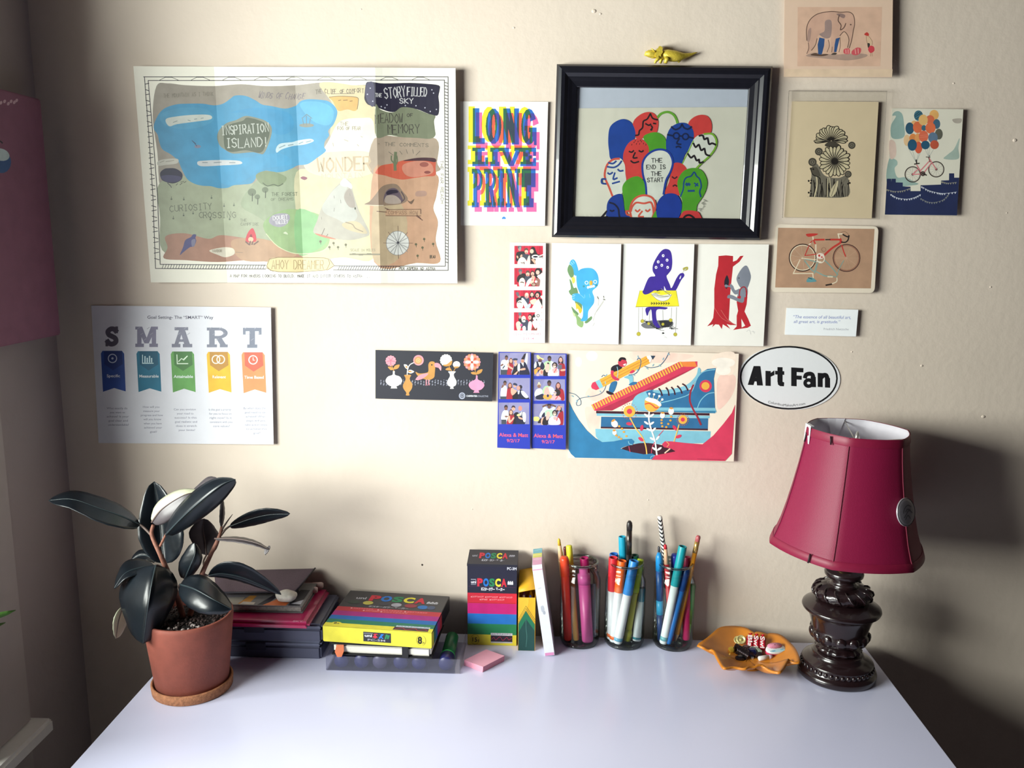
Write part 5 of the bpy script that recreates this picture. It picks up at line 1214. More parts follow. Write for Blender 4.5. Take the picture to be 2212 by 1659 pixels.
A.ell(1732, 590, 10, 12, '#4A4A52'); A.ell(1650, 800, 1, 1, GY); A.lines(['1840 1340, 1880 1320, 1900 1380', '1910 1340, 1960 1350', '1930 1330, 1950 1370'], 5, '#BDBABA', True)
A.done(t)

# --- black card with vases and a bird
t, A = paper('illustrated_card', 'black card with five vase and flower pictures and a tan bird', 'card', [(811, 756), (1066, 762), (1063, 867), (811, 861)], (.0025, .007, .0025), '#22232F')
A.crop(800, 740, 5.027)
PK, TN, WH, OR = '#E8909E', '#BF8A45', '#E9E7E2', '#D98A5E'
A.hold = True
for k in range(330):
    x = 110 + (k * 373 % 1150); y = 405 + (k * 97 % 60) + (k % 9 == 0) * 26; r = 3 + k % 3 * 1.6; A.ell(x, y, r, r, '#8A8C9C' if k % 3 else '#55576A', n=5)
A.hold = False; A.z += A.eps
A.blob('165 415, 190 370, 240 350, 246 310, 264 310, 268 350, 320 370, 345 415, 320 455, 280 475, 230 475, 190 455', WH); A.poly('232 470, 280 470, 292 498, 220 498', WH)
A.hold = True
for k in range(12): A.ell(222 + 44 * math.cos(k * .524), 198 + 44 * math.sin(k * .524), 15, 15, PK, n=9)
A.hold = False; A.z += A.eps
A.ell(222, 198, 46, 46, PK); A.lines(['222 198, 200 165', '222 198, 245 165', '222 198, 180 205', '222 198, 264 205', '222 198, 222 245'], 8, '#D66A80'); A.line('230 245, 255 310', 8, TN); A.blob('190 265, 220 262, 250 290, 220 298', TN); A.blob('250 290, 270 250, 318 240, 300 280', TN)
A.blob('370 352, 440 352, 430 380, 430 410, 455 450, 450 500, 420 545, 425 572, 386 572, 390 545, 360 500, 355 460, 380 410, 380 380', TN); A.line('400 350, 405 290, 430 240, 480 215', 9, WH, True); A.blob('364 238, 400 245, 413 290, 380 275', WH); A.blob('405 320, 430 295, 476 315, 440 335', WH); A.ell(430, 315, 22, 9, TN, 0.1); A.ell(392, 265, 14, 9, TN, 0.8)
A.ell(523, 192, 57, 57, PK); A.ell(520, 194, 44, 44, OR); A.ring(520, 194, 20, 20, 7, '#E8BF80'); A.ell(520, 194, 8, 8, '#E8BF80')
A.blob('492 318, 530 335, 600 330, 630 310, 630 240, 650 208, 690 208, 705 240, 700 330, 690 380, 640 405, 580 395, 530 370, 505 350', TN); A.blob('490 400, 540 350, 630 335, 580 385, 530 405', PK); A.blob('700 225, 740 225, 770 260, 765 305, 740 275, 700 262', PK); A.line('755 270, 764 302', 6, '#F2B8C2'); A.ell(668, 242, 8, 8, DK); A.lines(['607 405, 607 445', '634 405, 634 440'], 11, PK); A.lines(['600 465, 607 445, 614 465', '628 462, 634 440, 642 462'], 6, PK)
A.blob('848 314, 925 314, 908 340, 910 370, 935 420, 928 460, 900 482, 905 500, 866 500, 870 482, 840 460, 835 420, 862 370, 862 340', WH)
A.hold = True
for k in range(14): A.ell(822 + 52 * math.cos(k * .449), 192 + 52 * math.sin(k * .449), 15, 15, WH, n=9)
A.hold = False; A.z += A.eps; A.ell(822, 192, 55, 55, WH); A.blob('790 240, 830 235, 885 195, 880 240, 840 258, 800 255', TN); A.ell(936, 238, 40, 36, WH); A.blob('905 262, 965 260, 945 277, 920 277', TN); A.lines(['855 258, 885 310', '925 275, 905 310'], 7, TN); A.blob('815 290, 850 270, 876 300, 840 302', TN)
A.hold = True
for k in range(16): A.ell(1104 + 76 * math.cos(k * .3927), 212 + 74 * math.sin(k * .3927), 18, 18, OR if k % 2 else PK, n=9)
A.hold = False; A.z += A.eps; A.ell(1104, 212, 78, 76, '#DD8E74'); A.hold = True
for k in range(4): a = k * PI / 2; A.ell(1104 + 46 * math.cos(a + .785), 212 + 46 * math.sin(a + .785), 20, 14, '#C8573F', a + .785, 9)
A.hold = False; A.z += A.eps; A.hold = True
for k in range(4): a = k * PI / 2; A.ell(1104 + 42 * math.cos(a), 212 + 42 * math.sin(a), 34, 17, WH, a, 10)
A.hold = False; A.z += A.eps; A.ell(1104, 214, 13, 13, '#A8452F'); A.line('1135 290, 1152 360', 7, TN); A.blob('1092 325, 1130 318, 1150 345, 1110 345', TN); A.blob('1150 345, 1165 305, 1217 290, 1200 330', TN)
A.blob('1068 460, 1090 425, 1140 400, 1148 360, 1164 360, 1168 400, 1215 425, 1238 465, 1210 505, 1170 520, 1130 520, 1090 500', '#E88FB2'); A.poly('1135 515, 1172 515, 1184 545, 1118 545', '#E88FB2')
A.ring(996, 578, 28, 30, 14, '#9EA2B4'); A.ring(996, 578, 12, 12, 8, '#9EA2B4'); A.txt('CARPENTER', 1042, 588, 18, '#D5D7E0', 0.03, w=118, rot=0.02); A.txt('COLLECTIVE', 1162, 590, 18, '#AEB2C4', 0.0, w=118, rot=0.02)
A.done(t)

# --- sneaker poster
t, A = paper('sneaker_poster', 'poster of two hands holding books, flowers and an open blue sneaker', 'poster', [(1228, 756), (1596, 764), (1585, 997), (1227, 990)], (.001, .007, .001), '#EBDCCB')
A.crop(1210, 740, 5.53)
P0 = '#EFCFC0'
A.blob('420 500, 600 620, 420 700, 300 620', P0); A.blob('860 110, 1300 120, 1600 160, 1300 240, 900 220', P0); A.blob('1900 400, 2090 400, 2060 620, 1900 800, 1870 640', '#EDC8BA'); A.blob('300 780, 440 800, 480 900, 430 1100, 340 1020', P0); A.blob('1820 160, 2080 120, 2060 380, 1860 330', '#F1DDCC')
for x, y, rx, ry in ((380, 160, 70, 60), (220, 230, 40, 60), (1950, 240, 140, 60), (1950, 330, 90, 60)): A.ell(x, y, rx, ry, '#F4EBE0')
RED, BLU, LBL, DKB, YEL = '#D23A5A', '#2F6E9C', '#7FBCD0', '#3E1626', '#EBB048'
TEAL = '#2F79A8'
# stack
A.poly('490 885, 1770 905, 1765 1045, 485 1020', '#2E6A98'); A.poly('420 1030, 1800 1060, 1795 1140, 1750 1200, 1300 1215, 900 1210, 480 1190, 425 1120', LBL); A.poly('435 845, 1790 875, 1785 905, 435 875', LBL); A.poly('430 815, 1785 845, 1785 872, 430 845', DKB); A.poly('485 1005, 1765 1030, 1765 1050, 485 1025', DKB)
# ruler-like sole
A.poly('370 745, 1420 230, 1640 225, 1640 285, 620 810, 410 815', RED); A.poly('1420 230, 1610 228, 1635 290, 1450 288', '#E98440'); A.hold = True
for k in range(36):
    f = k / 35; x, y = 372 + f * 1050, 745 - f * 512; A.poly([(x, y), (x + 16, y - 8), (x + 48, y + 52), (x + 30, y + 62)], YEL)
A.hold = False; A.z += A.eps
A.poly('440 812, 1640 285, 1500 360, 620 812', '#B22E4C')
# sneaker
A.blob('850 750, 900 640, 1020 580, 1110 570, 1180 640, 1100 760, 900 780', LBL); A.poly('1020 590, 1110 560, 1140 600, 1560 560, 1680 360, 1760 315, 1860 305, 1835 430, 1850 780, 1100 790, 1060 680', BLU); A.blob('1110 570, 1300 560, 1500 510, 1620 400, 1650 300, 1680 350, 1600 480, 1520 560, 1300 610, 1150 600', LBL); A.poly('860 770, 1100 775, 1850 780, 1868 830, 1850 842, 900 815', LBL); A.poly('1000 815, 1860 815, 1850 845, 920 820', '#3A7FA4')
A.lines(['1200 720, 1400 670, 1560 600, 1640 420, 1720 345, 1850 322', '1640 780, 1680 690, 1760 615, 1840 597', '1020 590, 1060 680, 1050 740'], 10, LBL, True); A.ell(1738, 520, 74, 74, RED); A.ell(1736, 518, 48, 46, YEL)
A.lines(['1180 550, 1205 585, 1218 632', '1265 540, 1290 575, 1300 630', '1330 535, 1360 570, 1372 620', '1400 520, 1438 560, 1455 605', '1462 495, 1500 520, 1525 570'], 17, DKB, True); A.line('1590 510, 1555 600, 1550 700, 1590 800, 1640 890, 1680 980', 22, '#96283A', True)
# pencil and runner
A.line('110 600, 180 620, 240 680, 245 740, 200 750, 200 700, 260 660, 400 640, 500 600, 545 520, 550 430, 520 388, 495 410', 7, '#2F5F80', True)
A.poly('385 480, 420 465, 470 550, 430 568, 380 550, 368 520', RED); A.poly('420 465, 470 440, 515 530, 470 552', '#8CC4D2'); A.poly('470 440, 1030 160, 1075 245, 515 530', '#EFA93E'); A.lines(['490 468, 1040 190', '505 500, 1055 215'], 6, '#C8782C'); A.poly('1030 160, 1110 150, 1075 245, 1060 220, 1070 205, 1045 195', '#F3EDE6'); A.poly('1080 155, 1137 158, 1105 205', '#2F3F54')
A.blob('610 300, 650 270, 720 260, 740 300, 700 330, 640 350, 610 340', '#241C28'); A.blob('605 340, 640 340, 640 390, 700 430, 690 455, 640 440, 610 400', RED); A.blob('690 240, 720 190, 770 200, 795 240, 770 285, 720 285', '#C83A50'); A.blob('695 215, 720 178, 770 180, 785 210, 740 205, 720 225', '#1E161E'); A.blob('750 265, 785 250, 775 275', '#F2EAE6'); A.blob('830 355, 870 325, 890 345, 850 370', RED)
A.blob('760 415, 860 390, 870 480, 830 490, 820 440', LBL); A.blob('820 500, 870 470, 920 475, 900 500, 840 512', BLU); A.blob('610 480, 680 470, 640 590, 580 590', BLU); A.blob('560 575, 640 610, 600 625, 555 600', '#2A1620'); A.line('680 290, 690 350, 680 420', 8, '#8CC4D2', True)
A.line('920 205, 940 185, 965 220, 950 300, 900 370, 820 388', 9, '#2F5F80', True); A.line('1010 285, 1080 300, 1180 280, 1250 210, 1300 120', 8, '#2F5F80', True)
A.hold = True
for x, y, r in ((340, 640, .4), (480, 585, .9), (540, 480, 1.4), (150, 640, .5), (200, 700, 1.2), (1040, 310, .6), (1110, 270, -1), (1190, 275, .8), (1230, 195, -1.2), (1295, 140, .5), (930, 170, 1.3), (880, 390, .5), (920, 330, .9), (550, 390, -1)): A.ell(x, y, 18, 7, '#8DB4C2', r, 8)
A.hold = False; A.z += A.eps
# hands
A.blob('730 1270, 900 1210, 1050 1200, 1240 1230, 1380 1295, 1250 1330, 1050 1350, 850 1320', DKB)
A.poly('105 700, 150 800, 220 920, 320 1050, 420 1140, 500 1190, 640 1180, 760 1155, 850 1150, 885 1180, 870 1220, 780 1240, 720 1265, 860 1310, 1000 1335, 1100 1325, 1135 1345, 1110 1395, 180 1375, 130 1330, 100 1280', TEAL)
A.poly('2090 740, 2050 840, 1950 970, 1830 1110, 1700 1215, 1500 1200, 1330 1180, 1250 1180, 1215 1215, 1240 1250, 1330 1270, 1380 1300, 1230 1330, 1135 1345, 1090 1400, 1970 1415, 2050 1330', RED)
A.line('815 1180, 825 1210, 860 1220', 8, '#8CC4D2', True); A.line('1080 1385, 1090 1360, 1130 1350', 7, '#8CC4D2', True); A.line('1270 1185, 1300 1215, 1275 1245', 8, '#E9A860', True); A.line('1640 1390, 1960 1400', 10, '#B0304E')
# flowers
A.line('835 900, 900 1020, 980 1130, 1020 1230, 1035 1330', 14, '#EFC060', True); A.line('1065 820, 1060 920, 1085 1030, 1130 1170, 1155 1340', 18, '#F2EFEA', True); A.line('1420 980, 1380 1120, 1360 1180', 13, '#EFC060', True); A.line('1310 1270, 1250 1320', 15, '#EFC9B0'); A.line('820 1240, 835 1305', 8, '#D24A66'); A.line('1130 1190, 1100 1250, 1090 1320', 9, '#D24A66', True); A.line('1230 1050, 1160 1130', 8, '#D24A66')
A.hold = True
for x, y, r in ((1030, 870, .6), (1095, 870, -.6), (1030, 960, .6), (1095, 965, -.6), (1060, 1040, .5), (1120, 1040, -.8), (1100, 1150, .5), (1165, 1140, -.9), (1125, 1270, .6), (1185, 1270, -.6)): A.ell(x, y, 34, 13, '#F2EFEA', r, 9)
for x, y, r in ((825, 970, .1), (975, 1020, 1.8), (965, 1155, .6), (1370, 1020, .9), (1415, 1122, -.4)): A.ell(x, y, 38, 20, RED, r, 10)
A.hold = False; A.z += A.eps; A.hold = True
for cx, cy, r in ((828, 822, 92), (1465, 920, 68)):
    for k in range(20): A.ell(cx + r * math.cos(k * .314), cy + r * math.sin(k * .314), 6, 6, '#C85A4A', n=6)
A.hold = False; A.z += A.eps
for cx, cy, r in ((828, 822, 70), (1465, 920, 54)): A.ell(cx, cy, r, r, YEL); A.ell(cx, cy, r * .46, r * .46, RED)
A.blob('1010 700, 1030 660, 1090 670, 1150 690, 1210 740, 1190 770, 1140 815, 1070 825, 1015 780', YEL); A.blob('1020 690, 1040 655, 1100 665, 1150 680, 1205 730, 1190 765, 1130 730', '#F2EFEA'); A.line('1015 735, 1060 725, 1100 745, 1140 780, 1170 775', 14, '#D8503C', True)
for x, y, a, b in ((1065, 612, 1062, 660), (1122, 618, 1110, 665), (1185, 640, 1160, 690), (1220, 680, 1190, 715)): A.line([(x, y), (a, b)], 6, '#E8D8A0'); A.ell(x, y, 14, 14, '#F2EFEA')
for x, y, rx, ry, r in ((650, 970, 38, 46, -.6), (650, 1075, 26, 30, -.2), (1222, 870, 30, 36, .1), (1325, 820, 34, 42, .1)): A.ell(x, y, rx, ry, '#F2EFEA', r); A.ell(x - 26 * math.sin(-r), y - ry * .85, rx * .7, 12, '#D89440', r)
A.hold = True
for x, y in ((705, 1000), (738, 1030), (760, 1068), (790, 1118), (670, 1110), (700, 1130), (728, 1150), (1212, 925), (1212, 962), (1220, 1000), (1325, 885), (1318, 930), (1292, 972), (1268, 1010)): A.ell(x, y, 15, 13, '#E2A040', n=8)
A.hold = False
A.done(t)

# ------------------------------------------------------------------ the desk
DX0, DX1, DYB, DYF = -0.561, 0.496, -0.0185, -0.63
dk = thing('desk', 'white laminate desk pushed near the wall with everything on it', 'desk', (0, -0.3, 0))
box('desk_top', (DX0, DYF, DESK - 0.034), (DX1, DYB, DESK), mat('#D0D2EC', 0.22, grain=0.012, scale=6, bump=0.02, bscale=30), dk, 0.0015)
lm = mat('#C9C9D2', 0.35)
for x in (DX0 + 0.05, DX1 - 0.05):
    for y in (DYF + 0.05, DYB - 0.05): lathe('leg', (x, y, 0), (0, 0, 1), [(0, .016), (.004, .018), (DESK - .034, .022)], lm, dk, 16)

# ------------------------------------------------------------------ potted plant
PX, PY = -0.491, -0.200
sa = thing('plant_saucer', 'round tan cork saucer under the terracotta pot', 'saucer', (PX, PY, DESK))
lathe('tray', (PX, PY, DESK), (0, 0, 1), [(0, .001), (0, .0515), (.0015, .0535), (.013, .0545), (.0145, .0535), (.0145, .0515), (.006, .050), (.006, .001)], mat('#9C6848', 0.85, grain=0.25, scale=260, bump=0.4, bscale=420), sa, 48)
pl = thing('potted_plant', 'rubber plant with dark glossy leaves in a terracotta pot', 'plant', (PX, PY, DESK + 0.006))
z0 = DESK + 0.0062
lathe('pot', (PX, PY, z0), (0, 0, 1), [(0, .001), (0, .0465), (.002, .0485), (.085, .0575), (.098, .0590), (.1035, .0590), (.1045, .0580), (.1045, .0555), (.102, .0545), (.088, .0535), (.088, .001)], mat('#824336', 0.72, grain=0.10, scale=60, bump=0.12, bscale=300), pl, 56)
# soil: crumbs on a lumpy disc
bm = bmesh.new(); n = 40
vs, fs = [], []
for j in range(7):
    for k in range(n):
        a = 2 * PI * k / n; r = .0540 * j / 6
        vs.append(Vector((PX + r * math.cos(a), PY + r * math.sin(a), z0 + .0925 + .004 * (1 - (j / 6) ** 2) + .0016 * math.sin(k * 2.1 + j * 1.7))))
for j in range(6):
    for k in range(n): fs.append((j * n + k, j * n + (k + 1) % n, (j + 1) * n + (k + 1) % n, (j + 1) * n + k))
so = mesh_obj('soil', vs, fs, mat('#1C1415', 0.95, grain=0.4, scale=500, bump=0.8, bscale=600), pl)
bm = bmesh.new()
for k in range(260):
    a = random.uniform(0, 2 * PI); r = .052 * math.sqrt(random.random()); s = random.uniform(.0008, .0024)
    bmesh.ops.create_icosphere(bm, subdivisions=1, radius=s, matrix=Matrix.Translation((PX + r * math.cos(a), PY + r * math.sin(a), z0 + .0945 + .004 * (1 - (r / .054) ** 2))) @ Matrix.Rotation(a, 4, 'X'))
cr = tag(from_bm('bark_crumbs', bm, mat('#3A2C2B', 0.9, grain=0.5, scale=300), pl), kind='stuff')
bm = bmesh.new()
for k in range(22):
    a = random.uniform(-2.4, -0.7); r = random.uniform(.02, .05)
    bmesh.ops.create_icosphere(bm, subdivisions=1, radius=random.uniform(.0012, .0026), matrix=Matrix.Translation((PX + r * math.cos(a), PY + r * math.sin(a), z0 + .0975)))
tag(from_bm('perlite', bm, mat('#A89C9A', 0.9), pl), kind='stuff')

leaf_top = mat('#0F151B', 0.34, grain=0.2, scale=35, bump=0.06, bscale=120, coat=0.08, spec=0.4)
leaf_under = mat('#443E42', 0.45, grain=0.12, scale=40)
rib_m = mat('#2A3438', 0.35, grain=0.1)
def pc(x, y, d): return at_y(80 + x / 3.0155, 1010 + y / 3.0155, d)
def wprof(t): return (max(math.sin(PI * t ** 0.92), 0) ** 0.72) * (1 - 0.10 * t)
def leaf(mid, up, dn, face='top', bulge=0.004, rib=True):
    """mid: midrib points in the plant close-up (x, y, distance plane); up, dn: reach of the two halves at their widest (dx, dy, dd)"""
    m = catmull(mid, False, 6); nt = 18
    def at(t):
        f = t * (len(m) - 1); i = min(int(f), len(m) - 2); f -= i
        return [m[i][k] * (1 - f) + m[i + 1][k] * f for k in range(3)]
    ns = 5; vs = []
    for i in range(nt + 1):
        t = i / nt; c = at(t); w_ = wprof(t)
        for s in range(-ns, ns + 1):
            o = up if s < 0 else dn; f = abs(s) / ns
            k = f * w_
            v = pc(c[0] + o[0] * k, c[1] + o[1] * k, c[2] + o[2] * k)
            v.y -= bulge * math.sin(PI * min(f, 1) * .8) * w_ + 0.0005 * math.sin(t * 40 + f * 5) * f
            vs.append(v)
    W_ = 2 * ns + 1
    fs = [(i * W_ + s, i * W_ + s + 1, (i + 1) * W_ + s + 1, (i + 1) * W_ + s) for i in range(nt) for s in range(2 * ns)]
    k = fs[len(fs) // 2 + 2]
    nrm = (vs[k[1]] - vs[k[0]]).cross(vs[k[3]] - vs[k[0]])
    toward = nrm.dot(CAM - vs[k[0]]) > 0
    if not toward: fs = [f[::-1] for f in fs]
    pale = mat('#A9AA92', 0.35, grain=0.1, scale=60)  # bright light on glossy leaves, painted in as colour
    mats = [leaf_top, leaf_under] if face == 'top' else [pale, leaf_under] if face == 'pale' else [leaf_under, leaf_top]
    o = mesh_obj('leaf', vs, fs, mats, pl, True)
    if face == 'two':       # upper half coloured pale for the light catching it
        o.data.materials.append(leaf_top); o.data.materials.append(pale); o.data.materials.append(leaf_top)
        for i, q in enumerate(o.data.polygons): q.material_index = 3 if i % (2 * ns) < ns else 0
    so_ = o.modifiers.new('thickness', 'SOLIDIFY'); so_.thickness = 0.0011; so_.offset = -1; so_.material_offset = 1; so_.material_offset_rim = 0
    if rib:
        pth = [vs[i * W_ + ns] + Vector((0, -0.0005, 0)) for i in range(nt + 1)]
        tube('midrib', pth, [.0013 * (1 - .75 * i / nt) for i in range(nt + 1)], rib_m if face == 'top' else mat('#5A4A46', 0.5), o, 6)
    return o
leaf([(672, 372, -.200), (560, 318, -.206), (400, 262, -.213), (230, 205, -.218), (76, 214, -.222)], (8, -84, .035), (-4, 86, -.030))
leaf([(832, 628, -.185), (812, 480, -.176), (795, 300, -.168), (762, 92, -.165)], (-152, 8, -.02), (158, 8, -.02))
leaf([(748, 356, -.205), (820, 265, -.210), (960, 178, -.208), (1078, 155, -.200)], (-32, -48, .012), (62, 82, -.004), 'two')
leaf([(1000, 175, -.185), (1075, 120, -.178), (1130, 75, -.172), (1170, 66, -.170)], (-14, -22, .008), (14, 18, 0), 'under', rib=False)
leaf([(838, 438, -.225), (960, 312, -.243), (1110, 182, -.252), (1215, 105, -.250), (1292, 76, -.246)], (-62, -58, .030), (74, 72, .018))
leaf([(1203, 388, -.170), (1212, 290, -.166), (1208, 190, -.160)], (-24, 2, 0), (14, 0, .006), 'under', 0.001, False)
leaf([(1252, 384, -.170), (1390, 334, -.172), (1520, 306, -.176), (1647, 302, -.182)], (-6, -52, -.012), (8, 50, .014))
leaf([(1158, 462, -.185), (1300, 464, -.196), (1420, 488, -.206), (1512, 530, -.212)], (4, -18, .030), (-8, 20, -.010), 'under', 0.001)
leaf([(1512, 512, -.208), (1502, 535, -.212), (1488, 566, -.216)], (-22, 4, 0), (12, -4, 0), 'under', 0.0, False)
leaf([(1104, 572, -.160), (1092, 470, -.152), (1082, 400, -.148), (1088, 332, -.146)], (-98, -4, -.01), (112, 4, .01), 'under')
leaf([(962, 728, -.198), (1000, 640, -.205), (1030, 560, -.205), (1026, 490, -.200)], (-82, -14, .012), (62, 14, .012))
leaf([(765, 640, -.190), (660, 655, -.202), (570, 692, -.214), (502, 788, -.226)], (-16, -74, .030), (14, 34, -.012))
leaf([(770, 610, -.165), (720, 575, -.158), (665, 575, -.155), (612, 606, -.156)], (-8, -44, .012), (6, 26, -.01))
leaf([(776, 634, -.222), (750, 750, -.246), (722, 920, -.262), (692, 1148, -.258)], (-205, -14, .045), (190, 4, .040), bulge=0.006)
leaf([(932, 760, -.225), (1030, 792, -.252), (1150, 858, -.266), (1270, 922, -.262)], (46, -112, .040), (-54, 112, -.006), bulge=0.006)
leaf([(560, 905, -.215), (532, 1000, -.225), (516, 1112, -.228)], (-34, -4, -.006), (62, 6, .02), 'pale')  # lit gloss of this leaf painted as a pale top
leaf([(1112, 704, -.180), (1200, 690, -.176), (1330, 712, -.172), (1460, 764, -.166), (1590, 828, -.160)], (16, -92, -.022), (-6, 30, .006))
stem_m = mat('#7A4F40', 0.7, grain=0.25, scale=200, bump=0.2); pet_m = mat('#5B4A44', 0.55, grain=0.2)
def stem(nm, pts, r0, r1, m=stem_m):
    p = catmull([pc(*q) for q in pts] if False else [tuple(pc(*q)) for q in pts], False, 5)
    tube(nm, p, [r0 + (r1 - r0) * i / (len(p) - 1) for i in range(len(p))], m, pl, 8)
stem('stem', [(955, 985, -.200), (900, 800, -.200), (835, 640, -.205), (800, 560, -.210), (748, 440, -.206), (757, 375, -.206)], .0042, .0024)
stem('stem', [(990, 985, -.196), (1040, 800, -.190), (1080, 680, -.184), (1130, 570, -.178), (1185, 455, -.175), (1205, 385, -.172)], .0042, .0022)
stem('petiole', [(745, 440, -.206), (700, 395, -.203), (668, 370, -.200)], .0020, .0013, pet_m)
stem('petiole', [(803, 510, -.211), (825, 465, -.219), (840, 434, -.226)], .0019, .0013, stem_m)
stem('petiole', [(1198, 440, -.174), (1228, 402, -.172), (1256, 382, -.170)], .0018, .0012, pet_m)
stem('leaf_bud', [(1203, 405, -.173), (1240, 350, -.172), (1274, 304, -.171)], .0016, .0003, pet_m)
stem('petiole', [(1080, 690, -.183), (1105, 702, -.181), (1130, 704, -.179)], .0018, .0012, pet_m)
stem('petiole', [(930, 790, -.205), (925, 770, -.215), (936, 760, -.226)], .0018, .0012, pet_m)
stem('petiole', [(850, 690, -.203), (810, 650, -.212), (778, 634, -.222)], .0018, .0012, pet_m)
stem('petiole', [(1090, 650, -.180), (1085, 610, -.168), (1104, 570, -.160)], .0016, .0011, pet_m)
stem('petiole', [(1000, 830, -.197), (975, 770, -.198), (962, 724, -.198)], .0016, .0011, pet_m)

# --- a second plant on the window stool; only its leaf tips come into view, unseen foliage thickened to shade the wall
sp = thing('spider_plant', 'green strap leaved plant on the window stool, only its leaf tips in view', 'plant', (XL - 0.03, -0.45, SILL))
lathe('pot', (XL - 0.03, -0.45, SILL), (0, 0, 1), [(0, .001), (0, .032), (.06, .042), (.066, .042), (.066, .038), (.058, .037), (.058, .001)], mat('#D8D4CC', 0.4), sp, 28)
gm = mat('#4E7A34', 0.45, grain=0.25, scale=40)
tips = [on_side(34, 1318, -0.690), on_side(12, 1345, -0.705)]
rs = random.Random(5)
for k in range(84):
    b = Vector((XL - 0.03 + rs.uniform(-.015, .015), -0.45 + rs.uniform(-.03, .03), SILL + .056))
    if k < 2: tip = tips[k]; lift = .07
    else:
        tip = Vector((rs.uniform(-.86, -.665), rs.uniform(-.66, -.305), DESK + rs.uniform(-.04, .34))); lift = rs.uniform(.02, .09)
    midp = (b + tip) / 2 + Vector((rs.uniform(-.02, .02), rs.uniform(-.02, .02), lift))
    if k < 2: midp = (b + tip) / 2 + Vector((-.02, 0, .06))
    pts = catmull([tuple(b), tuple(midp), tuple(tip)], False, 7); vs = []
    yaw = rs.uniform(-.8, .8); W0 = .0085 if k < 2 else .0125
    for i, p in enumerate(pts):
        p = Vector(p); d = (Vector(pts[min(i + 1, len(pts) - 1)]) - Vector(pts[max(i - 1, 0)])).normalized()
        sd = d.cross(Vector((1, yaw, .3))).normalized(); t_ = i / (len(pts) - 1); w_ = W0 * (0.45 + min(t_, .4) * 1.6) * (1 - t_ ** 4)
        vs += [p - sd * w_, p + Vector((-.0015, 0, 0)), p + sd * w_]
    for v in vs: v.x = max(v.x, XL - .112) if v.y > WY0 - .05 else v.x
    fs = [(3 * i + j, 3 * i + j + 1, 3 * i + j + 4, 3 * i + j + 3) for i in range(len(pts) - 1) for j in (0, 1)]
    o = mesh_obj('leaf', vs, fs, gm, sp, True)
    s_ = o.modifiers.new('thickness', 'SOLIDIFY'); s_.thickness = .0008

# ------------------------------------------------------------------ stack behind the plant
def rot_box(name, c, size, ang, m, parent, bevel=0.001, seg=2):
    """box standing on its base centre c, turned about the vertical"""
    hx, hy = size[0] / 2, size[1] / 2
    return box(name, (-hx, -hy, 0), (hx, hy, size[2]), m, parent, bevel, seg, Matrix.Translation(c) @ Matrix.Rotation(ang, 4, 'Z'))
case_m = clear_mat('smoky_plastic', '#A4A6BC', 0.25, 0.35, 0.12, 0.55, '#6E7088')
lid_m = mat('#565A70', 0.35, grain=0.06, coat=0.2)
ink_m = mat('#1A1A30', 0.6, grain=0.3, scale=50)
CX0, CX1, CY0, CY1 = -0.520, -0.3295, -0.118, -0.012
for i, (nm, lab) in enumerate((('storage_case', 'smoky grey plastic case at the bottom of the stack behind the plant'), ('storage_case', 'smoky grey plastic case lying on another one, under the magenta folder'))):
    zb = DESK + i * 0.0292 + 0.0001; d = 0.0 if i else 0.003
    t = thing(nm, lab, 'case', (CX1 - .1, -.06, zb), 'stacked plastic cases')
    box('body', (CX0 + d, CY0 + d, zb), (CX1 - d, CY1 - d, zb + 0.0205), case_m, t, 0.003, 3)
    box('lid', (CX0 + d - .001, CY0 + d - .001, zb + 0.0207), (CX1 - d + .001, CY1 - d + .001, zb + 0.0288), lid_m, t, 0.003, 3)
    box('latch', (CX1 - .115, CY0 + d - .0035, zb + .014), (CX1 - .085, CY0 + d - .0012, zb + .026), ink_m, t, 0.0008)
    box('contents', (CX0 + .012, CY0 + .010, zb + .002), (CX1 - .030, CY1 - .030, zb + .017), ink_m, t, 0.003)
ZS = DESK + 0.0585
mg = thing('folder', 'glossy magenta plastic folder on the grey cases', 'folder', (-.42, -.08, ZS))
box('cover', (-.512, -.138, ZS), (-.3425, -.016, ZS + .011), mat('#A3154F', 0.25, grain=0.06, coat=0.5), mg, 0.0045, 4, )
A = Art(lambda x, y, z: Vector((-.3425 - .024 + x * .001, -.135 + y * .001, ZS + .0111 + z)))
A.hand('sky', 0, 4, -5, .7, '#D890B0', 0, width=14); A.done(mg)
bk = thing('collage_book', 'thin grey book with a collage cover of orange and white scraps, on the magenta folder', 'book', (-.42, -.075, ZS + .0112))
ZB = ZS + .0112
rot_box('pages', (-.428, -.067, ZB + .0016), (.132, .080, .0082), 0.01, mat('#8E8B88', 0.8, grain=0.25, scale=300), bk, 0.001)
rot_box('back_cover', (-.428, -.067, ZB), (.136, .084, .0015), 0.01, mat('#6C6A6C', 0.5), bk, 0.0004)
rot_box('front_cover', (-.428, -.067, ZB + .0099), (.136, .084, .0016), 0.01, mat('#6E6C6E', 0.45, grain=0.1), bk, 0.0004)
ZT = ZB + .0115
A = Art(lambda x, y, z: Vector((-.496 + x * .136, -.109 + (1 - y) * .084, ZT + .00005 + z)))
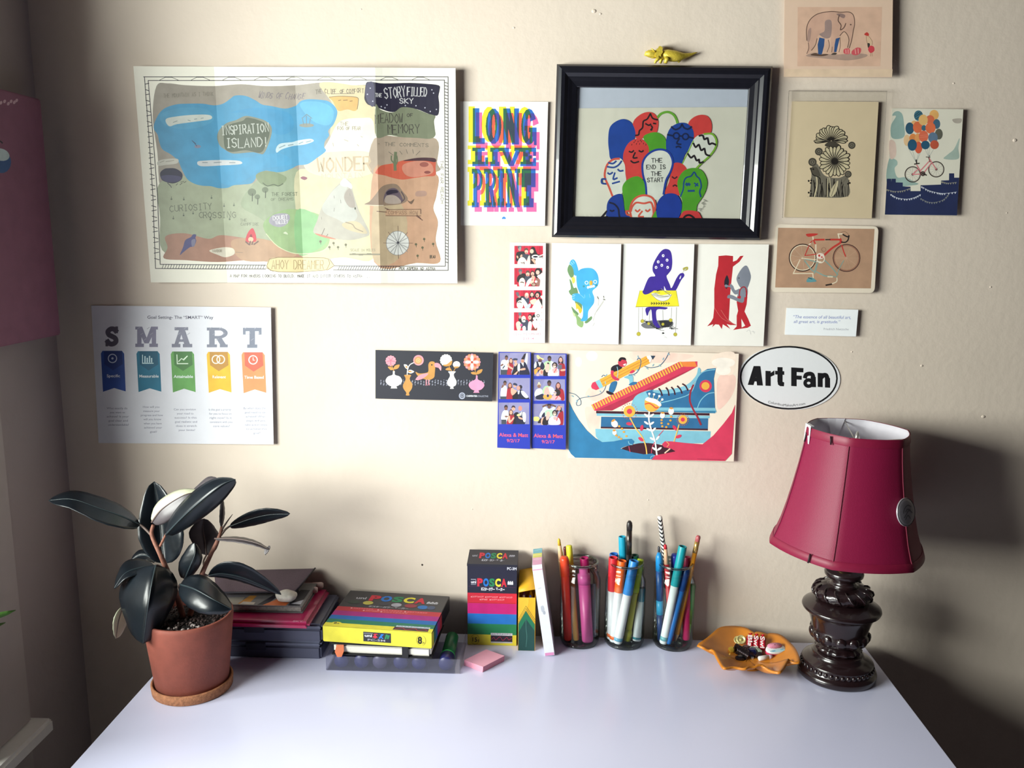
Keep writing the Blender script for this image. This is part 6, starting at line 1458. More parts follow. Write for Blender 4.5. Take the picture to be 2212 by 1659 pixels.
for s, c in (('.02 .98, .02 .72, .30 .68, .30 .98', '#A09A90'), ('.02 .72, .4 .66, .4 .5, .02 .5', '#77737A'), ('.28 .96, .34 .6, .42 .6, .40 .95', '#B9823E'), ('.30 .98, .46 .98, .46 .88, .32 .86', '#BFB8B0'), ('.50 .98, .60 .55, .66 .55, .60 .98', '#1D1A28'), ('.56 .99, .72 .62, .84 .66, .82 .99', '#C4683A'), ('.84 .98, .86 .3, .97 .3, .97 .98', '#24232E'), ('.86 .9, .97 .72, .97 .92', '#A6A8B4'), ('.5 .5, .8 .2, .9 .5', '#1D1A28'), ('.1 .4, .3 .2, .4 .45', '#8A7A6A')): A.poly(s, c)
A.done(bk)
# stone
st = bpy.data.objects.new('x', None); bpy.data.objects.remove(st)
bm = bmesh.new(); bmesh.ops.create_icosphere(bm, subdivisions=3, radius=1)
for v in bm.verts:
    f = 1 + .06 * math.sin(v.co.x * 5 + 1) * math.cos(v.co.y * 4) + .04 * math.sin(v.co.z * 7)
    v.co = Vector((v.co.x * .0165 * f, v.co.y * .0125 * f, v.co.z * .0088 * f))
bm.transform(Matrix.Translation((-.3880, -.0925, ZT + .0088)) @ Matrix.Rotation(-.15, 4, 'Z'))
tag(from_bm('pebble', bm, mat('#BDB8B0', 0.7, grain=0.15, scale=150, bump=0.2, bscale=200), None, True), 'smooth off white stone resting on the collage book', 'stone')
# mauve pouch leaning over the back of the book
pch = thing('zip_pouch', 'flat dusky mauve pouch tilted against the wall behind the white stone', 'pouch', (-.45, -.05, ZT))
c_ = [on_desk(468, 1286, .0850), on_desk(637, 1285, .0850), at_y(681, 1233, -.010), at_y(462, 1238, -.010)]
n_ = (c_[1] - c_[0]).cross(c_[3] - c_[0]).normalized()
if n_.z < 0: n_ = -n_
c_ = [p + n_ * .004 for p in c_]
fr_, vs = [], []
N1, N2 = 16, 8
for sgn in (1, -1):
    for j in range(N2 + 1):
        for i in range(N1 + 1):
            u, v = i / N1, j / N2
            p = (c_[0] * (1 - u) + c_[1] * u) * (1 - v) + (c_[3] * (1 - u) + c_[2] * u) * v
            e = (16 * u * (1 - u) * v * (1 - v)) ** 0.35
            vs.append(p + n_ * (sgn * .0034 * e))
K2 = (N1 + 1) * (N2 + 1)
for j in range(N2):
    for i in range(N1):
        k = j * (N1 + 1) + i; q = (k, k + 1, k + N1 + 2, k + N1 + 1)
        fr_.append(q); fr_.append(tuple(x + K2 for x in q[::-1]))
mesh_obj('fabric', vs, fr_, mat('#5B4B55', 0.8, grain=0.08, scale=300, bump=0.2, bscale=500), pch, True)
tube('zip', [c_[0] + n_ * .0005, c_[1] + n_ * .0005], .0016, mat('#2A2430', 0.6), pch, 8)
tube('piping', [c_[1] + n_ * .0005, c_[2] + n_ * .0005], .0013, mat('#2A2430', 0.6), pch, 8)
def pen(name, label, cat, p0, p1, parts, group=None, n=14):
    """parts: (name, colour or material, [(fraction, radius)])"""
    p0, p1 = Vector(p0), Vector(p1); L = (p1 - p0).length; ax = (p1 - p0).normalized()
    t = thing(name, label, cat, p0, group)
    for nm, c, prof in parts:
        lathe(nm, p0, ax, [(f * L, r) for f, r in prof], c if not isinstance(c, str) else mat(c, 0.38, grain=0.04, scale=80), t, n)
    return t
def hollow(f0, f1, r0, r1, d=.03):      # a cap with an open, hollow end
    return [(f0, r0), (f0 + .004, r0 * 1.02), (f1 - .004, r1), (f1, r1 * .97), (f1, r1 * .80), (f1 - d, r1 * .78), (f1 - d, .0001)]
for (q, a, lab) in (((-.3560, -.0380), .3, 'pale pink pen end behind the mauve pouch, the lower of two'), ((-.3520, -.0200), .25, 'pale pink pen end behind the mauve pouch, the one nearer the wall')):
    d = Vector((math.cos(a), math.sin(a) * .3, .03)).normalized(); e = Vector((q[0], q[1], DESK + .0765)); 
    pen('pen', lab, 'pen', e - d * .085, e, [('barrel', '#A08A8C', [(0, .0045), (.80, .0048)]), ('end_cap', '#CDB2AE', [(.80, .0050), (.97, .0050), (1, .0036), (1, .0001)])], 'pens behind the pouch')

# ------------------------------------------------------------------ marker stack
cb = thing('marker_box', 'clear flat plastic box of markers with navy caps, under the black notebook', 'box', (-.22, -.09, DESK))
BX0, BX1, BY0, BY1 = -.3170, -.1215, -.1455, -.0500
cl = clear_mat('clear_plastic', '#F6F6FA', 0.2, 0.28, 0.08, 0.08, '#B4B4CA')
vs = [Vector(p) for p in ((BX0, BY0, DESK + .0002), (BX1, BY0, DESK + .0002), (BX1, BY1, DESK + .0002), (BX0, BY1, DESK + .0002))]
box('tray', (BX0, BY0, DESK + .0002), (BX1, BY1, DESK + .0012), cl, cb, 0.0003)
for nm, lo, hi in (('front_side', (BX0, BY0, DESK + .0012), (BX1, BY0 + .0008, DESK + .0225)), ('end_side', (BX0, BY0, DESK + .0012), (BX0 + .0008, BY1, DESK + .0225)), ('end_side', (BX1 - .0008, BY0, DESK + .0012), (BX1, BY1, DESK + .0225))):
    box(nm, lo, hi, cl, cb)
for k, (x, bc, rc, lab) in enumerate(((-.2960, '#26306A', '#26306A', 'navy capped marker in the clear box, below the orange ribbon'), (-.2665, '#4C9A5A', '#9ACB5A', 'navy capped marker with a lime ring in the clear box'), (-.2395, '#7A7488', '#8A86A0', 'grey marker in the clear box between the lime and red ringed ones'), (-.2090, '#C8503C', '#E0603C', 'navy capped marker with a red ring in the clear box'), (-.1820, '#5A78C0', '#7A9AE0', 'navy capped marker with a pale blue ring in the clear box'), (-.1430, '#1E7A46', '#2EB85C', 'green marker with a navy cap, at the open end of the clear box'))):
    c = '#22265A' if k != 2 else '#4A4660'
    pen('marker', lab, 'marker', (x, BY0 + .006, DESK + .0118), (x, BY1 - .004, DESK + .0118), [('cap', c, [(0, .0001), (0, .0100), (.02, .0108), (.24, .0110)]), ('ring', rc, [(.24, .0112), (.275, .0112)]), ('barrel', bc, [(.275, .0098), (.97, .0098), (1, .0080)])], 'markers in the clear box', 18)
nb = thing('notebook', 'black notebook with white pages and an elastic band, between the marker boxes', 'notebook', (-.235, -.1, DESK + .023))
ZN = DESK + .0228; na = -.035
ctr = Vector((-.2335, -.0905, 0))
blk = mat('#16151C', 0.6, grain=0.1, scale=200, bump=0.1)
rot_box('back_cover', (ctr.x, ctr.y, ZN), (.148, .108, .0018), na, blk, nb, 0.0006)
pgm = mat('#D9D5CC', 0.8, grain=0.06, scale=700)
pg = rot_box('page_block', (ctr.x, ctr.y, ZN + .0019), (.143, .103, .0142), na, pgm, nb, 0.003, 3)
rot_box('front_cover', (ctr.x, ctr.y, ZN + .0162), (.148, .108, .0018), na, blk, nb, 0.0006)
RN = Matrix.Translation((ctr.x, ctr.y, ZN)) @ Matrix.Rotation(na, 4, 'Z')
box('elastic_band', (.030, -.0552, .0002), (.0395, -.0535, .0178), blk, nb, 0.0004, 1, RN @ Matrix.Shear('XZ', 4, (-.35, 0)) if False else RN)
vs = [RN @ Vector(p) for p in ((-.066, -.0530, .016), (-.0555, -.0530, .016), (-.0545, -.0565, .008), (-.0575, -.0590, .0002), (-.0640, -.0590, -.0002), (-.0680, -.0565, .006))]
rb = mesh_obj('ribbon', vs, [(0, 1, 2, 5), (5, 2, 3, 4)], mat('#C25A1E', 0.5, grain=0.1), nb)
m_ = rb.modifiers.new('thickness', 'SOLIDIFY'); m_.thickness = .0006

def posca(A, u0=0, w=1.0, logo_y=.28, h=.2, s='POSCA', jp=True):
    cols = ('#C8283C', '#1C6CC0', '#1E7A50', '#DDD03C', '#C8283C')
    x = u0
    for i, ch in enumerate(s):
        A.txt(ch, x, logo_y, h, cols[i], 0.055, w=w * .19); x += w * .2
# upright box of markers
def tall_box():
    x0, x1, y0, y1, z1 = -.1195, -.0435, -.0550, -.0105, .1345
    t = thing('marker_carton', 'upright navy and striped carton of fifteen paint markers standing against the wall', 'carton', (-.0815, -.033, DESK))
    navy = mat('#1B1B30', 0.38, grain=0.05, coat=0.15)
    box('carton_body', (x0, y0, DESK), (x1, y1, DESK + z1 - .003), navy, t, 0.0007)
    vs = [Vector((x0 - .0004, y0 - .0004, DESK + z1 - .006)), Vector((x1 + .0004, y0 - .0004, DESK + z1 - .006)), Vector((x1 + .0004, y1, DESK + z1 + .001)), Vector((x0 - .0004, y1, DESK + z1 + .001)),
          Vector((x0 - .0004, y0 - .0004, DESK + z1 - .0025)), Vector((x1 + .0004, y0 - .0004, DESK + z1 - .0025)), Vector((x1 + .0004, y1, DESK + z1 + .0035)), Vector((x0 - .0004, y1, DESK + z1 + .0035))]
    mesh_obj('lid_flap', vs, [(3, 2, 1, 0), (4, 5, 6, 7), (0, 1, 5, 4), (1, 2, 6, 5), (2, 3, 7, 6), (3, 0, 4, 7)], mat('#20202E', 0.42, grain=0.06), t)
    H = z1 - .003
    A = Art(lambda x, y, z: Vector((x0 + x * (x1 - x0), y0 - z, DESK + H * (1 - y))), start=.0002)
    # picture rows (fraction of the front, from the top)
    for a, b, c in ((.350, .478, '#C21F34'), (.478, .606, '#B4126C'), (.606, .732, '#1466B8'), (.732, .866, '#147048'), (.866, .998, '#C9BC34')): A.rect(.004, a, .996, b, c)
    A.txt('POSCA', 0, 0, .1, '#000000') if False else None
    posca(A, .20, .60, .262, .088)
    A.txt('uni', .075, .232, .035, '#D8D8E2', 0.03, w=.105); A.line('.075 .185, .175 .185', .008, '#A8A8B8'); A.line('.075 .247, .175 .247', .006, '#A8A8B8'); A.hand('色色色', .815, .200, .036, .008, '#D8D8E2', 0, width=.105)
    A.txt('PC-3M', .80, .060, .032, '#C8C8D4', 0.03, w=.19)
    A.hand('ポスターカラー', .28, .285, .034, .008, '#D6D6E0', 0, width=.27); A.hand('マーカー', .58, .285, .034, .008, '#D6D6E0', 0, width=.17)
    A.line('.02 .272, .98 .272', .003, '#5A3050')
    for x, w_, y in ((.08, .26, .40), (.37, .26, .40), (.66, .26, .40), (.26, .16, .432), (.46, .30, .432)):
        A.ell(x, y, .009, .0075, '#E8B8C0', n=8); A.hand('スカラマタカスラ', x + .016, y - .010, .017, .004, '#E48A96', 0, width=w_ - .03)
    A.line('.02 .470, .98 .470', .004, '#8A1020')
    A.ring(.155, .93, .085, .062, .006, '#8A7E28'); A.txt('15', .10, .958, .052, '#4A4420', 0.03, w=.10); A.hand('色', .215, .93, .026, .006, '#6A6228', width=.03)
    A.rect(.475, .843, .915, .875, '#B9B8C4'); A.hand('スカラマタカPC', .49, .85, .017, .004, '#6A6A7A', 0, width=.40); A.rect(.475, .875, .915, .952, '#241A2A'); A.line('.49 .925, .54 .90, .58 .93, .66 .89, .72 .935, .80 .895, .84 .925, .90 .905', .009, '#8C2440', True); A.rect(.475, .952, .915, .968, '#A8A8B4')
    A.done(t)
    L1, L2, R1 = vs[4], vs[7], vs[5]
    nn = (R1 - L1).cross(L2 - L1).normalized()
    B = Art(lambda x, y, z: L1 * (1 - x) * y + R1 * x * y + L2 * (1 - x) * (1 - y) + vs[6] * x * (1 - y) + nn * z, start=.0002)
    posca(B, .22, .58, .58, .34); B.hand('ポスターカラーマーカー', .28, .66, .14, .012, '#A8A8B4', 0, width=.45); B.txt('uni', .08, .50, .16, '#9A9AA8', 0.02, w=.10); B.hand('色色色', .83, .34, .14, .012, '#9A9AA8', width=.10)
    B.done(t, 'lid_print')
tall_box()

def flat_box():
    t = thing('marker_carton', 'flat striped carton of eight paint markers with a yellow front, lying on the black notebook', 'carton', (-.235, -.08, DESK + .041))
    zb, zt = DESK + .0412, DESK + .0655
    P = [Vector((-.3175, -.1385, 0)), Vector((-.1570, -.1525, 0)), Vector((-.1545, -.0250, 0)), Vector((-.3150, -.0110, 0))]
    navy = mat('#22222C', 0.38, grain=0.05, coat=0.15)
    c = sum(P, Vector()) / 4; ux = (P[1] - P[0]).normalized(); w_, d_ = (P[1] - P[0]).length, .1270
    ang = math.atan2(ux.y, ux.x); R = Matrix.Translation((c.x, c.y, 0)) @ Matrix.Rotation(ang, 4, 'Z')
    hw, hd = w_ / 2, d_ / 2
    box('carton_body', (-hw, -hd, zb), (hw, hd, zt), navy, t, 0.0006, 2, R)
    A = Art(lambda x, y, z: R @ Vector((-hw + x * w_, hd - y * d_, zt + z)), start=.0002)
    for a, b, col in ((.470, .585, '#B4303C'), (.585, .705, '#9C1C78'), (.705, .805, '#1260A8'), (.805, .905, '#1C6E56'), (.905, 1.0, '#D6CB3A')): A.rect(.0, a, 1.0, b, col)
    posca(A, .245, .56, .255, .14)
    A.hold = True
    for x, y, rx, col in ((.12, .33, .06, '#34423A'), (.26, .33, .05, '#B8AE50'), (.42, .33, .05, '#3A3A44'), (.54, .34, .05, '#9A9AA4'), (.68, .34, .06, '#8C3440'), (.80, .36, .05, '#2A6CB0'), (.88, .36, .04, '#44506C')): A.ell(x, y, rx, .052, col); 
    A.hold = False; A.z += A.eps
    A.txt('uni', .115, .235, .06, '#B8B8C2', 0.03, w=.10); A.hand('色色色', .82, .20, .055, .008, '#C4C4CC', width=.10); A.hand('ポスターカラーマーカー', .29, .405, .036, .006, '#A8A8B2', width=.38)
    for x, w__, y in ((.14, .22, .50), (.40, .24, .505), (.66, .22, .51), (.27, .16, .545), (.44, .26, .55)):
        A.ell(x, y, .010, .012, '#E0B0B4', n=8); A.hand('スカラマタカスラ', x + .018, y - .014, .026, .004, '#D88088', 0, width=w__ - .03)
    A.ell(.105, .910, .045, .034, '#D6CB3A'); A.txt('8', .080, .930, .042, '#4A4420', 0.04, w=.028); A.hand('色', .115, .906, .022, .004, '#5A5428', width=.02)
    A.rect(.655, .868, .965, .905, '#B8C4D4'); A.hand('スカラマタカPCスカ', .665, .874, .022, .004, '#5A6474', 0, width=.29); A.poly('.645 .905, .960 .905, .962 .980, .640 .980', '#3A2A30'); A.line('.66 .955, .72 .925, .76 .965, .83 .92, .87 .965, .92 .93, .95 .955', .009, '#A02838', True)
    A.done(t)
    B = Art(lambda x, y, z: R @ Vector((-hw + x * w_, -hd - z, zt - y * (zt - zb))), start=.0002)
    B.poly('0 0, 1 0, 1 .92, .990 .97, .010 .97, 0 .92', '#D6CB3A'); B.rect(.375, .19, .630, .80, '#22222C')
    for ch, x, col in (('ポ', .468, '#C8283C'), ('ス', .522, '#1C6CC0'), ('カ', .576, '#1E7A50')): B.hand(ch, x, .27, .30, .014, col, width=.042)
    B.txt('uni', .388, .50, .17, '#D8D8E2', 0.03, w=.066); B.line('.388 .28, .454 .28', .03, '#9A9AA8'); B.txt('PC-5M', .415, .74, .12, '#A8A8B6', 0.01, w=.16)
    B.ring(.905, .50, .042, .33, .006, '#8A7E28'); B.txt('8', .872, .70, .42, '#26220E', 0.05, w=.042); B.hand('色', .920, .58, .16, .004, '#6A6228', width=.018)
    B.done(t, 'front_print')
    sx = Art(lambda x, y, z: R @ Vector((hw + z, -hd + x * d_, zt - y * (zt - zb))), start=.0002)
    for a, b, col in ((.02, .095, '#D6CB3A'), (.095, .195, '#1C6E56'), (.195, .295, '#1260A8'), (.295, .415, '#9C1C78'), (.415, .53, '#B4303C')): sx.rect(a, .08, b, .94, col)
    sx.done(t, 'end_print')
flat_box()

# pink note pad
npd = thing('sticky_notes', 'small pad of pale pink sticky notes lying on the white desk', 'note pad', (-.09, -.11, DESK))
Q = [Vector((-.1186, -.1198, 0)), Vector((-.0894, -.1385, 0)), Vector((-.0600, -.1040, 0)), Vector((-.0890, -.0855, 0))]
vs = [q + Vector((0, 0, DESK + .0002)) for q in Q] + [q + Vector((.0006, .0004, DESK + .0082)) for q in Q]
mesh_obj('pages', vs, [(3, 2, 1, 0), (0, 1, 5, 4), (1, 2, 6, 5), (2, 3, 7, 6), (3, 0, 4, 7)], mat('#D98FA2', 0.8, grain=0.08, scale=900), npd)
mesh_obj('top_sheet', [q + Vector((.0006, .0004, DESK + .0083)) for q in Q] + [q + Vector((.0006, .0004, DESK + .0085)) for q in Q], [(3, 2, 1, 0), (4, 5, 6, 7), (0, 1, 5, 4), (1, 2, 6, 5), (2, 3, 7, 6), (3, 0, 4, 7)], mat('#DDA0B2', 0.75, grain=0.02), npd)

# crayon box: narrow side forward, flap open
def crayon_box():
    t = thing('crayon_box', 'yellow and green cardboard crayon box with its flap open', 'box', (-.028, -.045, DESK))
    x0, x1, y0, y1, z1 = -.0410, -.0150, -.0695, -.0090, .0860
    card = mat('#D9A21E', 0.55, grain=0.05)
    q = [(x0, y0), (x1, y0), (x1, y1), (x0, y1)]
    vs = [Vector((x, y, DESK)) for x, y in q] + [Vector((x, y, DESK + z1)) for x, y in q]
    e = .0006
    vs += [Vector((x0 + e, y0 + e, DESK + z1)), Vector((x1 - e, y0 + e, DESK + z1)), Vector((x1 - e, y1 - e, DESK + z1)), Vector((x0 + e, y1 - e, DESK + z1))]
    vs += [Vector((v.x, v.y, DESK + .058)) for v in vs[8:12]]
    mesh_obj('carton_body', vs, [(3, 2, 1, 0), (0, 1, 5, 4), (1, 2, 6, 5), (2, 3, 7, 6), (3, 0, 4, 7), (4, 5, 9, 8), (5, 6, 10, 9), (6, 7, 11, 10), (7, 4, 8, 11), (8, 9, 13, 12), (9, 10, 14, 13), (10, 11, 15, 14), (11, 8, 12, 15), (12, 13, 14, 15)], card, t)
    # the flap arches up and back from the far edge
    vs = []
    for i in range(9):
        f = i / 8
        y = y0 + .010 + f * (y1 - y0 - .012); z = DESK + z1 + .010 + .013 * math.sin(f * 1.9) - .004 * (1 - f)
        vs += [Vector((x0, y, z - .002)), Vector((x1, y + .004, z + .002))]
    o = mesh_obj('lid_flap', vs, [(2 * i, 2 * i + 1, 2 * i + 3, 2 * i + 2) for i in range(8)], card, t, True)
    o.modifiers.new('thickness', 'SOLIDIFY').thickness = .0008
    vs = [Vector((x0, y1 - .002, DESK + z1)), Vector((x1, y1 - .002, DESK + z1)), Vector((x1, y1, DESK + z1 + .022)), Vector((x0, y1, DESK + z1 + .019)), Vector((x0, y0 + .012, DESK + z1 + .006)), Vector((x0, y0 + .03, DESK + z1))]
    o = mesh_obj('side_flap', vs[:4], [(0, 1, 2, 3)], card, t); o.modifiers.new('thickness', 'SOLIDIFY').thickness = .0007
    for k in range(6):      # crayon tips in the dark slot
        c = ('#2E6B3C', '#C8402C', '#E8E2D8', '#3A4FA0', '#7A3A8C', '#D9A21E')[k]
        lathe('crayon_tip', (x0 + .0075 + (k % 2) * .0105, y0 + .012 + (k // 2) * .016, DESK + .0585), (0, 0, 1), [(0, .0040), (.012, .0040), (.013, .0026), (.019, .0014), (.019, .0001)], mat(c, 0.5), t, 10)
    A = Art(lambda x, y, z: Vector((x0 + x * (x1 - x0), y0 - z, DESK + z1 * (1 - y))), start=.0002)
    A.poly('0 0, .62 0, .62 .10, .42 .30, 0 .56', '#E2B030'); A.poly('.02 .998, .02 .48, .44 .24, .98 .50, .98 .998', '#17694A'); A.poly('.02 .998, .02 .66, .47 .40, .98 .62, .98 .998', '#123F3C')
    for o_ in (.0, .045, .09): A.line([(.02, .50 - o_), (.45, .245 - o_), (.98, .495 - o_)], .014, '#7A7020')
    A.line('.46 .42, .48 .60, .52 .74, .48 .92', .03, '#3C6A64', True)
    A.done(t)
crayon_box()

# slim leaning white pack
def slim_pack():
    t = thing('slim_pack', 'slim white pen pack with a pastel blue, yellow and pink top, leaning to one side', 'pack', (.008, -.05, DESK))
    bl, br = Vector((-.0005, -.0850, DESK)), Vector((.0150, -.0850, DESK))
    lean = math.atan2(-.0205, .139)
    M_ = Matrix.Translation((.0150, 0, DESK)) @ Matrix.Rotation(lean, 4, 'Y')
    w_, H = .0148, .1425
    # (the low corner rests on the desk)
    vs = [M_ @ Vector(p) for p in ((-w_, -.0850, 0), (0, -.0850, 0), (0, -.012, 0), (-w_, -.012, 0), (-w_, -.0850, H - .004), (0, -.0850, H - .004), (0, -.0780, H), (-w_, -.0780, H), (0, -.012, H), (-w_, -.012, H))]
    dz = min(v.z for v in vs) - DESK - .0001
    vs = [v - Vector((0, 0, dz)) for v in vs]
    fs = [(3, 2, 1, 0), (0, 1, 5, 4), (4, 5, 6, 7), (7, 6, 8, 9), (1, 2, 8, 6, 5), (2, 3, 9, 8), (3, 0, 4, 7, 9)]
    mesh_obj('sleeve', vs, fs, mat('#D9DAE2', 0.4, grain=0.02), t)
    def surf(a, b, c):     # a origin (top left), b top right, c bottom left
        n = (b - a).cross(c - a).normalized()
        if n.dot(CAM - a) < 0: n = -n
        return Art(lambda x, y, z: a + (b - a) * x + (c - a) * y + n * z, start=.0002)
    A = surf(vs[9], vs[8], vs[7])
    A.rect(.03, 0, .97, .30, '#6FA9B8'); A.rect(.03, .30, .97, .56, '#CFCB6A'); A.rect(.03, .56, .97, 1, '#D49AB8'); A.line('.1 .12, .9 .06', .05, '#8CBEC8'); A.blob('.1 .66, .5 .58, .9 .66, .5 .74', '#DDB0C8'); A.line('.1 .4, .9 .42', .05, '#DAD690')
    A.done(t, 'top_print')
    B = surf(vs[4], vs[5], vs[0])
    B.rect(.03, 0, .97, .012, '#D49AB8'); B.blob('.3 .43, .55 .42, .6 .47, .35 .49', '#B4B8C4'); B.ell(.55, .50, .13, .022, '#A8ACB8'); B.line('.3 .22, .6 .215', .01, '#C4C6D0'); B.rect(.05, .965, .95, .998, '#CF86B4')
    B.done(t, 'front_print')
slim_pack()

# ------------------------------------------------------------------ jars and what stands in them
glass = clear_mat('jar_glass', '#EEF2F0', 0.30, 0.75, 0.02)
glass_edge = clear_mat('jar_glass_thick', '#C9D2CE', 0.45, 0.8, 0.03)
JY = -.0345
JR = .0312
def jar(x, lab, H=.134):
    t = thing('glass_jar', lab, 'jar', (x, JY, DESK), 'glass jars of pens')
    z = DESK
    lathe('wall', (x, JY, z), (0, 0, 1), [(.0035, .0285), (.006, JR - .0006), (.012, JR), (.100, JR), (.106, JR - .0006), (.112, JR - .0035), (.116, JR - .0046)], glass, t, 40, cap=False)
    lathe('base', (x, JY, z), (0, 0, 1), [(.0002, .001), (.0002, .0250), (.0012, .0280), (.0040, .0285), (.0062, .0270), (.0050, .0200), (.0045, .001)], glass_edge, t, 40)
    lathe('thread', (x, JY, z), (0, 0, 1), [(.1160, JR - .0046), (.1175, JR - .0030), (.1190, JR - .0046), (.1215, JR - .0046), (.1230, JR - .0030), (.1245, JR - .0046), (H - .003, JR - .0048)], glass, t, 40, cap=False)
    lathe('rim', (x, JY, z), (0, 0, 1), [(H - .0035, JR - .0050), (H - .002, JR - .0040), (H - .0005, JR - .0044), (H, JR - .0058), (H - .001, JR - .0074), (H - .0035, JR - .0070), (H - .0035, JR - .0050)], glass_edge, t, 40, cap=False)
    return t
J1, J2, J3 = .0540, .1230, .1980
jar(J1, 'glass jar nearest the leaning white pack, with pink and orange markers')
jar(J2, 'middle glass jar, with a black brush and white barrelled markers')
jar(J3, 'glass jar nearest the orange leaf dish, with pencils and blue pens')
ZF = DESK + .0068
def j(px0, py0, d0, px1, py1, d1):
    """a stick from a low picture point to a high one, each at a depth measured from the middle of the jar (+ = towards the wall)"""
    p0, p1 = at_y(px0, py0, JY + d0), at_y(px1, py1, JY + d1)
    ax = p1 - p0
    if p0.z < ZF or True: p0 = p1 + ax * ((ZF - p1.z) / ax.z)      # slide the foot onto the jar bottom
    return p0, p1
def keep(p0, r, jx):       # keep the foot inside the jar
    v = Vector((p0.x - jx, p0.y - JY)); m = .0268 - r
    if v.length > m: v = v.normalized() * m
    return Vector((jx + v.x, JY + v.y, p0.z + .0006))
def stick(name, lab, cat, jx, a, parts, r, n=14, g='pens in the jars'):
    p0, p1 = j(*a); p0 = keep(p0, r, jx)
    return pen(name, lab, cat, p0, p1, parts, g, n)
def marker(lab, jx, a, cap, body, split=.66, r=.0062, tail=None, rc=None, hol=True, name='marker'):
    rc = rc or r * 1.08
    parts = [('barrel', body, [(0, .0001), (0, r * .85), (.012, r), (split, r)])]
    if tail: parts.append(('tail_band', tail, [(.035, r * 1.015), (.075, r * 1.015)]))
    parts.append(('cap', cap, hollow(split, 1, rc, rc * .96) if hol else [(split, rc), (.97, rc), (1, rc * .8), (1, .0001)]))
    return stick(name, lab, 'marker', jx, a, parts, r)
# jar 1
marker('bright orange red marker at the edge of the jar beside the white pack', J1, (1224, 1388, -.010, 1219, 1203, -.014), '#E04420', '#D63A26', .78, .0064, None, None, False)
stick('pencil', 'pencil with bare pale wood and a yellow tip, point up beside the orange red marker', 'pencil', J1, (1233, 1390, .012, 1207, 1163, .004), [('shaft', '#D8B27A', [(0, .0001), (0, .0046), (.78, .0046)]), ('wood_cone', '#DDB48A', [(.78, .0046), (.93, .0026)]), ('tip', '#DDB63A', [(.93, .0026), (.985, .0022), (1, .0008)])], .0046, 8)
stick('highlighter', 'yellow capped slim marker with a tan barrel, leaning in the pink marker jar', 'highlighter', J1, (1246, 1398, -.012, 1229, 1178, .010), [('barrel', '#B98A3C', [(0, .0001), (0, .0040), (.01, .0046), (.72, .0052)]), ('collar', '#BDB050', [(.72, .0058), (.78, .0058), (.80, .0050)]), ('cap', '#E3E03C', [(.80, .0050), (.985, .0050), (1, .0042), (1, .0001)])], .0052)
stick('pencil', 'dark maroon pencil hidden behind the yellow cap', 'pencil', J1, (1248, 1388, .016, 1221, 1181, .020), [('shaft', '#5C1E20', [(0, .0001), (0, .0035), (.98, .0035), (1, .0026), (1, .0001)])], .0035, 8)
marker('magenta marker low in the jar behind the thick pink one', J1, (1276, 1388, .012, 1262, 1205, .004), '#A01558', '#8E1A52', .70, .0066)
stick('marker', 'thick bubblegum pink marker standing in front of its jar', 'marker', J1, (1270, 1398, -.013, 1260, 1229, -.006), [('barrel', '#D2569C', [(0, .0001), (0, .0080), (.02, .0088), (.80, .0092)]), ('cap', '#D75FA4', [(.80, .0097), (.93, .0095), (.94, .0068), (1, .0066), (1, .0001)])], .0092, 18)
stick('pen', 'grey blue pen with a clear barrel, low at the edge of the pink marker jar', 'pen', J1, (1289, 1392, .002, 1281, 1262, .010), [('barrel', '#7C8496', [(0, .0001), (0, .0030), (.02, .0036), (1, .0038), (1, .0001)])], .0038)
# jar 2
marker('royal blue capped marker behind the red one', J2, (1330, 1388, .014, 1326, 1196, .012), '#1860B4', '#C9C9D2', .62, .0064)
marker('red capped marker with a white barrel in the middle jar', J2, (1316, 1390, -.002, 1325, 1204, -.006), '#CE2834', '#DDDDE4', .60, .0068, '#D86A3C')
marker('orange capped marker with a white barrel in the middle jar', J2, (1322, 1396, -.012, 1344, 1211, -.010), '#E5641E', '#E2E2E8', .62, .0068, '#E5641E')
marker('sky blue capped marker with a white barrel leaning across the middle jar', J2, (1330, 1398, -.019, 1370, 1211, -.012), '#2C80CC', '#E6E6EC', .60, .0070, '#6AA8C8')
marker('tall turquoise marker beside the black brush', J2, (1352, 1390, .012, 1344, 1159, .012), '#1698B8', '#C8D2D8', .70, .0056)
stick('paintbrush', 'black brush standing tallest in the middle jar', 'brush', J2, (1354, 1392, .004, 1360, 1125, .004), [('handle', '#1B1718', [(0, .0001), (0, .0030), (.5, .0042), (.72, .0044)]), ('ferrule', mat('#5A5450', 0.25, metal=0.8), [(.72, .0045), (.92, .0042)]), ('tip', '#2A2626', [(.92, .0043), (.96, .0046), (.985, .0040), (1, .0020), (1, .0001)])], .0044)
stick('pencil', 'thin pale yellow pencil just behind the black brush', 'pencil', J2, (1362, 1388, .018, 1352, 1190, .016), [('shaft', '#C8B85A', [(0, .0001), (0, .0030), (1, .0030), (1, .0001)])], .003, 8)
marker('dark green capped marker behind the black brush', J2, (1376, 1388, .014, 1371, 1199, .012), '#0E5A46', '#B8BEC0', .66, .0060)
stick('highlighter', 'lime yellow highlighter with a see-through barrel, leaning in the middle jar', 'highlighter', J2, (1352, 1399, -.008, 1384, 1208, .004), [('barrel', '#A8A62C', [(0, .0001), (0, .0054), (.10, .0058), (.14, .0046)]), ('grip', '#C2BE3A', [(.14, .0046), (.58, .0046), (.60, .0056)]), ('cap', '#B6CC34', [(.60, .0056), (.97, .0056), (1, .0044), (1, .0001)])], .0058)
marker('white barrelled marker with a teal ring, foot forward in the middle jar', J2, (1377, 1396, -.010, 1384, 1270, .010), '#3C6E80', '#D4DADE', .75, .0064, '#2E8494')
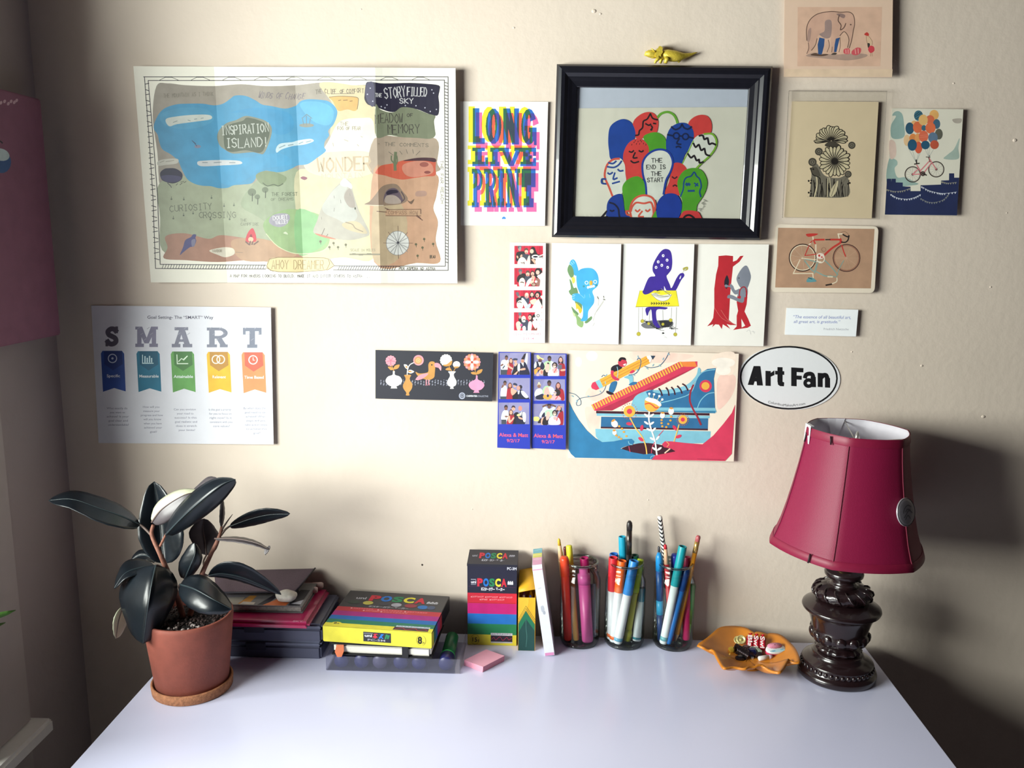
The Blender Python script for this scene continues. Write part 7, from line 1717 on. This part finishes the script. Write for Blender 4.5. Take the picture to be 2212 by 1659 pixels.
# jar 3
pt_ = stick('pencil', 'black and white chevron pencil standing tallest of all', 'pencil', J3, (1458, 1390, .010, 1425, 1115, .012), [('shaft', '#E4E2DC', [(0, .0001), (0, .0036), (.995, .0036), (1, .0030), (1, .0001)])], .0036, 12)
# chevrons as raised lacquer
p0, p1 = j(1458, 1390, .010, 1425, 1115, .012); p0 = keep(p0, .0036, J3)
ax = (p1 - p0).normalized(); L_ = (p1 - p0).length
sd = ax.cross(Vector((0, -1, 0))).normalized(); fw = sd.cross(ax).normalized()
vs, fs = [], []
for k in range(26):
    s0 = L_ - .004 - k * .0066
    if s0 < .05: break
    for half in range(12):
        for e in (0, 1):
            a = 2 * PI * (half + e) / 12; zig = .0045 * abs(((half + e) / 12 * 4) % 2 - 1)
            q = sd * math.cos(a) + fw * math.sin(a)
            for o in (0, .0030): vs.append(p0 + ax * (s0 - o + zig - .002) + q * .00372)
        b = len(vs) - 4; fs.append((b, b + 1, b + 3, b + 2))
mesh_obj('chevrons', vs, fs, mat('#16161C', 0.4), pt_)
stick('pencil', 'red pencil with bare wood, point up beside the chevron pencil', 'pencil', J3, (1452, 1392, -.002, 1437, 1176, -.004), [('shaft', '#B81C28', [(0, .0001), (0, .0042), (.80, .0042)]), ('wood_cone', '#D6A888', [(.80, .0042), (.955, .0026)]), ('tip', '#C22030', [(.955, .0027), (.99, .0024), (1, .0010)])], .0042, 8)
stick('pen', 'light blue retractable pen at the jar edge nearest the middle jar', 'pen', J3, (1426, 1388, -.002, 1424, 1194, -.002), [('barrel', '#2A3F70', [(0, .0001), (0, .0040), (.30, .0052)]), ('grip', '#3AA0D0', [(.30, .0054), (.46, .0054)]), ('upper_barrel', '#26508C', [(.46, .0052), (.80, .0054)]), ('end_cap', '#1C84C4', [(.80, .0058), (.95, .0054), (1, .0030), (1, .0001)])], .0056)
for px, py, lab in ((1423, 1180, 'thin steel rod behind the light blue pen, the farther from the red pencil'), (1430, 1185, 'thin steel rod behind the light blue pen, the one nearer the red pencil')):
    stick('metal_pen', lab, 'pen', J3, (px + 12, 1388, .012, px, py, .014), [('barrel', mat('#6A6C76', 0.3, metal=0.7), [(0, .0001), (0, .0024), (.90, .0024)]), ('tip', '#3A3A42', [(.90, .0020), (.99, .0018), (1, .0008)])], .0024, 8)
marker('royal blue pen with a rounded cap, between the red pencil and the teal marker', J3, (1462, 1388, .010, 1458, 1197, .006), '#2036A0', '#2A3A80', .66, .0058, None, None, False, 'pen')
marker('teal capped marker with a white barrel leaning across its jar', J3, (1427, 1398, -.016, 1475, 1180, -.010), '#12909A', '#E2E6EA', .60, .0062, '#6AAAB4')
stick('pen', 'cobalt blue felt pen leaning beside the teal marker', 'pen', J3, (1441, 1400, -.014, 1484, 1226, -.006), [('barrel', '#1C70C4', [(0, .0001), (0, .0042), (.02, .0048), (.70, .0050)]), ('cap', '#17458C', [(.70, .0056), (.96, .0060), (1, .0044), (1, .0001)])], .0056)
marker('crimson capped marker at the back of the pencil jar', J3, (1482, 1398, .000, 1484, 1203, .010), '#8E1840', '#C41E64', .72, .0056)
stick('pencil', 'yellow pencil with a pink eraser, point down near the orange dish', 'pencil', J3, (1456, 1402, -.006, 1509, 1157, .002), [('wood_cone', '#D8B488', [(0, .0006), (.07, .0036)]), ('shaft', '#DB8F1E', [(.07, .0037), (.84, .0037)]), ('ferrule', mat('#C9A562', 0.3, metal=0.7), [(.84, .0039), (.87, .0041), (.90, .0038), (.945, .0040)]), ('eraser', '#B05A5E', [(.945, .0037), (.985, .0037), (1, .0026), (1, .0001)])], .0037, 8)
marker('small green pen low at the edge of the pencil jar', J3, (1491, 1392, .002, 1497, 1262, .012), '#2C7A3C', '#4E9A48', .3, .0044, None, None, False, 'pen')

# ------------------------------------------------------------------ leaf dish with sweets
def dish():
    c0 = Vector((.302, -.090, DESK))
    t = thing('leaf_dish', 'orange maple leaf shaped dish holding sweets', 'dish', c0)
    pts = nums('125 890, 190 840, 280 760, 380 700, 530 675, 650 700, 740 742, 775 745, 860 758, 930 755, 1050 790, 1150 860, 1215 950, 1252 1062, 1190 1072, 1130 1050, 1080 1130, 1032 1198, 930 1165, 830 1115, 770 1122, 700 1132, 650 1152, 530 1128, 420 1152, 370 1080, 320 1005, 280 935, 200 925')
    out = []
    for i, (x, y) in enumerate(pts):
        out.append(on_desk(1480 + x / 5.027, 1220 + y / 5.027, .021))
    out = [Vector(p) for p in catmull([tuple(p) for p in out], True, 3)]
    n = len(out); rings = []
    for f, z in ((1, .0215), (.93, .0192), (.8, .0140), (.62, .0085), (.42, .0052), (.2, .0042), (0.001, .0040)):
        rings.append([Vector((c0.x + (p.x - c0.x) * f, c0.y + (p.y - c0.y) * f, DESK + z + (.0022 * math.sin(i * .9) * max(f - .5, 0)))) for i, p in enumerate(out)])
    vs = [p for r in rings for p in r]; k = len(rings)
    fs = [(j_ * n + i, j_ * n + (i + 1) % n, (j_ + 1) * n + (i + 1) % n, (j_ + 1) * n + i) for j_ in range(k - 1) for i in range(n)]
    m = mat('#C77A22', 0.42, grain=0.10, scale=40, bump=0.05, coat=0.25)
    o = mesh_obj('bowl', vs, fs, m, t, True)
    o.modifiers.new('thickness', 'SOLIDIFY').thickness = .0034
    o.modifiers['thickness'].offset = 1 if False else -1
    veins = [(2, .9), (22, .86), (40, .9), (55, .86), (68, .82)]
    for i, f1 in veins:
        p = out[i % n]; path = []
        for f in [.15 + (f1 - .15) * q / 8 for q in range(9)]:
            zz = .0215 * max(f, 0) ** 2.2 + .0042
            path.append(Vector((c0.x + (p.x - c0.x) * f, c0.y + (p.y - c0.y) * f, DESK + min(zz, .0195) + .0002)))
        tube('vein', path, .0007, m, t, 6)
    lathe('foot', (c0.x, c0.y, DESK), (0, 0, 1), [(0, .001), (0, .024), (.0025, .024), (.0035, .001)], m, t, 32)
    return c0
c0 = dish()
def dp(x, y, z): return on_desk(1560 + x / 13.825, 1360 + y / 13.825, z)
def sweet(name, lab, cat, c, size, ang, parts_cols, group='sweets in the leaf dish'):
    t = thing(name, lab, cat, c, group)
    return t
# red wrapped sweets with white letters
for k, (x, y, w_, tx, lab) in enumerate(((830, 380, '#A81428', 'Bla', 'red wrapped sweet next to the gold coin, white letters on it'), (1010, 400, '#B8142A', 'Swi', 'red wrapped sweet between two others, white letters on it'), (1200, 420, '#BA1630', 'Swi', 'red wrapped sweet next to the striped mint, white letters on it'))):
    c = dp(x, y, .0190); t = thing('wrapped_sweet', lab, 'sweet', c, 'red wrapped sweets')
    M_ = Matrix.Translation(c) @ Matrix.Rotation(-.2, 4, 'Z') @ Matrix.Rotation(.62, 4, 'X')
    box('wrapper', (-.0050, -.0120, -.0028), (.0050, .0120, .0028), mat(w_, 0.3, grain=0.1, coat=0.4), t, 0.0022, 3, M_)
    A = Art(lambda u, v, z, M_=M_: M_ @ Vector((-v, -u, .0029 + z)), start=.0001)
    A.txt(tx, -.0105, .0032, .0064, '#E8DADA', 0.03, w=.0195); A.done(t)
    for s in (-1, 1):
        vs = [M_ @ Vector(p) for p in ((0, s * .0122, 0), (-.0045, s * .0150, .0014), (-.002, s * .0152, -.001), (.002, s * .0152, .0014), (.0045, s * .0150, -.001))]
        mesh_obj('twist', vs, [(0, 1, 2), (0, 2, 3), (0, 3, 4)], mat(w_, 0.3), t)
# striped mint
c = dp(1590, 600, .0165); t = thing('striped_mint', 'pink, white and pale blue striped mint with a crimped edge', 'sweet', c)
M_ = Matrix.Translation(c) @ Matrix.Rotation(.28, 4, 'Z') @ Matrix.Rotation(.35, 4, 'X')
for nm, z0_, z1_, col in (('pink_layer', -.0055, -.0012, '#C42A50'), ('white_layer', -.0012, .0030, '#E2E8EA')):
    vs, fs = lathe_pts((0, 0, z0_), (0, 0, 1), [(0, .001), (0, .0118), (.0008, .0126), (z1_ - z0_ - .0008, .0126), (z1_ - z0_, .0118), (z1_ - z0_, .001)], 36)
    mesh_obj(nm, [M_ @ Vector((v.x * 1.25, v.y * .68, v.z)) for v in vs], fs, mat(col, 0.4, grain=0.05), t, True)
vs, fs = lathe_pts((0, .003, .0030), (0, 0, 1), [(0, .001), (0, .0098), (.0018, .0098), (.0026, .001)], 40, lambda i, a: 1 + .06 * math.sin(a * 16))
mesh_obj('crimped_edge', [M_ @ Vector((v.x * 1.2, v.y * .5 + .003, v.z)) for v in vs], fs, mat('#D88AA4', 0.45), t, True)
A = Art(lambda u, v, z: M_ @ Vector((u, v, .0031 + z)), start=.0001); A.ell(0, -.0048, .0125, .0026, '#B8DCE2'); A.line('-.008 -.005, -.004 -.0045', .002, '#7AB4D0'); A.line('.006 -.004, .010 -.0035', .002, '#7AB4D0'); A.done(t)
# white stick sweet
a_, b_ = dp(1090, 870, .0105), dp(1500, 800, .0115)
pen('candy_stick', 'short white candy stick in front of the striped mint', 'sweet', a_, b_, [('stick', '#E6E2E0', [(0, .0001), (0, .0028), (.05, .0036), (.70, .0036)]), ('wrapper_end', '#B49AA8', [(.70, .0035), (.95, .0030), (1, .001)])], 'sweets in the leaf dish')
# gold coin, gold foil, coil, navy sweet, silver bead
for x, y, z, r, lab in ((570, 300, .0185, .0066, 'round gold coin standing above the coiled wire'), (470, 315, .0170, .0060, 'pale gold disc half hidden by the gold coin')):
    c = dp(x, y, z); t = thing('gold_coin', lab, 'coin', c, 'gold discs in the leaf dish')
    d = Vector((-.15, -.75, .6))
    lathe('disc', c, d, [(0, .001), (0, r), (.0016, r), (.0016, r * .82), (.0012, r * .80), (.0012, .001)], mat('#C9BE86', 0.35, metal=0.35, grain=0.1), t, 28)
    lathe('boss', c + d.normalized() * .0012, d, [(0, r * .45), (.0008, r * .40), (.0010, .001)], mat('#A89A5C', 0.4, metal=0.4), t, 20)
cw = thing('wire_coil', 'dark springy wire coil lying amid the sweets', 'coil', dp(560, 640, .010))
path = []
for k in range(150):
    f = k / 149; a = f * 2 * PI * 11; b = dp(400 + f * 330, 560 + f * 190, .0135)
    path.append(b + Vector((math.cos(a) * .0022, math.sin(a) * .0075, math.cos(a) * .0065)))
tube('coil', path, .0009, mat('#3C3438', 0.2, metal=0.8, grain=0.1), cw, 6)
def lump(name, lab, c, s, m, rot=0.0, cat='sweet'):
    bm = bmesh.new(); bmesh.ops.create_icosphere(bm, subdivisions=2, radius=1)
    for v in bm.verts: v.co = Vector((v.co.x * s[0], v.co.y * s[1], v.co.z * s[2])) * (1 + .12 * math.sin(v.co.x * 6 + v.co.z * 5) * math.cos(v.co.y * 5))
    bm.transform(Matrix.Translation(c) @ Matrix.Rotation(rot, 4, 'Z'))
    return tag(from_bm(name, bm, m, None, False), lab, cat, 'sweets in the leaf dish')
lump('foil_sweet', 'navy foil wrapped sweet in the middle of the dish', dp(890, 680, .0130), (.0095, .0075, .0068), mat('#1C2050', 0.25, metal=0.3, coat=0.4), .4)
lump('foil_sweet', 'dark plum foil wrapped sweet between the coil and the navy one', dp(700, 600, .0125), (.0075, .0070, .0065), mat('#4A2430', 0.25, metal=0.3, coat=0.4), 1.2)
lump('foil_sweet', 'small gold foil sweet at the edge of the pile beside the coil', dp(280, 610, .0110), (.0048, .0055, .0050), mat('#C9A640', 0.25, metal=0.6), .3)
lump('foil_sweet', 'black foil sweet at the front of the pile', dp(540, 860, .0090), (.0080, .0055, .0050), mat('#1A1820', 0.2, metal=0.4, coat=0.5), .2)
lump('foil_sweet', 'grey green foil sweet behind the navy one', dp(1000, 600, .0155), (.0105, .0035, .0040), mat('#8A9484', 0.3, metal=0.4), -.7)
lump('silver_bead', 'tiny bright silver bead in front of the navy sweet', dp(900, 850, .0080), (.0026, .0026, .0026), mat('#D8D8DC', 0.15, metal=0.8), 0, 'bead')
lump('foil_sweet', 'dark brown sweet between the navy one and the white stick', dp(1080, 740, .0105), (.0085, .0060, .0055), mat('#2E2024', 0.25, coat=0.4), .5)

# ------------------------------------------------------------------ table lamp
def lamp():
    lx, ly = .4240, -.1130
    t = thing('table_lamp', 'table lamp with a turned dark wood base and a crimson fabric shade', 'lamp', (lx, ly, DESK))
    wood = mat('#1E1113', 0.26, grain=0.25, scale=25, bump=0.05, bscale=90, coat=0.5)
    O = (lx, ly, DESK); U = (0, 0, 1)
    lathe('foot', O, U, [(0, .001), (0, .0520), (.002, .0538), (.008, .0545), (.0105, .0535), (.0125, .0510), (.0135, .0500), (.0205, .0485), (.0225, .0495), (.0245, .0480), (.0290, .0400), (.0330, .0345), (.0345, .0350), (.0365, .0330), (.0375, .001)], wood, t, 72)
    lathe('waist', O, U, [(.0370, .001), (.0370, .0285), (.0400, .0310), (.0430, .0318), (.0450, .0300), (.0470, .0270), (.0490, .0262), (.0510, .001)], wood, t, 72, lambda i, a: 1 + (.035 * math.cos(a * 16) if 1 < i < 5 else 0))
    lathe('urn', O, U, [(.0495, .001), (.0495, .0265), (.0530, .0320), (.0570, .0375), (.0620, .0405), (.0665, .0400), (.0700, .0382), (.0760, .0392), (.0860, .0420), (.0950, .0455), (.0990, .0490), (.1010, .0530), (.1035, .0540), (.1060, .0532), (.1080, .0500), (.1130, .0400), (.1160, .0330), (.1170, .001)], wood, t, 80)
    for k in range(13):      # gadroons round the foot of the urn
        a = 2 * PI * k / 13 + .1
        bm = bmesh.new(); bmesh.ops.create_icosphere(bm, subdivisions=2, radius=1)
        for v in bm.verts: v.co = Vector((v.co.x * .0056, v.co.y * .0086, v.co.z * .0098))
        bm.transform(Matrix.Translation((lx + .0365 * math.cos(a), ly + .0365 * math.sin(a), DESK + .0625)) @ Matrix.Rotation(a, 4, 'Z') @ Matrix.Rotation(.30, 4, 'Y'))
        from_bm('gadroon', bm, wood, t, True)
    for k in range(40):      # bead moulding of the foot
        a = 2 * PI * k / 40
        bm = bmesh.new(); bmesh.ops.create_icosphere(bm, subdivisions=2, radius=1)
        for v in bm.verts: v.co = Vector((v.co.x * .0021, v.co.y * .0032, v.co.z * .0038))
        bm.transform(Matrix.Translation((lx + .0490 * math.cos(a), ly + .0490 * math.sin(a), DESK + .0170)) @ Matrix.Rotation(a, 4, 'Z'))
        from_bm('bead', bm, wood, t, True)
    def tw(i, a): return 1 + (.09 * (((a + i * .12) * 14 / (2 * PI)) % 1 - .5) if 1 <= i <= 6 else 0)
    lathe('leaf_collar', O, U, [(.1165, .001), (.1165, .0330), (.1190, .0370), (.1230, .0395), (.1280, .0400), (.1320, .0375), (.1350, .0320), (.1370, .0240), (.1375, .001)], wood, t, 112, tw)
    for k in range(14):      # carved leaf edges slanting over the collar
        a = 2 * PI * k / 14
        pth = [Vector((lx + r * math.cos(a + d), ly + r * math.sin(a + d), DESK + z)) for r, z, d in ((.0300, .1362, 0), (.0350, .1345, .06), (.0392, .1312, .14), (.0408, .1268, .22), (.0398, .1222, .29), (.0372, .1192, .33))]
        tube('leaf_carving', pth, [.0008, .0014, .0019, .0021, .0017, .0008], wood, t, 8)
    lathe('neck', O, U, [(.1370, .001), (.1370, .0220), (.1400, .0170), (.1440, .0155), (.1470, .0180), (.1490, .0235), (.1520, .0262), (.1560, .0268), (.1600, .0250), (.1620, .001)], wood, t, 56)
    brass = mat('#8A7440', 0.3, metal=0.8)
    lathe('socket', O, U, [(.1620, .001), (.1620, .0150), (.1900, .0165), (.2150, .0165), (.2200, .0120), (.2200, .001)], brass, t, 28)
    lathe('bulb', O, U, [(.2200, .0115), (.2300, .0130), (.2450, .0200), (.2620, .0270), (.2800, .0285), (.2960, .0240), (.3060, .0120), (.3090, .001)], mat('#E6E2DA', 0.35, grain=0.01), t, 32)
    # shade: six panels, bell shaped
    sh = bpy.data.objects.new('lamp_shade', None)
    R = Matrix.Translation((lx - .001, ly, DESK + .195)) @ Matrix.Rotation(math.radians(1.6), 4, 'Y')
    prof = [(0, .1040), (.006, .1028), (.016, .0985), (.032, .0930), (.055, .0872), (.085, .0808), (.115, .0752), (.140, .0712), (.158, .0690), (.170, .0680)]
    NP, SUB = 6, 10
    def ringpt(r, k, z, d=0.0):
        a = 2 * PI * k / (NP * SUB) + .0455
        f = (k % SUB) / SUB; ac = 2 * PI * (k // SUB + .5) / NP + .0455; half = PI / NP
        flat = math.cos(half) / math.cos(a - ac)
        rr = r * (0.42 * flat + 0.60) * (1 + d)
        return R @ Vector((rr * math.cos(a), rr * math.sin(a), z))
    n = NP * SUB
    fabric = mat('#7E133A', 0.5, grain=0.05, scale=14, bump=0.12, bscale=900, spec=0.35)
    lining = mat('#DCD9E2', 0.7, grain=0.02)
    root = None
    vs, fs, mi = [], [], []
    for z, r in prof:
        for k in range(n): vs.append(ringpt(r, k, z))
    for i in range(len(prof) - 1):
        for k in range(n): fs.append((i * n + k, i * n + (k + 1) % n, (i + 1) * n + (k + 1) % n, (i + 1) * n + k))
    nv = len(vs)
    for z, r in prof:
        for k in range(n): vs.append(ringpt(r - .0012, k, z))
    fs2 = [tuple(nv + i for i in f[::-1]) for f in fs]
    end = [(k, nv + k, nv + (k + 1) % n, (k + 1) % n) for k in range(n)] + [((len(prof) - 1) * n + (k + 1) % n, nv + (len(prof) - 1) * n + (k + 1) % n, nv + (len(prof) - 1) * n + k, (len(prof) - 1) * n + k) for k in range(n)]
    bpy.data.objects.remove(sh)
    sh = mesh_obj('lamp_shade', vs, fs + fs2 + end, [fabric, lining], t, True)
    sh.data.polygons.foreach_set('material_index', [0] * len(fs) + [1] * len(fs2) + [0] * len(end))
    for kk in range(NP):
        pth = [ringpt(r + .0004, kk * SUB, z) for z, r in prof]
        tube('seam', pth, .0007, mat('#6E1230', 0.6), sh, 6)
    for nm, idx in (('top_trim', (7, 8, 9)), ('bottom_trim', (0, 1, 2))):
        v2, f2 = [], []
        zs = [(.1585, .0689), (.1600, .0694), (.1690, .0686), (.1704, .0678)] if nm == 'top_trim' else [(-.0004, .1038), (.0006, .1050), (.0095, .1020), (.0110, .1006)]
        for z, r in zs:
            for k in range(n): v2.append(ringpt(r + .0006, k, z))
        for i in range(len(zs) - 1):
            for k in range(n): f2.append((i * n + k, i * n + (k + 1) % n, (i + 1) * n + (k + 1) % n, (i + 1) * n + k))
        mesh_obj(nm, v2, f2, mat('#7E0F35', 0.5, grain=0.05), sh, True)
    # wire spider at the top, dark trim stitches
    c = R @ Vector((0, 0, .150)); wire = mat('#D8D4CE', 0.3, metal=0.6)
    for k in range(3): tube('spider_wire', [c, ringpt(.066, int(n * k / 3) + 14, .166)], .0009, wire, sh, 6)
    lathe('finial', R @ Vector((0, 0, .148)), R.to_3x3() @ Vector((0, 0, 1)), [(0, .001), (0, .0035), (.006, .0045), (.012, .0030), (.018, .001)], wire, sh, 14)
    def on_shade(px, py, lift=.0):        # where a sight line first meets the shade
        best = None; r_ = ray(px, py)
        for s in range(400):
            p = CAM + r_ * (1.00 + s * .0010)
            q = R.inverted() @ p
            if 0 <= q.z <= .170:
                rr = .068
                for (z0_, r0), (z1_, r1) in zip(prof, prof[1:]):
                    if z0_ <= q.z <= z1_: rr = r0 + (r1 - r0) * (q.z - z0_) / (z1_ - z0_)
                if math.hypot(q.x, q.y) <= rr + lift: return p
        return None
    dkm = mat('#2A0C18', 0.6)
    for a, b in (((1580 + 672 / 3.1295, 730 + 665 / 3.1295), (1580 + 672 / 3.1295, 730 + 722 / 3.1295)), ((1580 + 533 / 3.1295, 730 + 1460 / 3.1295), (1580 + 517 / 3.1295, 730 + 1522 / 3.1295)), ((1580 + 508 / 3.1295, 730 + 640 / 3.1295), (1580 + 494 / 3.1295, 730 + 700 / 3.1295))):
        p, q = on_shade(*a, .0022), on_shade(*b, .0022)
        if p and q: tube('stitch', [p, q], .0012, dkm, sh, 6)
    # badge pinned to the shade, paper tag clipped to its rim
    ctr = on_shade(1954, 1106, .002)
    if ctr:
        q = R.inverted() @ ctr; nn = (R.to_3x3() @ Vector((q.x, q.y, .02))).normalized()
        bd = thing('pin_badge', 'round silver grey pin badge on the shaded side of the lampshade', 'badge', ctr)
        lathe('disc', ctr + nn * .0004, nn, [(0, .001), (0, .0178), (.0010, .0185), (.0022, .0178), (.0032, .0140), (.0040, .0060), (.0041, .001)], mat('#8C8890', 0.35, grain=0.15, scale=60, metal=0.2), bd, 36)
        lathe('rim', ctr + nn * .0004, nn, [(.0008, .0186), (.0016, .0189), (.0024, .0184)], mat('#C2BEC4', 0.3, metal=0.5), bd, 36, cap=False)
        e1 = nn.cross(Vector((0, 0, 1))).normalized(); e2 = e1.cross(nn).normalized()
        A = Art(lambda x, y, z: ctr + nn * (.0046 + z) + e1 * x - e2 * y, start=.0001)
        for s in ('-.008 -.006, -.002 -.009, .005 -.006, .009 0', '-.009 .002, -.003 -.002, .003 .002, .008 .006', '-.004 .009, 0 .004, .006 .009', '-.006 -.002, 0 -.004, .004 -.001'): A.line(s, .0012, '#4E4A54', True)
        A.done(bd)
    e = on_shade(1741, 930, .004) or Vector((lx - .07, ly - .03, DESK + .36))
    tg = thing('paper_tag', 'small white tag clipped over the top rim of the lampshade', 'tag', e)
    a = 2 * PI * .5
    P_ = [ringpt(.0698, k, z) for k, z in ((30, .150), (33, .150), (33, .172), (30, .172))]
    P_ = [ringpt(.0712, 28.7, .148), ringpt(.0712, 31.4, .148), ringpt(.0706, 31.4, .1735), ringpt(.0706, 28.7, .1735), ringpt(.0655, 28.7, .1735), ringpt(.0655, 31.4, .1735)]
    o = mesh_obj('clip', P_, [(0, 1, 2, 3), (3, 2, 5, 4)], mat('#DADADE', 0.5, grain=0.02), tg); o.modifiers.new('thickness', 'SOLIDIFY').thickness = .0006
    # the white seam patch inside the shade at its back
    vs = [ringpt(.0655, k, z) for z in (.128, .1705) for k in (14, 16, 18)]
    vs[0] = ringpt(.0655, 16, .128); vs[2] = ringpt(.0655, 16.01, .128) if False else ringpt(.0655, 16, .1281)
    mesh_obj('lining_seam', vs, [(0, 1, 4, 3), (1, 2, 5, 4)], lining, sh)
lamp()

# a nail hole and paint bumps in the wall
bm = bmesh.new()
for px, py, r in ((1283, 24, .0035), (1297, 30, .002), (2192, 303, .003), (1991, 790, .0022), (2124, 900, .003), (1110, 60, .0018), (1990, 340, .0015), (2060, 180, .0016), (1935, 130, .0014), (780, 20, .0014), (2140, 620, .0018), (1840, 760, .0016), (2175, 460, .0014), (1400, 1080, .0014), (1020, 1100, .0013)):
    p = on_wall(px, py, 0)
    bmesh.ops.create_icosphere(bm, subdivisions=2, radius=r, matrix=Matrix.Translation(p) @ Matrix.Diagonal((1, .35, .8, 1)))
wl = bpy.data.objects['wall_back']
tag(from_bm('paint_bumps', bm, wall_m, wl, True), kind='stuff')
p = on_wall(912, 1220, 0)
lathe('nail_hole', p + Vector((0, -.0002, 0)), (0, 1, 0), [(0, .0016), (.0003, .0014), (.0003, .0001)], mat('#4A4038', 0.9), wl, 12)
for o in list(bpy.data.objects):
    if o.type == 'MESH' and o.parent is None and 'kind' not in o.keys() and 'label' not in o.keys(): print('UNTAGGED', o.name)
